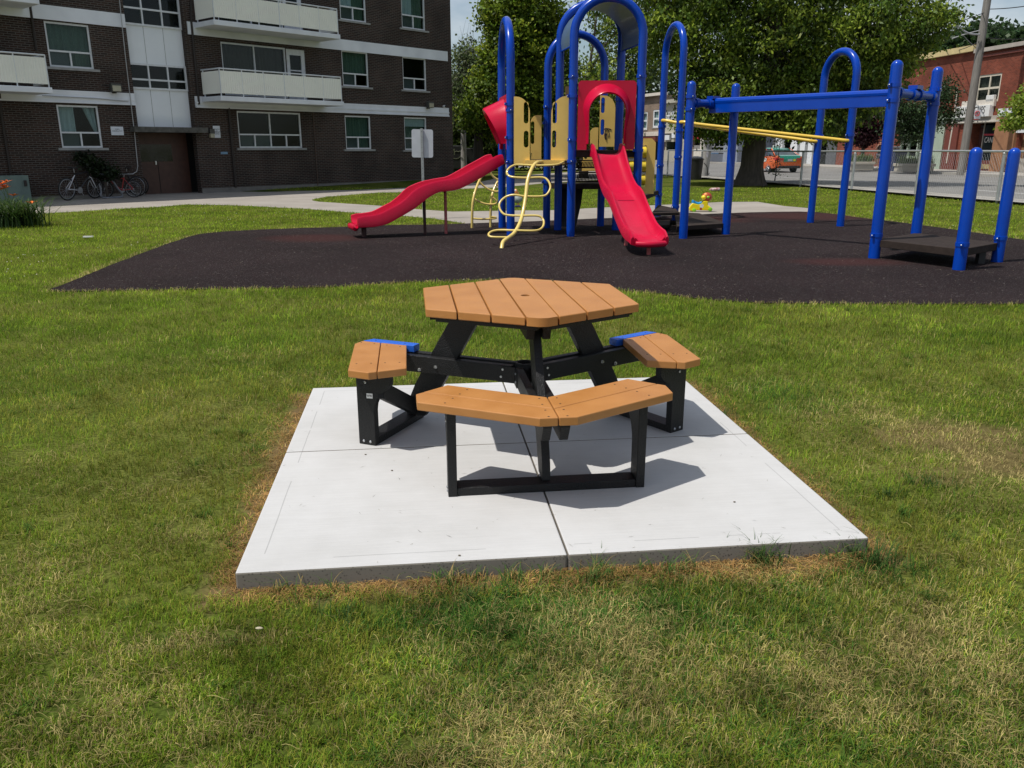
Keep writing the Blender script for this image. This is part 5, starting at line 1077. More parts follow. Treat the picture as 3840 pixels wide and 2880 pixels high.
# ---------------- chain link fence ----------------
galv = pm('fence_galvanised', (.42, .44, .45), (.33, .35, .36), scale=6, rough=.45, metal=.5)
FT = 1.40
FN = thing('chain_link_fence', 'galvanised chain link fence along the far side of the lawn', 'fence', (FENCE[2].x, FENCE[2].y, 0))
def zrail(p): return 1.40 if p.y > 30 else 1.45
P_ = [Vector((p.x, p.y, 0)) for p in FENCE]; rail = [p + Vector((0, 0, zrail(p) - .02)) for p in P_]
MB().tube([p for p in rail], .032, 8).build('top_rail', galv, FN)
spots = []
for i in range(len(P_) - 1):
    L = (P_[i + 1] - P_[i]).length; k = max(1, round(L / 4.3)); spots += [P_[i].lerp(P_[i + 1], j / k) for j in range(k)]
spots.append(P_[-1])
for p in spots:
    po = MB().tube([p, p + Vector((0, 0, zrail(p) - .05))], .045, 10).build('fence_post', galv, FN); MB().lathe([(.05, 0), (.055, .02), (.03, .05), (.045, .08)], p + Vector((0, 0, zrail(p) - .09)), seg=10).build('post_cap', galv, po)
ms = MB(); pitch = .095
def wirebar(a, b, r):
    t = (b - a).normalized(); u = t.orthogonal().normalized() * r; w = t.cross(u); vs = [a + u, a + u * -.5 + w * .87, a + u * -.5 - w * .87]; ms.add(vs + [q + (b - a) for q in vs], [(0, 1, 4, 3), (1, 2, 5, 4), (2, 0, 3, 5)])
for i in range(len(P_) - 1):
    a, b = P_[i], P_[i + 1]; L = (b - a).length; t = (b - a) / L; h = 1.33; n = int((L) / pitch)
    for k in range(-int(h / pitch), n):
        for s in (1, -1):
            x0, x1 = k * pitch, k * pitch + h * .55; z0, z1 = (.03, .03 + h) if s > 0 else (.03 + h, .03)
            c0, c1 = max(0, x0), min(L, x1)
            if c1 <= c0: continue
            f0, f1 = (c0 - x0) / (x1 - x0), (c1 - x0) / (x1 - x0)
            wirebar(a + t * c0 + Vector((0, 0, z0 + (z1 - z0) * f0)), a + t * c1 + Vector((0, 0, z0 + (z1 - z0) * f1)), .0019)
ms.build('wire_mesh', galv, FN)
# ---------------- smaller things ----------------
# road sign seen from behind
sp = G(1590, 822); ts = YP(1581, 484, sp.y)
RS = thing('road_sign', 'back of a blank white road sign on a perforated steel post by the path', 'sign', sp)
MB().obb(sp + Vector((-.028, -.02, -.05)), (.056, 0, 0), (0, .04, 0), (ts - sp) + Vector((0, 0, .06))).build('sign_post', pm('steel_post', (.42, .44, .44), (.34, .36, .36), scale=14, rough=.45, metal=.5), RS, bevel=.004)
for k in range(34): q = sp.lerp(ts, (k + 1) / 35); MB().lathe([(.006, 0), (.006, .002)], q + Vector((0, -.0215, 0)), (0, -1, 0), 6).build('hole', hole, RS) if k % 2 else None
a = YP(1544, 590, sp.y); b = YP(1621, 484, sp.y); w, h = b.x - a.x, b.z - a.z; rr_ = .045
rc = [(x + rr_ * cos(t), y + rr_ * sin(t)) for x, y, t0 in ((w - rr_, rr_, -pi / 2), (w - rr_, h - rr_, 0), (rr_, h - rr_, pi / 2), (rr_, rr_, pi)) for t in np.linspace(t0, t0 + pi / 2, 5)]
plate(rc, [], .006, frameM((a.x, sp.y + .03, a.z), (1, 0, -.02), (0.02, 0, 1)), 'sign_plate', pm('sign_back', (.60, .62, .66), (.52, .54, .58), scale=5, rough=.45, metal=.2), RS)
# trash can
tcb = G(2605, 674); TCN = thing('trash_can', 'black trash can chained to the fence post left of the street pole', 'trash can', tcb); cb2 = pm('black_bin_plastic', (.012, .012, .012), (.02, .02, .02), scale=6, rough=.45)
MB().lathe([(.30, 0), (.34, .5), (.37, .95), (.40, .96), (.40, 1.0), (.34, 1.0), (.33, .9)], tcb, seg=20).build('bin_body', cb2, TCN)
MB().lathe([(.33, .99), (.36, 1.02), (.28, 1.09), (.05, 1.12)], tcb, seg=20).build('bag', pm('black_bag', (.015, .015, .016), (.03, .03, .03), scale=30, rough=.25, bump=.8, bscale=20), TCN)
MB().tube(dense([tcb + Vector((.38, -.1, .8)), tcb + Vector((.55, -.1, .6)), tcb + Vector((.62, 0, .25)), tcb + Vector((.72, .1, .3))], 3), .02, 6).build('chain', cb2, TCN)
# wheeled ride-on toy
yt = pm('toy_yellow', (.85, .68, .01), (.80, .62, .01), scale=8, rough=.25, coat=.3); gt = pm('toy_green', (.28, .62, .02), (.22, .52, .02), scale=8, rough=.3); bt_ = pm('toy_blue', (.01, .25, .62), (.01, .2, .55), scale=8, rough=.3); rt = pm('toy_redbrown', (.42, .06, .02), (.35, .05, .02), scale=8, rough=.3); ot = pm('toy_orange', (.85, .35, .10), (.8, .3, .08), scale=8, rough=.35)
t0 = G(2640, 794); TY = thing('ride_on_toy', 'yellow animal shaped ride-on toy with blue seat and green wheels on the path', 'toy', t0)
yT = t0.y; tq = lambda x, y, dy=0: YP(2550 + x / 11.06, 720 + y / 11.06, yT + dy); ks = (tq(1100, 500) - tq(1000, 500)).x / 100
def zo(p, z): return Vector((p.x, p.y, max(z, p.z)))
OUT = [(365, 760), (350, 680), (420, 560), (510, 455), (640, 490), (760, 525), (860, 500), (940, 440), (990, 370), (1080, 355), (1160, 380), (1175, 470), (1160, 540), (1260, 610), (1300, 700), (1180, 770), (1000, 765), (700, 755), (500, 810)]
sec = []
for o_, k in ((-.10, .90), (-.075, 1), (.075, 1), (.10, .90)):
    cx, cy = 780, 620; sec.append([tq(cx + (x - cx) * k, cy + (y - cy) * k, o_) for x, y in OUT])
MB().loft(sec, smooth=False).build('body', yt, TY, bevel=.008)
for x, y, r in ((590, 755, 78), (1265, 720, 82)):
    for s in (-.12, .09): c = tq(x, y, s); w_ = MB().lathe([(r * ks * .8, 0), (r * ks, .006), (r * ks, .03), (r * ks * .8, .036)], c, (0, 1, 0), 18).build('wheel', gt, TY); MB().lathe([(r * ks * .3, -.008), (r * ks * .3, .044)], c, (0, 1, 0), 10).build('hub', gt, w_)
MB().tube(dense([tq(*p) for p in ((560, 470), (560, 380), (570, 345))], 3), [.05, .05, .05, .045, .045, .045, .04], 10).tube(dense([tq(*p) for p in ((600, 440), (700, 480), (800, 485), (900, 440))], 3), .04, 10).build('seat', bt_, TY)
MB().ball(tq(1110, 210), (.135, .11, .115), 16).build('head', rt, TY); hd_ = TY.children[-1]
MB().ball(tq(1000, 225, -.05), (.07, .06, .06), 12).build('muzzle', yt, hd_); MB().ball(tq(1065, 140, -.05), (.055, .05, .06), 12).build('eye_patch', ot, hd_); MB().tube([tq(1000, 210), tq(890, 190)], [.035, .03], 10).build('handle', gt, hd_); MB().ball(tq(1165, 215, -.09), (.045, .03, .035), 10).build('ear', gt, hd_)
MB().lathe([(.032, 0), (.032, .004)], tq(865, 700, -.1), (0, -1, 0), 14).build('sticker', rt, TY); MB().lathe([(.05, 0), (.05, .003)], tq(900, 578, -.098), (0, -1, 0), 14).build('sticker', whitem, TY)
# small baby bouncer toy on the grass behind the tower
b0 = G(1945, 778); TB2 = thing('baby_toy', 'small baby toy with orange top and navy base on grass behind the play tower', 'toy', b0)
bq = lambda x, y, dy=0: YP(1860 + x / 12.76, 700 + y / 12.76, b0.y + dy)
MB().loft([[bq(x, y, o) for x, y in ((890, 985), (900, 930), (960, 890), (1150, 895), (1215, 960), (1200, 990))] for o in (-.14, .14)], smooth=False).build('base', pm('toy_navy', (.03, .03, .12), (.04, .04, .15), scale=8, rough=.4), TB2, bevel=.01)
MB().ball(bq(1040, 600), (.13, .09, .10), 12).build('seat', pm('toy_grey', (.40, .45, .42), (.15, .18, .18), scale=12, rough=.7), TB2); MB().tube([bq(1000, 640), bq(1060, 820), bq(1080, 930)], .02, 8).build('stem', ot, TB2)
MB().ball(bq(940, 250), (.055, .05, .08), 12).build('figure', ot, TB2); MB().ball(bq(925, 190, -.02), (.035, .03, .03), 10).build('face', whitem, TB2); MB().tube(dense([bq(960, 250), bq(1040, 270), bq(1080, 360), bq(1060, 480)], 3), .014, 6).build('arm', ot, TB2)
p = G(2680, 717); o = MB().ball(p + Vector((0, 0, .06)), (.22, .14, .07), 10).ball(p + Vector((.12, 0, .09)), (.08, .07, .05), 8).build('dropped_toy', pm('maroon_toy', (.25, .04, .05), (.6, .5, .5), scale=14, rough=.4)); tag(o, 'small maroon and white object lying on the grass near the trunk', 'toy')
p = G(332, 895); o = MB().box((p.x, p.y, .035), (.16, .07, .02), .1).build('paper_scrap', whitem); o.rotation_euler = (0.0, 0, 0); tag(o, 'small white paper scrap lying on the lawn left of the rubber surface', 'litter')
p = G(975, 2390); o = MB().ball((p.x, p.y, .035), (.013, .006, .004), 8).build('pale_leaf', pm('pale_leaf', (.40, .36, .25), (.33, .3, .2), scale=30, rough=.7)); tag(o, 'single pale dry leaf lying in the near grass left of the pad', 'leaf')
# specks on the pad
for (x, y) in ((1371, 1706), (1470, 1766), (1723, 2085), (2754, 1884)):
    if y < 1500: continue
    q = G(x, y, PZ); o = MB().ball((q.x, q.y, PZ + .003), (.006, .004, .003), 6).build('crumb', crumb); tag(o, 'tiny dark crumb of soil lying on the white concrete pad', 'crumb', 'soil crumbs on the concrete pad')
# black storage trailer behind the corner of the block
tb = G(1740, 648); TR = thing('black_trailer', 'black box trailer with a faded round emblem parked beyond the corner of the brick block', 'trailer', tb); yb = tb.y
a, b = YP(1670, 634, yb), YP(1734, 546, yb); a2, b2 = YP(1734, 630, yb + 1.5), YP(1778, 546, yb + 1.5)
m = MB().box(((a.x + b.x) / 2, yb + .9, (a.z + b.z) / 2), (b.x - a.x, 1.8, b.z - a.z)); m.build('box', cb2, TR, bevel=.04); MB().box(((b.x + b2.x) / 2 + .05, yb + 1.6, (a.z + b.z) / 2 - .1), (b2.x - b.x - .06, 1.8, b.z - a.z - .1)).build('rear_box', cb2, TR, bevel=.04)
em = pm('faded_emblem', (.16, .17, .09), (.10, .11, .07), scale=9, rough=.7); ec = YP(1709, 572, yb - .01); text('M', .55, frameM(ec + Vector((-.22, 0, .02)), (1, 0, 0), (0, 0, 1)), 'emblem', em, TR, sx=.9); MB().tube([ec + Vector((-.05 + .10 * k, 0, .04 + .05 * (k % 2))) for k in range(5)], .018, 5).tube([ec + Vector((.32 * cos(t), 0, -.12 + .26 * sin(t))) for t in np.linspace(pi * 1.05, pi * 1.95, 12)], .015, 5).build('emblem', em, TR)
for x in (1695, 1722): q = YP(x, 640, yb); MB().lathe([(.3, -.1), (.3, .1)], (q.x, yb + .3, .3), (0, 1, 0), 14).build('wheel', cb2, TR)
MB().box((b.x + .02, yb - .03, a.z + (b.z - a.z) * .75), (.05, .03, .3)).box((b.x + .02, yb - .03, a.z + (b.z - a.z) * .45), (.05, .03, .18)).build('hinge', whitem, TR)
# ---------------- bicycles ----------------
rub = pm('tyre_rubber', (.012, .012, .012), (.02, .02, .02), scale=9, rough=.8); alu = pm('bike_alloy', (.40, .41, .43), (.33, .34, .36), scale=9, rough=.35, metal=.6)
def bike(pa, pb, frame, label, fork=None, rear=None, lean=0.0):
    "pa rear wheel contact, pb front wheel contact"
    ax = (pb - pa); wb = ax.length; ax.normalize(); s = wb / 1.05; R = .33 * s; up = (Vector((0, 0, 1)) + Vector((ax.y, -ax.x, 0)) * lean).normalized(); sd = ax.cross(up)
    t = thing('bicycle', label, 'bicycle', pa, 'bicycles parked by the brick wall'); L = lambda x, z, y=0: pa + ax * x * s + up * z * s + sd * y * s
    for x in (0, 1.05):
        c = L(x, .33); ring = lambda r: [c + (ax * cos(k) + up * sin(k)) * r for k in np.linspace(0, 2 * pi, 26, endpoint=False)]
        w = MB().tube(ring(R - .022 * s), .020 * s, 6, closed=True).build('wheel', rub, t); MB().tube(ring(R - .055 * s), .008 * s, 5, closed=True).build('rim', alu, w)
        m = MB()
        for k in range(16): a_ = 2 * pi * k / 16; m.tube([c, c + (ax * cos(a_) + up * sin(a_)) * (R - .05 * s)], .0022 * s, 3, cap=False)
        m.tube([c - sd * .05 * s, c + sd * .05 * s], .022 * s, 8); m.build('spokes', alu, w)
    bb, st, hd0, hd1 = L(.43, .28), L(.30, .78), L(.84, .66), L(.80, .80); f = MB()
    for a_, b_, r in ((bb, st, .018), (bb, hd0, .022), (st + (bb - st) * .12, hd1, .018), (hd0, hd1, .022)): f.tube([a_, b_], r * s, 8)
    f.build('frame', frame, t); r_ = MB()
    for y in (-.05, .05): r_.tube([bb, L(0, .33, y)], .013 * s, 6).tube([st + (bb - st) * .12, L(0, .33, y)], .011 * s, 6)
    r_.build('rear_stays', rear or frame, t); fk = MB()
    for y in (-.05, .05): fk.tube([hd0, L(.88, .62, y), L(1.05, .33, y)], .015 * s, 6)
    fk.build('fork', fork or frame, t); MB().tube([hd1, L(.78, .90)], .014 * s, 6).tube([L(.74, .92, -.28), L(.80, .92, -.1), L(.80, .92, .1), L(.74, .92, .28)], .013 * s, 6).build('handlebar', rub, t)
    MB().tube([st, L(.28, .90)], .014 * s, 6).build('seat_post', alu, t); MB().loft([[L(x, z - .02, y), L(x, z - .02, -y), L(x, z + .015, -y * .8), L(x, z + .015, y * .8)] for x, z, y in ((.14, .93, .07), (.22, .92, .075), (.32, .92, .04), (.42, .925, .02))]).build('saddle', rub, t)
    MB().lathe([(.09 * s, -.01), (.09 * s, .01)], bb + sd * .05, sd, 14).tube([bb + sd * .08, L(.50, .14, .09)], .01 * s, 5).build('crank', alu, t)
    return t
blkf = pm('bike_black', (.012, .012, .014), (.02, .02, .024), scale=9, rough=.3); whf = pm('bike_white', (.65, .65, .68), (.5, .5, .52), scale=9, rough=.3); rdf = pm('bike_red', (.38, .02, .02), (.3, .02, .02), scale=9, rough=.3)
gd = lambda a, b: (G(*a), G(*b))
bike(*gd((255, 753), (358, 745)), blkf, 'black mountain bicycle with white rear stays, leftmost of the row', whf, whf, .1)
bike(*gd((504, 741), (397, 742)), rdf, 'red bicycle with white fork and top tube in front of the hoop rack', whf, rdf, .06)
bike(*gd((520, 736), (412, 735)), blkf, 'black bicycle half hidden behind the red bicycle', None, None, -.05)
bike(*gd((532, 730), (430, 729)), blkf, 'black bicycle nearest the wall behind the other two at the entrance end', None, None, -.1)
bike(*gd((300, 742), (410, 738)), blkf, 'dark bicycle standing between the wall and the leftmost bicycle', None, None, .12)
rk = Wall(G(392, 745), (cos(th_b), sin(th_b))); rkp = [rk.P(*rk.V(x / 3.687, 600 + y / 3.687)) for x, y in ((1370, 195), (1500, 215), (1560, 290), (1620, 380), (1685, 465), (1690, 500), (1660, 527), (1440, 535), (1395, 490), (1400, 440), (1370, 330))]
for p in rkp: p.z = max(p.z, .03)
o = MB().tube(dense(rkp, 3), .03, 10).build('bike_rack', pm('rack_steel', (.22, .23, .26), (.17, .18, .2), scale=9, rough=.4, metal=.5)); tag(o, 'grey steel hoop bike rack among the bicycles', 'bike rack')
# ---------------- taxi ----------------
tc0 = G(2958, 648); TX = thing('taxi', 'orange and green taxi driving away beyond the fence beside the big trunk', 'car', tc0); org = pm('taxi_orange', (.80, .13, .008), (.75, .12, .008), scale=3, rough=.25, coat=.8); grn_ = pm('taxi_green', (.0, .24, .15), (.0, .21, .13), scale=3, rough=.25, coat=.8); cgl = pm('car_glass', (.03, .045, .05), (.04, .06, .07), scale=2, rough=.06, coat=.5)
hx = SD.to_3d() * 1.0; hx = Vector((-.16, .987, 0)).normalized(); hy = Vector((hx.y, -hx.x, 0))   # forward, right
T = lambda x, y, z: tc0 + hx * x + hy * y + Vector((0, 0, z))
# sections along the car: (x, half width low, half width mid, z low, z belt, z top) of the lower body
bod = [(0, .74, .80, .42, .62, .80), (.05, .80, .87, .34, .66, .98), (.25, .85, .91, .28, .70, 1.03), (.9, .88, .92, .24, .72, 1.02), (1.6, .89, .92, .22, .70, .98), (2.6, .89, .92, .22, .68, .95), (3.5, .89, .92, .22, .66, .93), (4.3, .86, .90, .24, .62, .84), (4.7, .78, .84, .30, .58, .74), (4.85, .62, .70, .38, .55, .64)]
rings = [[T(x, -a, zl), T(x, a, zl), T(x, b, (zl + zb) / 2), T(x, b, zb), T(x, b * .95, zt * .96), T(x, b * .80, zt), T(x, -b * .80, zt), T(x, -b * .95, zt * .96), T(x, -b, zb), T(x, -b, (zl + zb) / 2)] for x, a, b, zl, zb, zt in bod]
BD = MB().loft(rings).build('body', org, TX, angle=32)
cab_ = [(.55, .70, 1.0, 1.02), (.95, .66, 1.0, 1.26), (1.35, .62, 1.0, 1.42), (2.0, .60, .98, 1.46), (2.6, .60, .96, 1.43), (3.15, .64, .94, 1.22), (3.7, .70, .92, .95)]
rings = [[T(x, -w * 1.18, zb), T(x, w * 1.18, zb), T(x, w * 1.02, (zb + zt) / 2 + .1 if zt > 1.2 else zt), T(x, w * .9, zt), T(x, -w * .9, zt), T(x, -w * 1.02, (zb + zt) / 2 + .1 if zt > 1.2 else zt)] for x, w, zb, zt in cab_]
MB().loft(rings).build('glasshouse', cgl, TX, angle=30)
rf2 = [(1.18, .60, 1.40), (1.45, .62, 1.462), (2.0, .62, 1.50), (2.6, .61, 1.47), (2.78, .58, 1.42)]
MB().loft([[T(x, -w, z - .05), T(x, w, z - .05), T(x, w * .85, z), T(x, -w * .85, z)] for x, w, z in rf2]).build('roof', grn_, TX)
for s in (-1, 1): MB().loft([[T(x, s * w, z), T(x, s * (w + .02), z - .02), T(x, s * (w + .01), z + .04), T(x, s * (w - .05), z + .04)] for x, w, z in ((.35, .83, .99), (.7, .76, 1.12), (1.1, .68, 1.33), (1.4, .62, 1.44))]).loft([[T(x, s * w, 1.0), T(x + .08, s * w, 1.0), T(x + .04, s * (w - .17), 1.42), T(x, s * (w - .17), 1.42)] for x, w in ((1.95, .80), (1.99, .80))], smooth=False).build('pillar', org, TX)
MB().loft([[T(x, -w, z), T(x, w, z), T(x, w, z + .03), T(x, -w, z + .03)] for x, w, z in ((-.015, .66, .80), (.04, .70, .985), (.3, .72, 1.035), (.62, .70, 1.03))], smooth=False).build('boot_lid', grn_, TX)
MB().obb(T(-.02, -.42, .66), hy * .84, hx * .03, (0, 0, .17)).build('plate_panel', grn_, TX); MB().obb(T(-.03, -.16, .70), hy * .32, hx * .02, (0, 0, .12)).build('number_plate', pm('plate_white', (.5, .5, .52), (.45, .45, .5), scale=9, rough=.4), TX); MB().obb(T(-.03, .22, .70), hy * .14, hx * .02, (0, 0, .12)).build('sticker', yt, TX)
for s in (-1, 1): MB().loft([[T(x, s * a_, z0), T(x, s * b_, z0), T(x, s * b_, z1), T(x, s * a_, z1)] for x, a_, b_, z0, z1 in ((-.02, .42, .80, .76, .88), (.10, .5, .885, .76, .90), (.32, .80, .92, .80, .90))], smooth=False).build('tail_light', pm('tail_red', (.50, .01, .02), (.4, .01, .02), scale=9, rough=.15, coat=.8), TX)
MB().obb(T(-.03, -.70, .26), hy * 1.4, hx * .12, (0, 0, .16)).build('bumper_trim', cb2, TX, bevel=.02)
for x in (1.05, 3.85):
    for s in (-1, 1):
        c = T(x, s * .80, .33); w = MB().lathe([(.20, -.10), (.32, -.10), (.335, -.06), (.335, .08), (.32, .11), (.2, .10)], c, hy * s, 22).build('wheel', rub, TX); m = MB().lathe([(.19, .105), (.22, .11), (.22, .07)], c, hy * s, 20).lathe([(.05, .09), (.05, .12)], c, hy * s, 10)
        for k in range(5): a_ = 2 * pi * k / 5; dv_ = hx * cos(a_) + Vector((0, 0, 1)) * sin(a_); m.tube([c + hy * s * .11, c + hy * s * .11 + dv_ * .2], .028, 5)
        m.build('rim', alu, w); MB().lathe([(.385, -.02), (.385, .08)], c, hy * s, 22).build('wheel_arch', cb2, TX)
mm_ = MB().loft([[T(x, y0, z0), T(x, y1, z0), T(x, y1 - .02 if 0 else y1, z1), T(x, y0, z1)] for x, y0, y1, z0, z1 in ((1.9, -.22, .22, 1.50, 1.62), (2.0, -.22, .22, 1.50, 1.64))], smooth=False).build('roof_sign', whitem, TX)
q = T(1.45, -.932, .78); MB().extr([q + hx * .25 + Vector((0, 0, .10)), q - hx * .22 + Vector((0, 0, .08)), q - hx * .15 - Vector((0, 0, .10)), q + hx * .12 - Vector((0, 0, .14))], hy * -.006).build('door_logo', whitem, TX)
for x in (1.62, 2.55): MB().obb(T(x, -.925, .35), hx * .012, hy * -.006, (0, 0, .62)).build('door_seam', cb2, TX)
# ---------------- person on the far pavement ----------------
fp = G(3292, 637); fp.z = .14; PE = thing('person', 'person in dark shirt and shorts on the far pavement, one hand at the face', 'person', fp)
skin = pm('skin', (.50, .28, .19), (.45, .24, .16), scale=8, rough=.55); cloth = pm('dark_cloth', (.015, .013, .018), (.03, .025, .03), scale=10, rough=.9); shortm = pm('grey_shorts', (.10, .10, .13), (.07, .07, .09), scale=10, rough=.9); shoe = pm('pale_shoes', (.5, .5, .48), (.4, .4, .38), scale=10, rough=.7); hairm = pm('brown_hair', (.07, .045, .03), (.05, .03, .02), scale=20, rough=.8)
def skinned(name, J, E_, mat, parent, lvl=1):
    me = bpy.data.meshes.new(name); L = wloc(parent); me.from_pydata([Vector(j[0]) - L for j in J], E_, []); o = link_mesh(me, name, mat, parent)
    mo = o.modifiers.new('skin', 'SKIN'); mo.use_smooth_shade = True; s_ = o.modifiers.new('sub', 'SUBSURF'); s_.levels = lvl; s_.render_levels = lvl
    if not me.skin_vertices: bpy.context.view_layer.update()
    lay = me.skin_vertices[0].data if me.skin_vertices else me.attributes and None
    for v, j in zip(lay, J): v.radius = (j[1], j[1] * (j[2] if len(j) > 2 else 1))
    lay[0].use_root = True
    return o
Hh_ = 1.80; fx = Vector((-.55, -.83, 0)).normalized(); rx = Vector((fx.y, -fx.x, 0)) * -1  # facing, left
pq = lambda f, l, z: fp + fx * f + rx * l + Vector((0, 0, z * Hh_ / 1.75))
J = [(pq(0, 0, .95), .13, .8), (pq(0, 0, 1.15), .125, .8), (pq(0, 0, 1.38), .135, .75), (pq(.01, 0, 1.47), .06), (pq(.02, 0, 1.55), .055), (pq(.03, 0, 1.62), .085), (pq(.03, 0, 1.70), .08),
     (pq(0, .19, 1.40), .055), (pq(-.02, .26, 1.14), .042), (pq(.14, .24, .93), .034), (pq(0, -.19, 1.40), .055), (pq(.10, -.27, 1.20), .042), (pq(.20, -.14, 1.42), .033), (pq(.16, -.08, 1.55), .035),
     (pq(0, .10, .88), .085), (pq(.12, .10, .48), .058), (pq(.05, .10, .10), .038), (pq(0, -.10, .88), .085), (pq(.02, -.10, .48), .058), (pq(-.24, -.10, .16), .038), (pq(.17, .10, .04), .035), (pq(-.16, -.10, .06), .035)]
E2 = [(0, 1), (1, 2), (2, 3), (3, 4), (4, 5), (5, 6), (2, 7), (7, 8), (8, 9), (2, 10), (10, 11), (11, 12), (12, 13), (0, 14), (14, 15), (15, 16), (0, 17), (17, 18), (18, 19), (16, 20), (19, 21)]
skinned('body', J, E2, skin, PE)
skinned('shirt', [(pq(0, 0, .86), .18, .9), (pq(0, 0, .98), .19, .9), (pq(0, 0, 1.15), .185, .9), (pq(0, 0, 1.39), .185, .85), (pq(0, .20, 1.40), .085), (pq(-.01, .25, 1.20), .075), (pq(0, -.20, 1.40), .085), (pq(.06, -.25, 1.26), .075)], [(0, 1), (1, 2), (2, 3), (3, 4), (4, 5), (3, 6), (6, 7)], cloth, PE)
skinned('shorts', [(pq(0, 0, .93), .175, .9), (pq(0, .10, .84), .13), (pq(.08, .10, .56), .12), (pq(0, -.10, .84), .13), (pq(.01, -.10, .56), .12)], [(0, 1), (1, 2), (0, 3), (3, 4)], shortm, PE)
MB().ball(pq(.015, 0, 1.715), (.098, .098, .07), 12).build('hair', hairm, PE)
for a_, l_ in ((.09, .10), (-.20, -.10)): MB().ball(pq(a_ + .02, l_, .04), (.07, .13, .045), 10, Matrix.Rotation(atan2(fx.y, fx.x) - pi / 2, 3, 'Z')).build('shoe', shoe, PE)
# planters and bins on the far pavement
plm = pm('planter_concrete', (.48, .44, .36), (.42, .38, .31), scale=2, rough=.9)
def planter(x0, x1, yb, yt, label):
    a, b = G(x0, yb), G(x1, yb); h = YP(x0, yt, a.y).z; d = (b - a); d.normalize(); n = Vector((-d.y, d.x, 0)); t = thing('planter', label, 'planter', (a + b) / 2, 'concrete planters across the street')
    L = (b - a).length; MB().obb(a + Vector((0, 0, .1)), d * L, n * 1.2, (0, 0, h - .28)).build('planter_body', plm, t, bevel=.03); MB().obb(a - d * .06 - n * .06 + Vector((0, 0, h - .17)), d * (L + .12), n * 1.32, (0, 0, .17)).build('rim', plm, t, bevel=.02)
    return a, b, n, h, t
PLS = [planter(3188, 3275, 645, 607, 'long concrete planter of grasses left of the walking person'), planter(3382, 3500, 651, 614, 'long concrete planter of grasses right of the blue recycling bin')]
bb_ = G(3360, 648); bn = pm('bin_blue', (.02, .035, .09), (.025, .04, .11), scale=6, rough=.5); gy = pm('bin_grey', (.20, .22, .25), (.17, .19, .21), scale=6, rough=.5)
t = thing('recycling_bin', 'dark blue wheeled bin on the far pavement between the two planters', 'bin', bb_); MB().loft([[bb_ + Vector((x * s, y * s, z)) for x, y in ((-.36, -.36), (.36, -.36), (.36, .36), (-.36, .36))] for z, s in ((.1, .85), (1.25, 1.05))], smooth=False).build('bin_body', bn, t); MB().box(bb_ + Vector((0, 0, 1.32)), (.82, .85, .10)).build('lid', bn, t, bevel=.03)
bb_ = G(3333, 642); t = thing('recycling_bin', 'grey wheeled bin standing left of the dark blue bin', 'bin', bb_); MB().loft([[bb_ + Vector((x * s, y * s, z)) for x, y in ((-.36, -.36), (.36, -.36), (.36, .36), (-.36, .36))] for z, s in ((.1, .85), (1.45, 1.05))], smooth=False).build('bin_body', gy, t); MB().box(bb_ + Vector((0, 0, 1.52)), (.82, .85, .10)).build('lid', gy, t, bevel=.03)
# ---------------- trees and plants ----------------
leafm = vcol_mat('leaf', .5, .38, .30); barkm = pm('bark', (.085, .07, .055), (.05, .042, .035), scale=3, rough=.95, bump=1.0, bscale=14, stretch=(4, 4, .6), detail=10)
twigm = pm('grey_twig', (.30, .28, .27), (.22, .2, .19), scale=5, rough=.9)
def leaves_arrays(C, N, spread, size, cols, droop=.35, up=.5, aspect=.42):
    "C clump centres (n,3), N leaves each; returns vertex array, faces, colours"
    n = len(C); c = np.repeat(C, N, axis=0); M = len(c); sp = np.repeat(spread, N)[:, None] if np.ndim(spread) else spread
    off = RNG.normal(size=(M, 3)) * sp * np.array([1, 1, .62]); p = c + off
    d = RNG.normal(size=(M, 3)); d[:, 2] -= droop * 1.2; d /= np.linalg.norm(d, axis=1)[:, None]
    nn = RNG.normal(size=(M, 3)); nn[:, 2] += up * 2; s = np.cross(d, nn); s /= np.linalg.norm(s, axis=1)[:, None] + 1e-9
    L = size * RNG.uniform(.6, 1.3, M)[:, None]; Wd = L * aspect
    V = np.stack([p, p + d * L * .5 + s * Wd, p + d * L, p + d * L * .5 - s * Wd], 1).reshape(-1, 3)
    F = np.arange(M * 4).reshape(M, 4)
    k = RNG.integers(0, len(cols), n); cc = np.repeat(np.array(cols)[k] * RNG.uniform(.6, 1.55, (n, 1)), N, axis=0) * RNG.uniform(.7, 1.3, (M, 1)) * RNG.uniform(.92, 1.08, (M, 3))  # wide brightness spread per clump puts bright crown highlights into the leaf colour
    return V, F, np.repeat(cc, 4, axis=0)
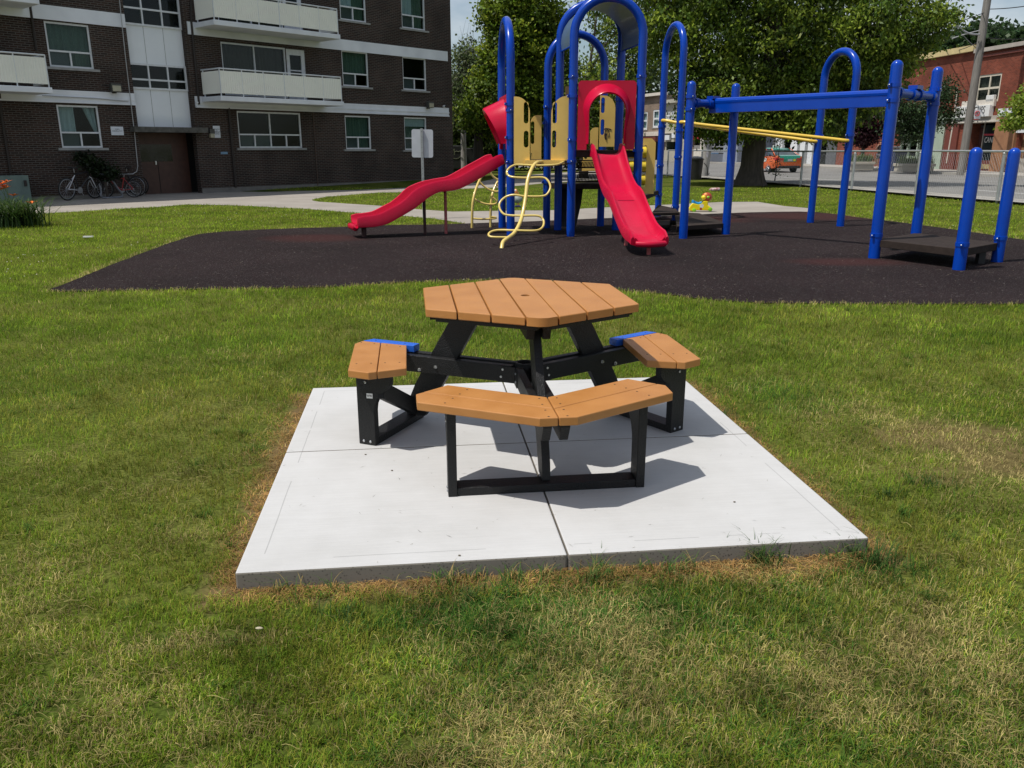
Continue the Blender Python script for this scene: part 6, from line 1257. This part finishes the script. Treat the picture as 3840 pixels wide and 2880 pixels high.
def tree(name, label, base, trunk, blobs, clumps, per, spread, size, cols, group=None, cat='tree', twigs=.25, droop=.35, inner=.25, bark=None, up=.5, aspect=.42, flare=1.4):
    "blobs: (centre, radii, weight); trunk: list of (point, radius)"
    base = Vector(base); t = thing(name, label, cat, base, group); wts = np.array([b[2] for b in blobs], float); wts /= wts.sum(); C = []
    tb = MB()
    if trunk:
        pts = [Vector(a) for a, r in trunk]; rs = [r for a, r in trunk]; pd = dense(pts, 4); rd = list(np.interp(np.linspace(0, len(rs) - 1, len(pd)), range(len(rs)), rs)); tb.tube(pd, rd, 14)
        top = pts[-1]; tr = rs[-1]
    for (c, r, w), k in zip(blobs, wts):
        n = max(3, int(clumps * k)); d = RNG.normal(size=(n, 3)); d /= np.linalg.norm(d, axis=1)[:, None]; rad = (inner + (1 - inner) * RNG.random(n) ** .55)[:, None]
        q = d * rad * np.array(r) + np.array(c); C.append(q)
        if trunk and not (Vector(c) - top).length < .01:
            c_ = Vector(c); j = min(range(len(pts)), key=lambda i: (pts[i] - c_).length if i > len(pts) // 2 - 1 else 1e9); a0 = pts[j]
            mid = a0.lerp(c_, .5) + Vector((random.uniform(-.3, .3), random.uniform(-.3, .3), random.uniform(.0, .5))); R0 = min(rs[j] * .6, .04 * min(r) + .05)
            tb.tube(dense([a0, mid, c_], 3), [R0, R0 * .9, R0 * .8, R0 * .6, R0 * .5, R0 * .4, R0 * .3][:len(dense([a0, mid, c_], 3))], 7)
            for i in range(int(n * twigs)):
                e = Vector(q[i]); m_ = c_.lerp(e, .5) + Vector((random.uniform(-.2, .2), random.uniform(-.2, .2), random.uniform(-.1, .25))); tb.tube([c_.lerp(e, .02), m_, e], [R0 * .3 + .008, R0 * .18 + .006, .004], 4, cap=False)
    if tb.v: tb.build('trunk', bark or barkm, t)
    C = np.concatenate(C); V, F, cl_ = leaves_arrays(C, per, spread, size, cols, droop, up=up, aspect=aspect)
    arr_mesh('crown', V, np.zeros((0, 3), np.int32), F, cl_, leafm, t); return t
ash = [(.145, .20, .022), (.095, .15, .018), (.065, .11, .016), (.21, .27, .030), (.05, .085, .014)]  # tones from sunlit yellow-green to dark: crown light put into the leaf colours
mapl = [(.17, .235, .024), (.12, .18, .020), (.075, .125, .016), (.25, .30, .03)]
def B(px, py, y, r, w): p = YP(px, py, y); return ((p.x, p.y, p.z), r, w)
# big tree in the middle right
tb0 = G(2812, 694); yB = tb0.y
tk = [((tb0.x, yB, -.2), .85), ((tb0.x, yB, .25), .62), ((tb0.x + .02, yB, .8), .47), ((tb0.x + .05, yB, 1.8), .44), ((tb0.x + .35, yB, 3.2), .44), ((tb0.x + .5, yB, 4.6), .40), ((tb0.x + .6, yB, 6.4), .30), ((tb0.x + .6, yB, 9), .18)]
bl = [B(2900, 120, yB, (3.3, 3.2, 2.0), 1.2), B(2620, 130, yB, (2.2, 2.6, 1.9), 1), B(2480, 60, yB - .5, (1.5, 2, 1.6), .5), B(3180, 120, yB - .5, (2.6, 2.6, 2.0), 1.1), B(3400, 95, yB - 1, (1.7, 1.8, 1.1), .45), B(3500, 70, yB - 1, (1.0, 1.4, .7), .16), B(3360, 210, yB - .5, (1.1, 1.4, .9), .3),
      B(2700, 330, yB - 1, (1.7, 2.0, 1.3), .8), B(2950, 340, yB, (2.2, 2.2, 1.5), 1), B(3180, 330, yB, (1.6, 2.0, 1.5), .7), B(2620, 450, yB - 1, (.9, 1.2, .7), .25), B(2740, 455, yB - 1.5, (1.2, 1.4, .75), .45), B(2990, 465, yB - .8, (1.5, 1.5, .45), .45), B(3100, 430, yB, (1.2, 1.5, 1.0), .45),
      B(2860, -120, yB, (3.6, 3.4, 2.2), 1.2), B(3250, -60, yB, (2.4, 2.6, 1.5), .7), B(2560, -110, yB, (2.4, 2.6, 1.8), .8), B(2900, 250, yB + 2.2, (3.2, 1.4, 2.6), 1.4), B(3300, 250, yB + 1.5, (1.3, 1.4, 1.3), .4), B(2850, -350, yB, (3.4, 3, 2), .8)]
tree('shade_tree', 'large spreading shade tree with a dark thick trunk beside the fence', tb0, tk, bl, 2800, 50, .27, .165, ash, twigs=.12, droop=.8, aspect=.26)
# trees behind the play structure, from the left
yl = 46.0
b0 = G(1795, 640); b0 = Vector((YP(1795, 600, yl).x, yl, 0))
tree('street_tree', 'leafy maple tree behind the left blue arch', b0, [((b0.x, yl, -.1), .34), ((b0.x, yl, 2), .24), ((b0.x + .2, yl, 4.5), .2), ((b0.x + .8, yl, 8), .14)],
     [B(1960, 160, yl, (2.1, 2.2, 2.4), 1.2), B(1900, 330, yl, (1.9, 2, 1.8), 1), B(2060, 330, yl, (1.7, 2, 2.0), .9), B(1830, 430, yl, (1.6, 1.8, 1.2), .7), B(1960, 20, yl, (2.0, 2, 1.8), .8), B(1990, 490, yl, (1.8, 1.8, 1.4), .8), B(2080, 130, yl, (.9, 1.4, 1.2), .25), B(1870, 240, yl, (1.2, 1.4, 1.0), .4), B(1860, 60, yl, (1.0, 1.2, .9), .25)],
     1500, 48, .27, .155, mapl, droop=.2, aspect=.5)
y2 = 52.0; b0 = Vector((YP(1740, 600, y2).x, y2, 0))
tree('street_tree', 'thin grey-twigged tree with bare top beside the corner of the brick block', b0, [((b0.x, y2, -.1), .2), ((b0.x, y2, 3), .15), ((b0.x + .2, y2, 6), .1)],
     [B(1740, 290, y2, (1.0, 1.4, 1.9), .8), B(1715, 370, y2, (.7, 1.4, 1.4), .6), B(1760, 200, y2, (.9, 1.2, 1.0), .25)], 330, 17, .28, .15, [(.10, .14, .05), (.07, .10, .035), (.13, .16, .07)], twigs=.9, bark=twigm)
tw = MB()
for k in range(60):
    a = YP(random.uniform(1715, 1800), random.uniform(190, 330), y2); e = a + Vector((random.uniform(-.5, .7), random.uniform(-.4, .4), random.uniform(.8, 1.9))); m_ = a.lerp(e, .5) + Vector((random.uniform(-.15, .15), 0, 0)); tw.tube([a, m_, e], [.022, .012, .004], 4, cap=False)
t_ = [o for o in COL.objects if o.name.startswith('street_tree.')][-1] if False else None
twp = [o for o in COL.objects if o.get('label') == 'thin grey-twigged tree with bare top beside the corner of the brick block'][0]; tw.build('bare_twigs', twigm, twp)
y3 = 44.0; b0 = Vector((YP(2190, 600, y3).x, y3, 0))
tree('street_tree', 'light airy tree with sky showing through behind the tallest arch', b0, [((b0.x, y3, -.1), .26), ((b0.x, y3, 2.5), .2), ((b0.x + .1, y3, 5), .15)],
     [B(2190, 430, y3, (1.5, 2, 1.6), .9), B(2260, 300, y3, (1.5, 2, 1.3), .6), B(2320, 120, y3 + 3, (1.6, 2, 1.6), .6), B(2150, 500, y3, (1.5, 2, 1.1), .6), B(2290, 450, y3, (1.1, 1.6, 1.0), .5), B(2240, 20, y3, (1.2, 2, .8), .2), B(2400, 210, y3 + 3, (1.2, 1.6, 1.6), .5)], 640, 22, .33, .19, ash, twigs=.35, droop=.6, aspect=.3)
y4 = 58.0; b0 = Vector((YP(1850, 600, y4).x, y4, 0))
tree('street_tree', 'low dense tree filling the gap below the left arch', b0, [((b0.x, y4, -.1), .3), ((b0.x, y4, 3), .2)],
     [B(1760, 480, y4, (2.0, 2, 2.0), 1), B(1880, 470, y4, (2.4, 2, 2.4), 1), B(2010, 430, y4, (2.4, 2, 2.8), 1), B(1720, 400, y4, (1.0, 1.5, 1.6), .5), B(2120, 480, y4, (2.2, 2, 2.0), .8), B(1860, 550, y4, (3.2, 1.5, 1.3), .8), B(2080, 560, y4, (3.4, 1.5, 1.3), .8)], 1000, 26, .36, .24, [(.075, .11, .022), (.055, .085, .02), (.10, .14, .035)], twigs=.1, aspect=.5)
# maroon maple, small street tree, right edge branch, hill trees across the street
y5 = G(3232, 640).y - .5; b0 = Vector((YP(3232, 600, y5).x, y5, 0))
tree('maroon_maple', 'small maroon leaved maple across the street between two blue posts', b0, [((b0.x, y5, 0), .14), ((b0.x, y5, 2.5), .10), ((b0.x, y5, 4), .08)],
     [B(3240, 440, y5, (1.2, 1.3, 1.1), 1), B(3220, 500, y5, (1.3, 1.2, .9), .9), B(3280, 470, y5, (.9, 1, 1.0), .5), B(3190, 470, y5, (.7, 1, .8), .4)], 330, 30, .22, .15, [(.045, .014, .022), (.030, .010, .016), (.07, .028, .035)], twigs=.3, aspect=.5)
y6 = G(3460, 650).y - 1.5; b0 = Vector((YP(3462, 600, y6).x, y6, 0))
tree('street_tree', 'small dark green street tree in front of the sage green shop front', b0, [((b0.x, y6, 0), .10), ((b0.x - .05, y6, 2.6), .08), ((b0.x - .1, y6, 4), .05)],
     [B(3420, 440, y6, (1.2, 1.1, 1.0), 1), B(3490, 400, y6, (1.2, 1.1, 1.1), .8), B(3545, 350, y6, (.6, .9, 1.1), .5), B(3400, 500, y6, (1.1, 1.0, .7), .6), B(3470, 470, y6, (.9, .9, .7), .4), B(3350, 440, y6, (.8, .9, .9), .4), B(3380, 380, y6, (.9, 1, .9), .5), B(3565, 430, y6, (.3, .6, .6), .2)], 330, 40, .26, .115, [(.04, .075, .03), (.03, .055, .022), (.06, .10, .035)], twigs=.5, aspect=.45)
y7 = 34.0; b0 = Vector((YP(4010, 600, y7).x, y7, 0))
tree('street_tree', 'yellow green tree whose lowest branch reaches in at the right edge', b0, [((b0.x, y7, 0), .12), ((b0.x, y7, 2), .10), ((b0.x, y7, 4), .07)],
     [B(3830, 440, y7, (.75, .8, .42), .8), B(3800, 465, y7, (.5, .6, .16), .4), B(3900, 380, y7, (1.1, 1, .8), 1), B(3840, 385, y7, (.35, .5, .35), .25), B(4000, 300, y7, (1.4, 1.2, 1.2), 1)], 260, 26, .14, .12, [(.22, .30, .03), (.16, .24, .03), (.28, .34, .05)], twigs=.4, aspect=.35)
y8 = 100.0
for i, (lb, cx, cy, r) in enumerate((('dark green tree on the rise behind the wooden utility pole', 3640, 165, 3.4), ('rounded dark tree on the rise right of the wooden utility pole', 3745, 158, 3.4), ('low tree on the rise at the right frame edge', 3870, 190, 2.8), ('hazy tree on the rise showing between the shade tree and the red brick roof', 3530, 215, 3.4))):
    p = YP(cx, cy, y8 + i * 3); b0 = Vector((p.x, p.y, 0)); tree('hill_tree', lb, b0, [((p.x, p.y, 0), .4), ((p.x, p.y, p.z * .6), .3), ((p.x, p.y, p.z), .2)], [((p.x, p.y, p.z), (r, r, r * .62), 1), ((p.x - r * .6, p.y, p.z - 1.5), (r * .7, r, r * .6), .6), ((p.x + r * .5, p.y, p.z - 2), (r * .8, r, r * .6), .6)], 300, 22, .75, .5, [(.035, .07, .022), (.025, .052, .018), (.05, .09, .03)], 'trees on the rise behind the shops', twigs=.1, aspect=.5)
# a row of far trees closing the view beyond the street, and a clump of green behind the shops
for i, (cx, cy, yy, r) in enumerate(((1700, 470, 92, 4.5), (1830, 430, 95, 5), (1990, 400, 98, 5.5), (2150, 400, 96, 5), (2300, 390, 120, 5), (2440, 330, 125, 5))):
    p = YP(cx, cy, yy); b0 = Vector((p.x, p.y, 0)); tree('far_tree', ('first', 'second', 'third', 'fourth', 'fifth', 'sixth')[i] + ' from the left in the row of distant trees behind the play structure', b0, [((p.x, p.y, 0), .4), ((p.x, p.y, p.z), .2)], [((p.x, p.y, p.z), (r, r * .6, r * .8), 1), ((p.x + r * .4, p.y, p.z - 3), (r, r * .6, r * .6), .7)], 240, 20, .75, .5, [(.05, .08, .03), (.035, .06, .025), (.07, .10, .04)], 'distant trees behind the play structure', twigs=.05, aspect=.5)
# shrub against the wall
sb_ = AW.P(AW.V(395, 640, .7)[0], 0, .6); tree('wall_shrub', 'dark shrub against the brick wall behind the bicycles', sb_, [(tuple(sb_), .04), (tuple(sb_ + Vector((0, 0, .8))), .03)], [(tuple(AW.P(*AW.V(365, 620, .7), .6)), (.34, .3, .22), 1), (tuple(AW.P(*AW.V(400, 650, .7), .6)), (.4, .3, .22), 1), (tuple(AW.P(*AW.V(330, 600, .7), .5)), (.25, .2, .3), .5)], 80, 26, .09, .09, [(.012, .022, .008), (.018, .032, .010)], cat='shrub')
# sapling at the fence and small weeds
p = G(2905, 680); tree('sapling', 'thin leafy sapling growing through the fence right of the trunk', p, [(tuple(p), .03), (tuple(p + Vector((.05, 0, .9))), .02), (tuple(p + Vector((.1, 0, 1.7))), .01)], [(tuple(p + Vector((.05, 0, .5))), (.45, .4, .35), 1), (tuple(p + Vector((-.1, 0, 1.1))), (.4, .4, .5), .8), (tuple(p + Vector((.1, 0, 1.8))), (.3, .3, .4), .4)], 22, 8, .10, .08, [(.04, .07, .02), (.07, .11, .03)], twigs=.8, cat='tree')
p = G(2862, 700); MBt = MB(); MBt.tube([p, p + Vector((-.15, 0, .6)), p + Vector((-.05, 0, 1.4)), p + Vector((-.1, 0, 2.3))], [.05, .05, .04, .03], 7); o = MBt.build('young_stem', barkm); tag(o, 'thin bare stem leaning against the fence just right of the big trunk', 'tree stem')
# planter grasses
def blades_fan(base, n, h, spread, cols, wd=.012, bend=.6, kind=None):
    ph = RNG.uniform(0, 2 * pi, n); r = np.abs(RNG.normal(0, 1, n)) * spread; b = np.array(base)[None, :] + np.stack([np.cos(ph) * r, np.sin(ph) * r, np.zeros(n)], 1)
    a = RNG.uniform(0, 2 * pi, n); hh = h * RNG.uniform(.55, 1.15, n); bd = hh * bend * RNG.uniform(.3, 1.4, n); K = 5; V = []; C = []
    d = np.stack([np.cos(a), np.sin(a), np.zeros(n)], 1); s = np.stack([-np.sin(a), np.cos(a), np.zeros(n)], 1); col = np.array(cols)[RNG.integers(0, len(cols), n)] * RNG.uniform(.8, 1.2, (n, 1))
    for k in range(K):
        t = k / (K - 1); c = b + d * (bd * t ** 1.8)[:, None] + np.array([0, 0, 1]) * (hh * (t - .42 * bend * t ** 3))[:, None]; w = wd * (1 - t ** 2 * .92); V += [c - s * w, c + s * w]; C += [col, col]
    V = np.stack(V, 1); C = np.stack(C, 1); m_ = 2 * K; base_ = (np.arange(n) * m_)[:, None]
    F = np.concatenate([base_ + np.array([[2 * k, 2 * k + 1, 2 * k + 3, 2 * k + 2]]) for k in range(K - 1)]); return V.reshape(-1, 3), F, C.reshape(-1, 3)
for a, b, n_, h, t in PLS:
    Vs, Fs, Cs = [], [], []; off = 0
    for k in range(9):
        q = a.lerp(b, (k + .5) / 9) + n_ * .5; V, F, C = blades_fan((q.x, q.y, h - .15), 60, .75, .18, [(.10, .17, .03), (.07, .12, .025)], .022, .5); Vs.append(V); Fs.append(F + off); Cs.append(C); off += len(V)
    arr_mesh('grasses', np.concatenate(Vs), np.zeros((0, 3), np.int32), np.concatenate(Fs), np.concatenate(Cs), leafm, t)
# day lilies at the left edge
dl = G(20, 858); t = thing('day_lilies', 'clump of orange day lilies with arching leaves at the left edge of the lawn', 'flowers', dl); Vs, Fs, Cs = [], [], []; off = 0
for dx, dy in ((0, .3), (-.35, .2), (.22, .55), (-.1, .8), (-.5, .7), (-.75, .4), (-.9, .9)):
    V, F, C = blades_fan((dl.x + dx, dl.y + dy, 0), 110, .85, .16, [(.05, .10, .02), (.035, .075, .016), (.09, .14, .035)], .011, .95); Vs.append(V); Fs.append(F + off); Cs.append(C); off += len(V)
arr_mesh('leaves', np.concatenate(Vs), np.zeros((0, 3), np.int32), np.concatenate(Fs), np.concatenate(Cs), leafm, t)
fo = pm('lily_orange', (.80, .20, .01), (.70, .10, .01), scale=30, rough=.5); stm = pm('lily_stem', (.08, .14, .03), (.1, .16, .04), scale=9, rough=.6)
for px, py in ((8, 690), (24, 684), (3, 712), (20, 706), (12, 700), (120, 763), (-8, 695), (-20, 680), (52, 735)):
    c = YP(px, py, dl.y + .4); b = Vector((dl.x + random.uniform(-.3, .1), dl.y + .4, .05)); s_ = MB().tube(dense([b, b.lerp(c, .5) + Vector((0, 0, .12)), c], 3), .005, 5).build('stem', stm, t); f = MB()
    for k in range(6): a = k * pi / 3 + random.random(); d = Vector((cos(a), sin(a), .55)); sd_2 = Vector((-sin(a), cos(a), 0)) * .016; f.add([c, c + d * .06 + sd_2 * 1.7, c + d * .12 - Vector((0, 0, .02)), c + d * .06 - sd_2 * 1.7], [(0, 1, 2, 3)])
    f.build('bloom', fo, s_)

# ---------------- grass ----------------
grassm = vcol_mat('grass_blade', .7, .34, .06)
def lawn_colour(x, y, n):
    "per blade colour from patches of green, olive and straw"
    a = fnoise(x, y, 1.1, 1); b = fnoise(x, y, .38, 4); c = fnoise(x, y, 2.6, 8); d = np.hypot(x, y)
    near = np.clip((7.5 - d) / 4.5, 0, 1)
    green = np.array([.158, .250, .022]); lush = np.array([.062, .150, .024]); olive = np.array([.250, .252, .040]); straw = np.array([.50, .41, .17]); bright = np.array([.240, .335, .026]); rust = np.array([.44, .27, .10])
    u = RNG.random(n); v = RNG.random(n)
    ps = np.clip(.03 + near * .17 + (b - .5) * .8 * (.35 + near), .015, .8)
    # dry patch right of the pad, worn spots in the foreground
    def spot(px, py, rx, ry, amp):
        g = G(px, py); q = ((x - g.x) / rx) ** 2 + ((y - g.y) / ry) ** 2; return amp * np.exp(-q * (1.2 - .9 * (b - .5)))
    ps = np.clip(ps + spot(3550, 1640, .6, .34, .7) + spot(3300, 1560, .4, .25, .3) + spot(3820, 1760, .4, .25, .6) + spot(2300, 2700, .9, .3, .25) + spot(640, 2420, .22, .07, .6) + spot(900, 2400, .25, .06, .5) + spot(700, 2000, .2, .16, .5) + spot(780, 2700, .3, .15, .3) + spot(3500, 2450, .6, .3, .3), 0, .93)
    pd_ = polydist(x, y, PADPOLY); ring = np.exp(-(pd_ / (.05 + .16 * b)) ** 2)
    k = np.where(pd_ < .35, ring, 0)
    pr = polydist(x, y, [tuple(p) for p in RUB]); dry2 = np.exp(-(pr / .09) ** 2) * .75
    ol = np.clip(.32 + near * .18 + (a - .5) * 1.2, 0, .9); lu = np.clip((c - .44) * 2.4 * near + spot(2950, 1500, .45, .5, .9) + spot(3000, 1850, .5, .4, .7) + spot(1900, 2330, .7, .14, .6) + spot(3300, 2130, .3, .16, .9), 0, .92)
    col = np.where((v < ol)[:, None], olive, green); far = np.clip((d - 7) / 5, 0, 1); col = np.where((RNG.random(n) < far * .65)[:, None], bright, col)
    col = np.where((RNG.random(n) < lu)[:, None], lush, col); col = np.where((u < ps)[:, None], straw * RNG.uniform(.45, 1.05, (n, 1)), col)
    col = np.where((RNG.random(n) < dry2)[:, None], straw * .9, col); col = np.where((RNG.random(n) < k * .97)[:, None], rust * RNG.uniform(.65, 1.2, (n, 1)), col)
    t1 = fnoise(x, y, .16, 12); t2 = fnoise(x, y, .5, 15); return col * (RNG.uniform(.5, 1.45, n) * (.40 + 1.2 * t1) * (.55 + .9 * t2))[:, None], ps, k, lu, pd_
def lawn_mask(x, y):
    ok = ~inpoly(x, y, PADPOLY) & ~inpoly(x, y, [tuple(p) for p in RUB]) & ~inpoly(x, y, [tuple(p) for p in PATH])
    fx_ = np.interp(y, [p.y for p in FENCE], [p.x for p in FENCE]); ok &= x < fx_ + .05
    u = (x - AW.o.x) * AW.n.x + (y - AW.o.y) * AW.n.y; ok &= u > .04
    return ok
def scatter(n, dmin, dmax, half=.80):
    d = dmin * (dmax / dmin) ** RNG.random(n); a = RNG.uniform(-half, half, n); x = d * np.tan(a * .95); return x, d
def bank_z(x, y):
    u = (x - AW.o.x) * AW.d.x + (y - AW.o.y) * AW.d.y; v = (x - AW.o.x) * AW.n.x + (y - AW.o.y) * AW.n.y
    return .155 * np.clip((u - 7) / 9, 0, 1) * np.clip(1 - (v - .3) / 1.2, 0, 1) * (v > 0)
def blades(n, dmin, dmax, hgt, wid, lie, name, label, colfn=None, extra=None, half=.72):
    x, y = scatter(n, dmin, dmax, half); ok = lawn_mask(x, y) & ((fnoise(x, y, .055, 20) + .30 * RNG.random(len(x)) > .53) | (y > 9)); x, y = x[ok], y[ok]; n = len(x); col, ps, k, lu, pd_ = lawn_colour(x, y, n)
    if extra is not None: col = extra(x, y, n, col)
    sc = np.maximum(1, y / 4.0) ** .75; h = hgt * RNG.uniform(.45, 1.25, n) * (1 + .7 * lu) * (1 + .5 * k) * np.minimum(sc, 1.5); w = wid * RNG.uniform(.6, 1.3, n) * sc
    az = RNG.uniform(0, 2 * pi, n); ln_ = np.clip(RNG.normal(lie, .25, n) + .25 * ps + .9 * k, .1, 1.45); dx, dy = np.cos(az), np.sin(az)
    t0, t1 = np.sin(ln_ * .75), np.sin(np.minimum(ln_ * 1.35, 1.62)); c0, c1 = np.cos(ln_ * .75), np.cos(np.minimum(ln_ * 1.35, 1.54))
    P0 = np.stack([x, y, np.zeros(n) - .002], 1); P1 = P0 + np.stack([dx * t0 * h * .5, dy * t0 * h * .5, c0 * h * .5], 1); P2 = P1 + np.stack([dx * t1 * h * .5, dy * t1 * h * .5, c1 * h * .5], 1)
    # the mown thatch carries the blades a little above the soil
    lift = RNG.random(n) * .016 * np.minimum(sc, 1.5) * (1 - .8 * k); P0[:, 2] += lift * .3; P1[:, 2] += lift; P2[:, 2] += lift
    bz = bank_z(x, y); P0[:, 2] += bz; P1[:, 2] += bz; P2[:, 2] += bz
    s = np.stack([-dy, dx, np.zeros(n)], 1) * w[:, None] * .5
    tw_ = RNG.normal(0, .35, n); s[:, 2] = w * .5 * tw_
    V = np.stack([P0 - s, P0 + s, P1 - s * .8, P1 + s * .8, P2], 1).reshape(-1, 3); b_ = (np.arange(n) * 5)[:, None]
    F4 = b_ + np.array([[0, 1, 3, 2]]); F3 = b_ + np.array([[2, 3, 4]]); C = np.repeat(col, 5, axis=0)
    o = arr_mesh(name, V, F3, F4, C, grassm, kind='stuff'); o['label'] = label; o['category'] = 'grass'; return o
blades(1100000, 1.25, 33.0, .029, .0022, .80, 'grass', 'mown lawn grass, green with dry straw patches')
def strawc(x, y, n, col): return np.array([.36, .31, .12]) * RNG.uniform(.45, 1.15, (n, 1))
def straw(n, dmin, dmax):
    x, y = scatter(n, dmin, dmax, .72); ok = lawn_mask(x, y); x, y = x[ok], y[ok]; b = fnoise(x, y, .38, 4); keep = RNG.random(len(x)) < np.clip((b - .40) * 4, .06, 1); x, y = x[keep], y[keep]; n = len(x)
    L = RNG.uniform(.02, .07, n); a = RNG.uniform(0, 2 * pi, n); bend = RNG.normal(0, .22, n); z = RNG.uniform(.018, .034, n); w = RNG.uniform(.0004, .0009, n); P = []
    cx, cy = x.copy(), y.copy(); aa = a.copy()
    for k in range(5):
        P.append((cx.copy(), cy.copy(), z + .006 * np.sin(k * 1.3 + a))); cx += np.cos(aa) * L / 4; cy += np.sin(aa) * L / 4; aa += bend / 2
    V = []
    for k, (px_, py_, pz_) in enumerate(P):
        ww = w * (1 if k < 4 else .3); ox, oy = -np.sin(a + bend * k / 2 / 2) * ww, np.cos(a + bend * k / 4) * ww; V += [np.stack([px_ - ox, py_ - oy, pz_], 1), np.stack([px_ + ox, py_ + oy, pz_ + .001], 1)]
    V = np.stack(V, 1).reshape(-1, 3); b_ = (np.arange(n) * 10)[:, None]; F = np.concatenate([b_ + np.array([[2 * k, 2 * k + 1, 2 * k + 3, 2 * k + 2]]) for k in range(4)]); C = np.repeat(strawc(x, y, n, None), 10, axis=0)
    o = arr_mesh('dry_clippings', V, np.zeros((0, 3), np.int32), F, C, grassm, kind='stuff'); o['label'] = 'dry mown clippings lying on the lawn'; o['category'] = 'clippings'
straw(24000, 1.25, 9)
# taller tufts by the front edge of the pad and clover heads further off
Vs, Fs, Cs = [], [], []; off = 0
for px, py, n_, h in ((3290, 2120, 120, .13), (3200, 2090, 60, .10), (1760, 2260, 70, .09), (1900, 2220, 60, .10), (2480, 2120, 50, .12), (2850, 2110, 90, .12), (2230, 2190, 30, .09), (2900, 1990, 20, .08), (1300, 2330, 60, .08), (3330, 1860, 60, .07), (2720, 1560, 60, .06), (3480, 1820, 60, .07)):
    g = G(px, py); 
    if inpoly(np.array([g.x]), np.array([g.y]), PADPOLY)[0]: continue
    V, F, C = blades_fan((g.x, g.y, 0), n_, h, .07, [(.06, .12, .03), (.045, .10, .022), (.09, .14, .04)], .0018, .7); Vs.append(V); Fs.append(F + off); Cs.append(C); off += len(V)
for k in range(170):
    d_ = 1.3 * (8 / 1.3) ** random.random(); a_ = random.uniform(-.62, .62); gx, gy = d_ * tan(a_), d_
    if lawn_mask(np.array([gx]), np.array([gy]))[0] and polydist(np.array([gx]), np.array([gy]), PADPOLY)[0] > .04:
        V, F, C = blades_fan((gx, gy, 0), random.randint(14, 40), random.uniform(.035, .075), random.uniform(.02, .05), [(.07, .15, .025), (.05, .11, .02), (.13, .20, .03)], .0016, .9); Vs.append(V); Fs.append(F + off); Cs.append(C); off += len(V)
for k in range(40):
    u_ = random.uniform(.05, PW); q_ = P00 + pu * u_ - pv * random.uniform(.02, .09); V, F, C = blades_fan((q_.x, q_.y, 0), random.randint(6, 22), random.uniform(.05, .11), .03, [(.07, .15, .03), (.36, .27, .10), (.09, .17, .04)], .0015, .8); Vs.append(V); Fs.append(F + off); Cs.append(C); off += len(V)
o = arr_mesh('grass_tufts', np.concatenate(Vs), np.zeros((0, 3), np.int32), np.concatenate(Fs), np.concatenate(Cs), grassm, kind='stuff'); o['label'] = 'longer unmown grass tufts along the pad edge'; o['category'] = 'grass'
n_ = 1100; x, y = scatter(n_, 9.5, 26, .72); ok = lawn_mask(x, y) & (fnoise(x, y, 1.6, 3) > .5); x, y = x[ok], y[ok]; n_ = len(x); r = RNG.uniform(.007, .012, n_); z = RNG.uniform(.04, .07, n_)
dirs = np.array([[1, 0, 0], [0, 1, 0], [-1, 0, 0], [0, -1, 0], [0, 0, 1]]); V = (np.stack([x, y, z], 1)[:, None, :] + dirs[None] * r[:, None, None]).reshape(-1, 3); b_ = (np.arange(n_) * 5)[:, None]
F = np.concatenate([b_ + np.array([[i, (i + 1) % 4, 4]]) for i in range(4)]); o = arr_mesh('clover_heads', V, F, np.zeros((0, 4), np.int32), np.repeat(np.array([.55, .55, .42])[None] * RNG.uniform(.7, 1.1, (n_, 1)), 5, axis=0), grassm, kind='stuff'); o['label'] = 'white clover heads dotted over the far lawn'; o['category'] = 'clover'

# loose bits: clippings blown onto the pad and onto the rubber
def bits(n, gen, z, lmin, lmax, w0, cols, name, label):
    x, y = gen(n); n = len(x); L = RNG.uniform(lmin, lmax, n); a = RNG.uniform(0, 2 * pi, n); dx, dy = np.cos(a) * L / 2, np.sin(a) * L / 2; w = RNG.uniform(.6, 1.3, n) * w0; ox, oy = -np.sin(a) * w, np.cos(a) * w; mx_, my_ = x + ox * RNG.normal(0, 4, n), y + oy * RNG.normal(0, 4, n); zz = np.full(n, z)
    V = np.stack([np.stack([x - dx, y - dy, zz], 1), np.stack([mx_ - ox, my_ - oy, zz + w0], 1), np.stack([mx_ + ox, my_ + oy, zz + w0], 1), np.stack([x + dx, y + dy, zz], 1)], 1).reshape(-1, 3); b_ = (np.arange(n) * 4)[:, None]
    F = np.concatenate([b_ + np.array([[0, 1, 2]]), b_ + np.array([[1, 3, 2]])]); c = np.array(cols)[RNG.integers(0, len(cols), n)]
    o = arr_mesh(name, V, F, np.zeros((0, 4), np.int32), np.repeat(c, 4, axis=0), grassm, kind='stuff'); o['label'] = label; o['category'] = 'debris'
def gpad(n): u, v = RNG.random(n) * PW, RNG.random(n) * PH; return P00.x + pu.x * u + pv.x * v, P00.y + pu.y * u + pv.y * v
def grub(n):
    x, y = RNG.uniform(-6, 11, n), RNG.uniform(8.6, 18, n); ok = inpoly(x, y, [tuple(p) for p in RUB]); return x[ok], y[ok]
bits(130, gpad, PZ + .001, .008, .04, .0007, [(.10, .08, .04), (.16, .14, .07), (.06, .05, .03)], 'pad_clippings', 'thin dry grass clippings blown over the concrete pad')
bits(2600, grub, .011, .012, .06, .0028, [(.42, .38, .26), (.30, .27, .18), (.5, .48, .42)], 'rubber_debris', 'straw and chips scattered over the black rubber surface')
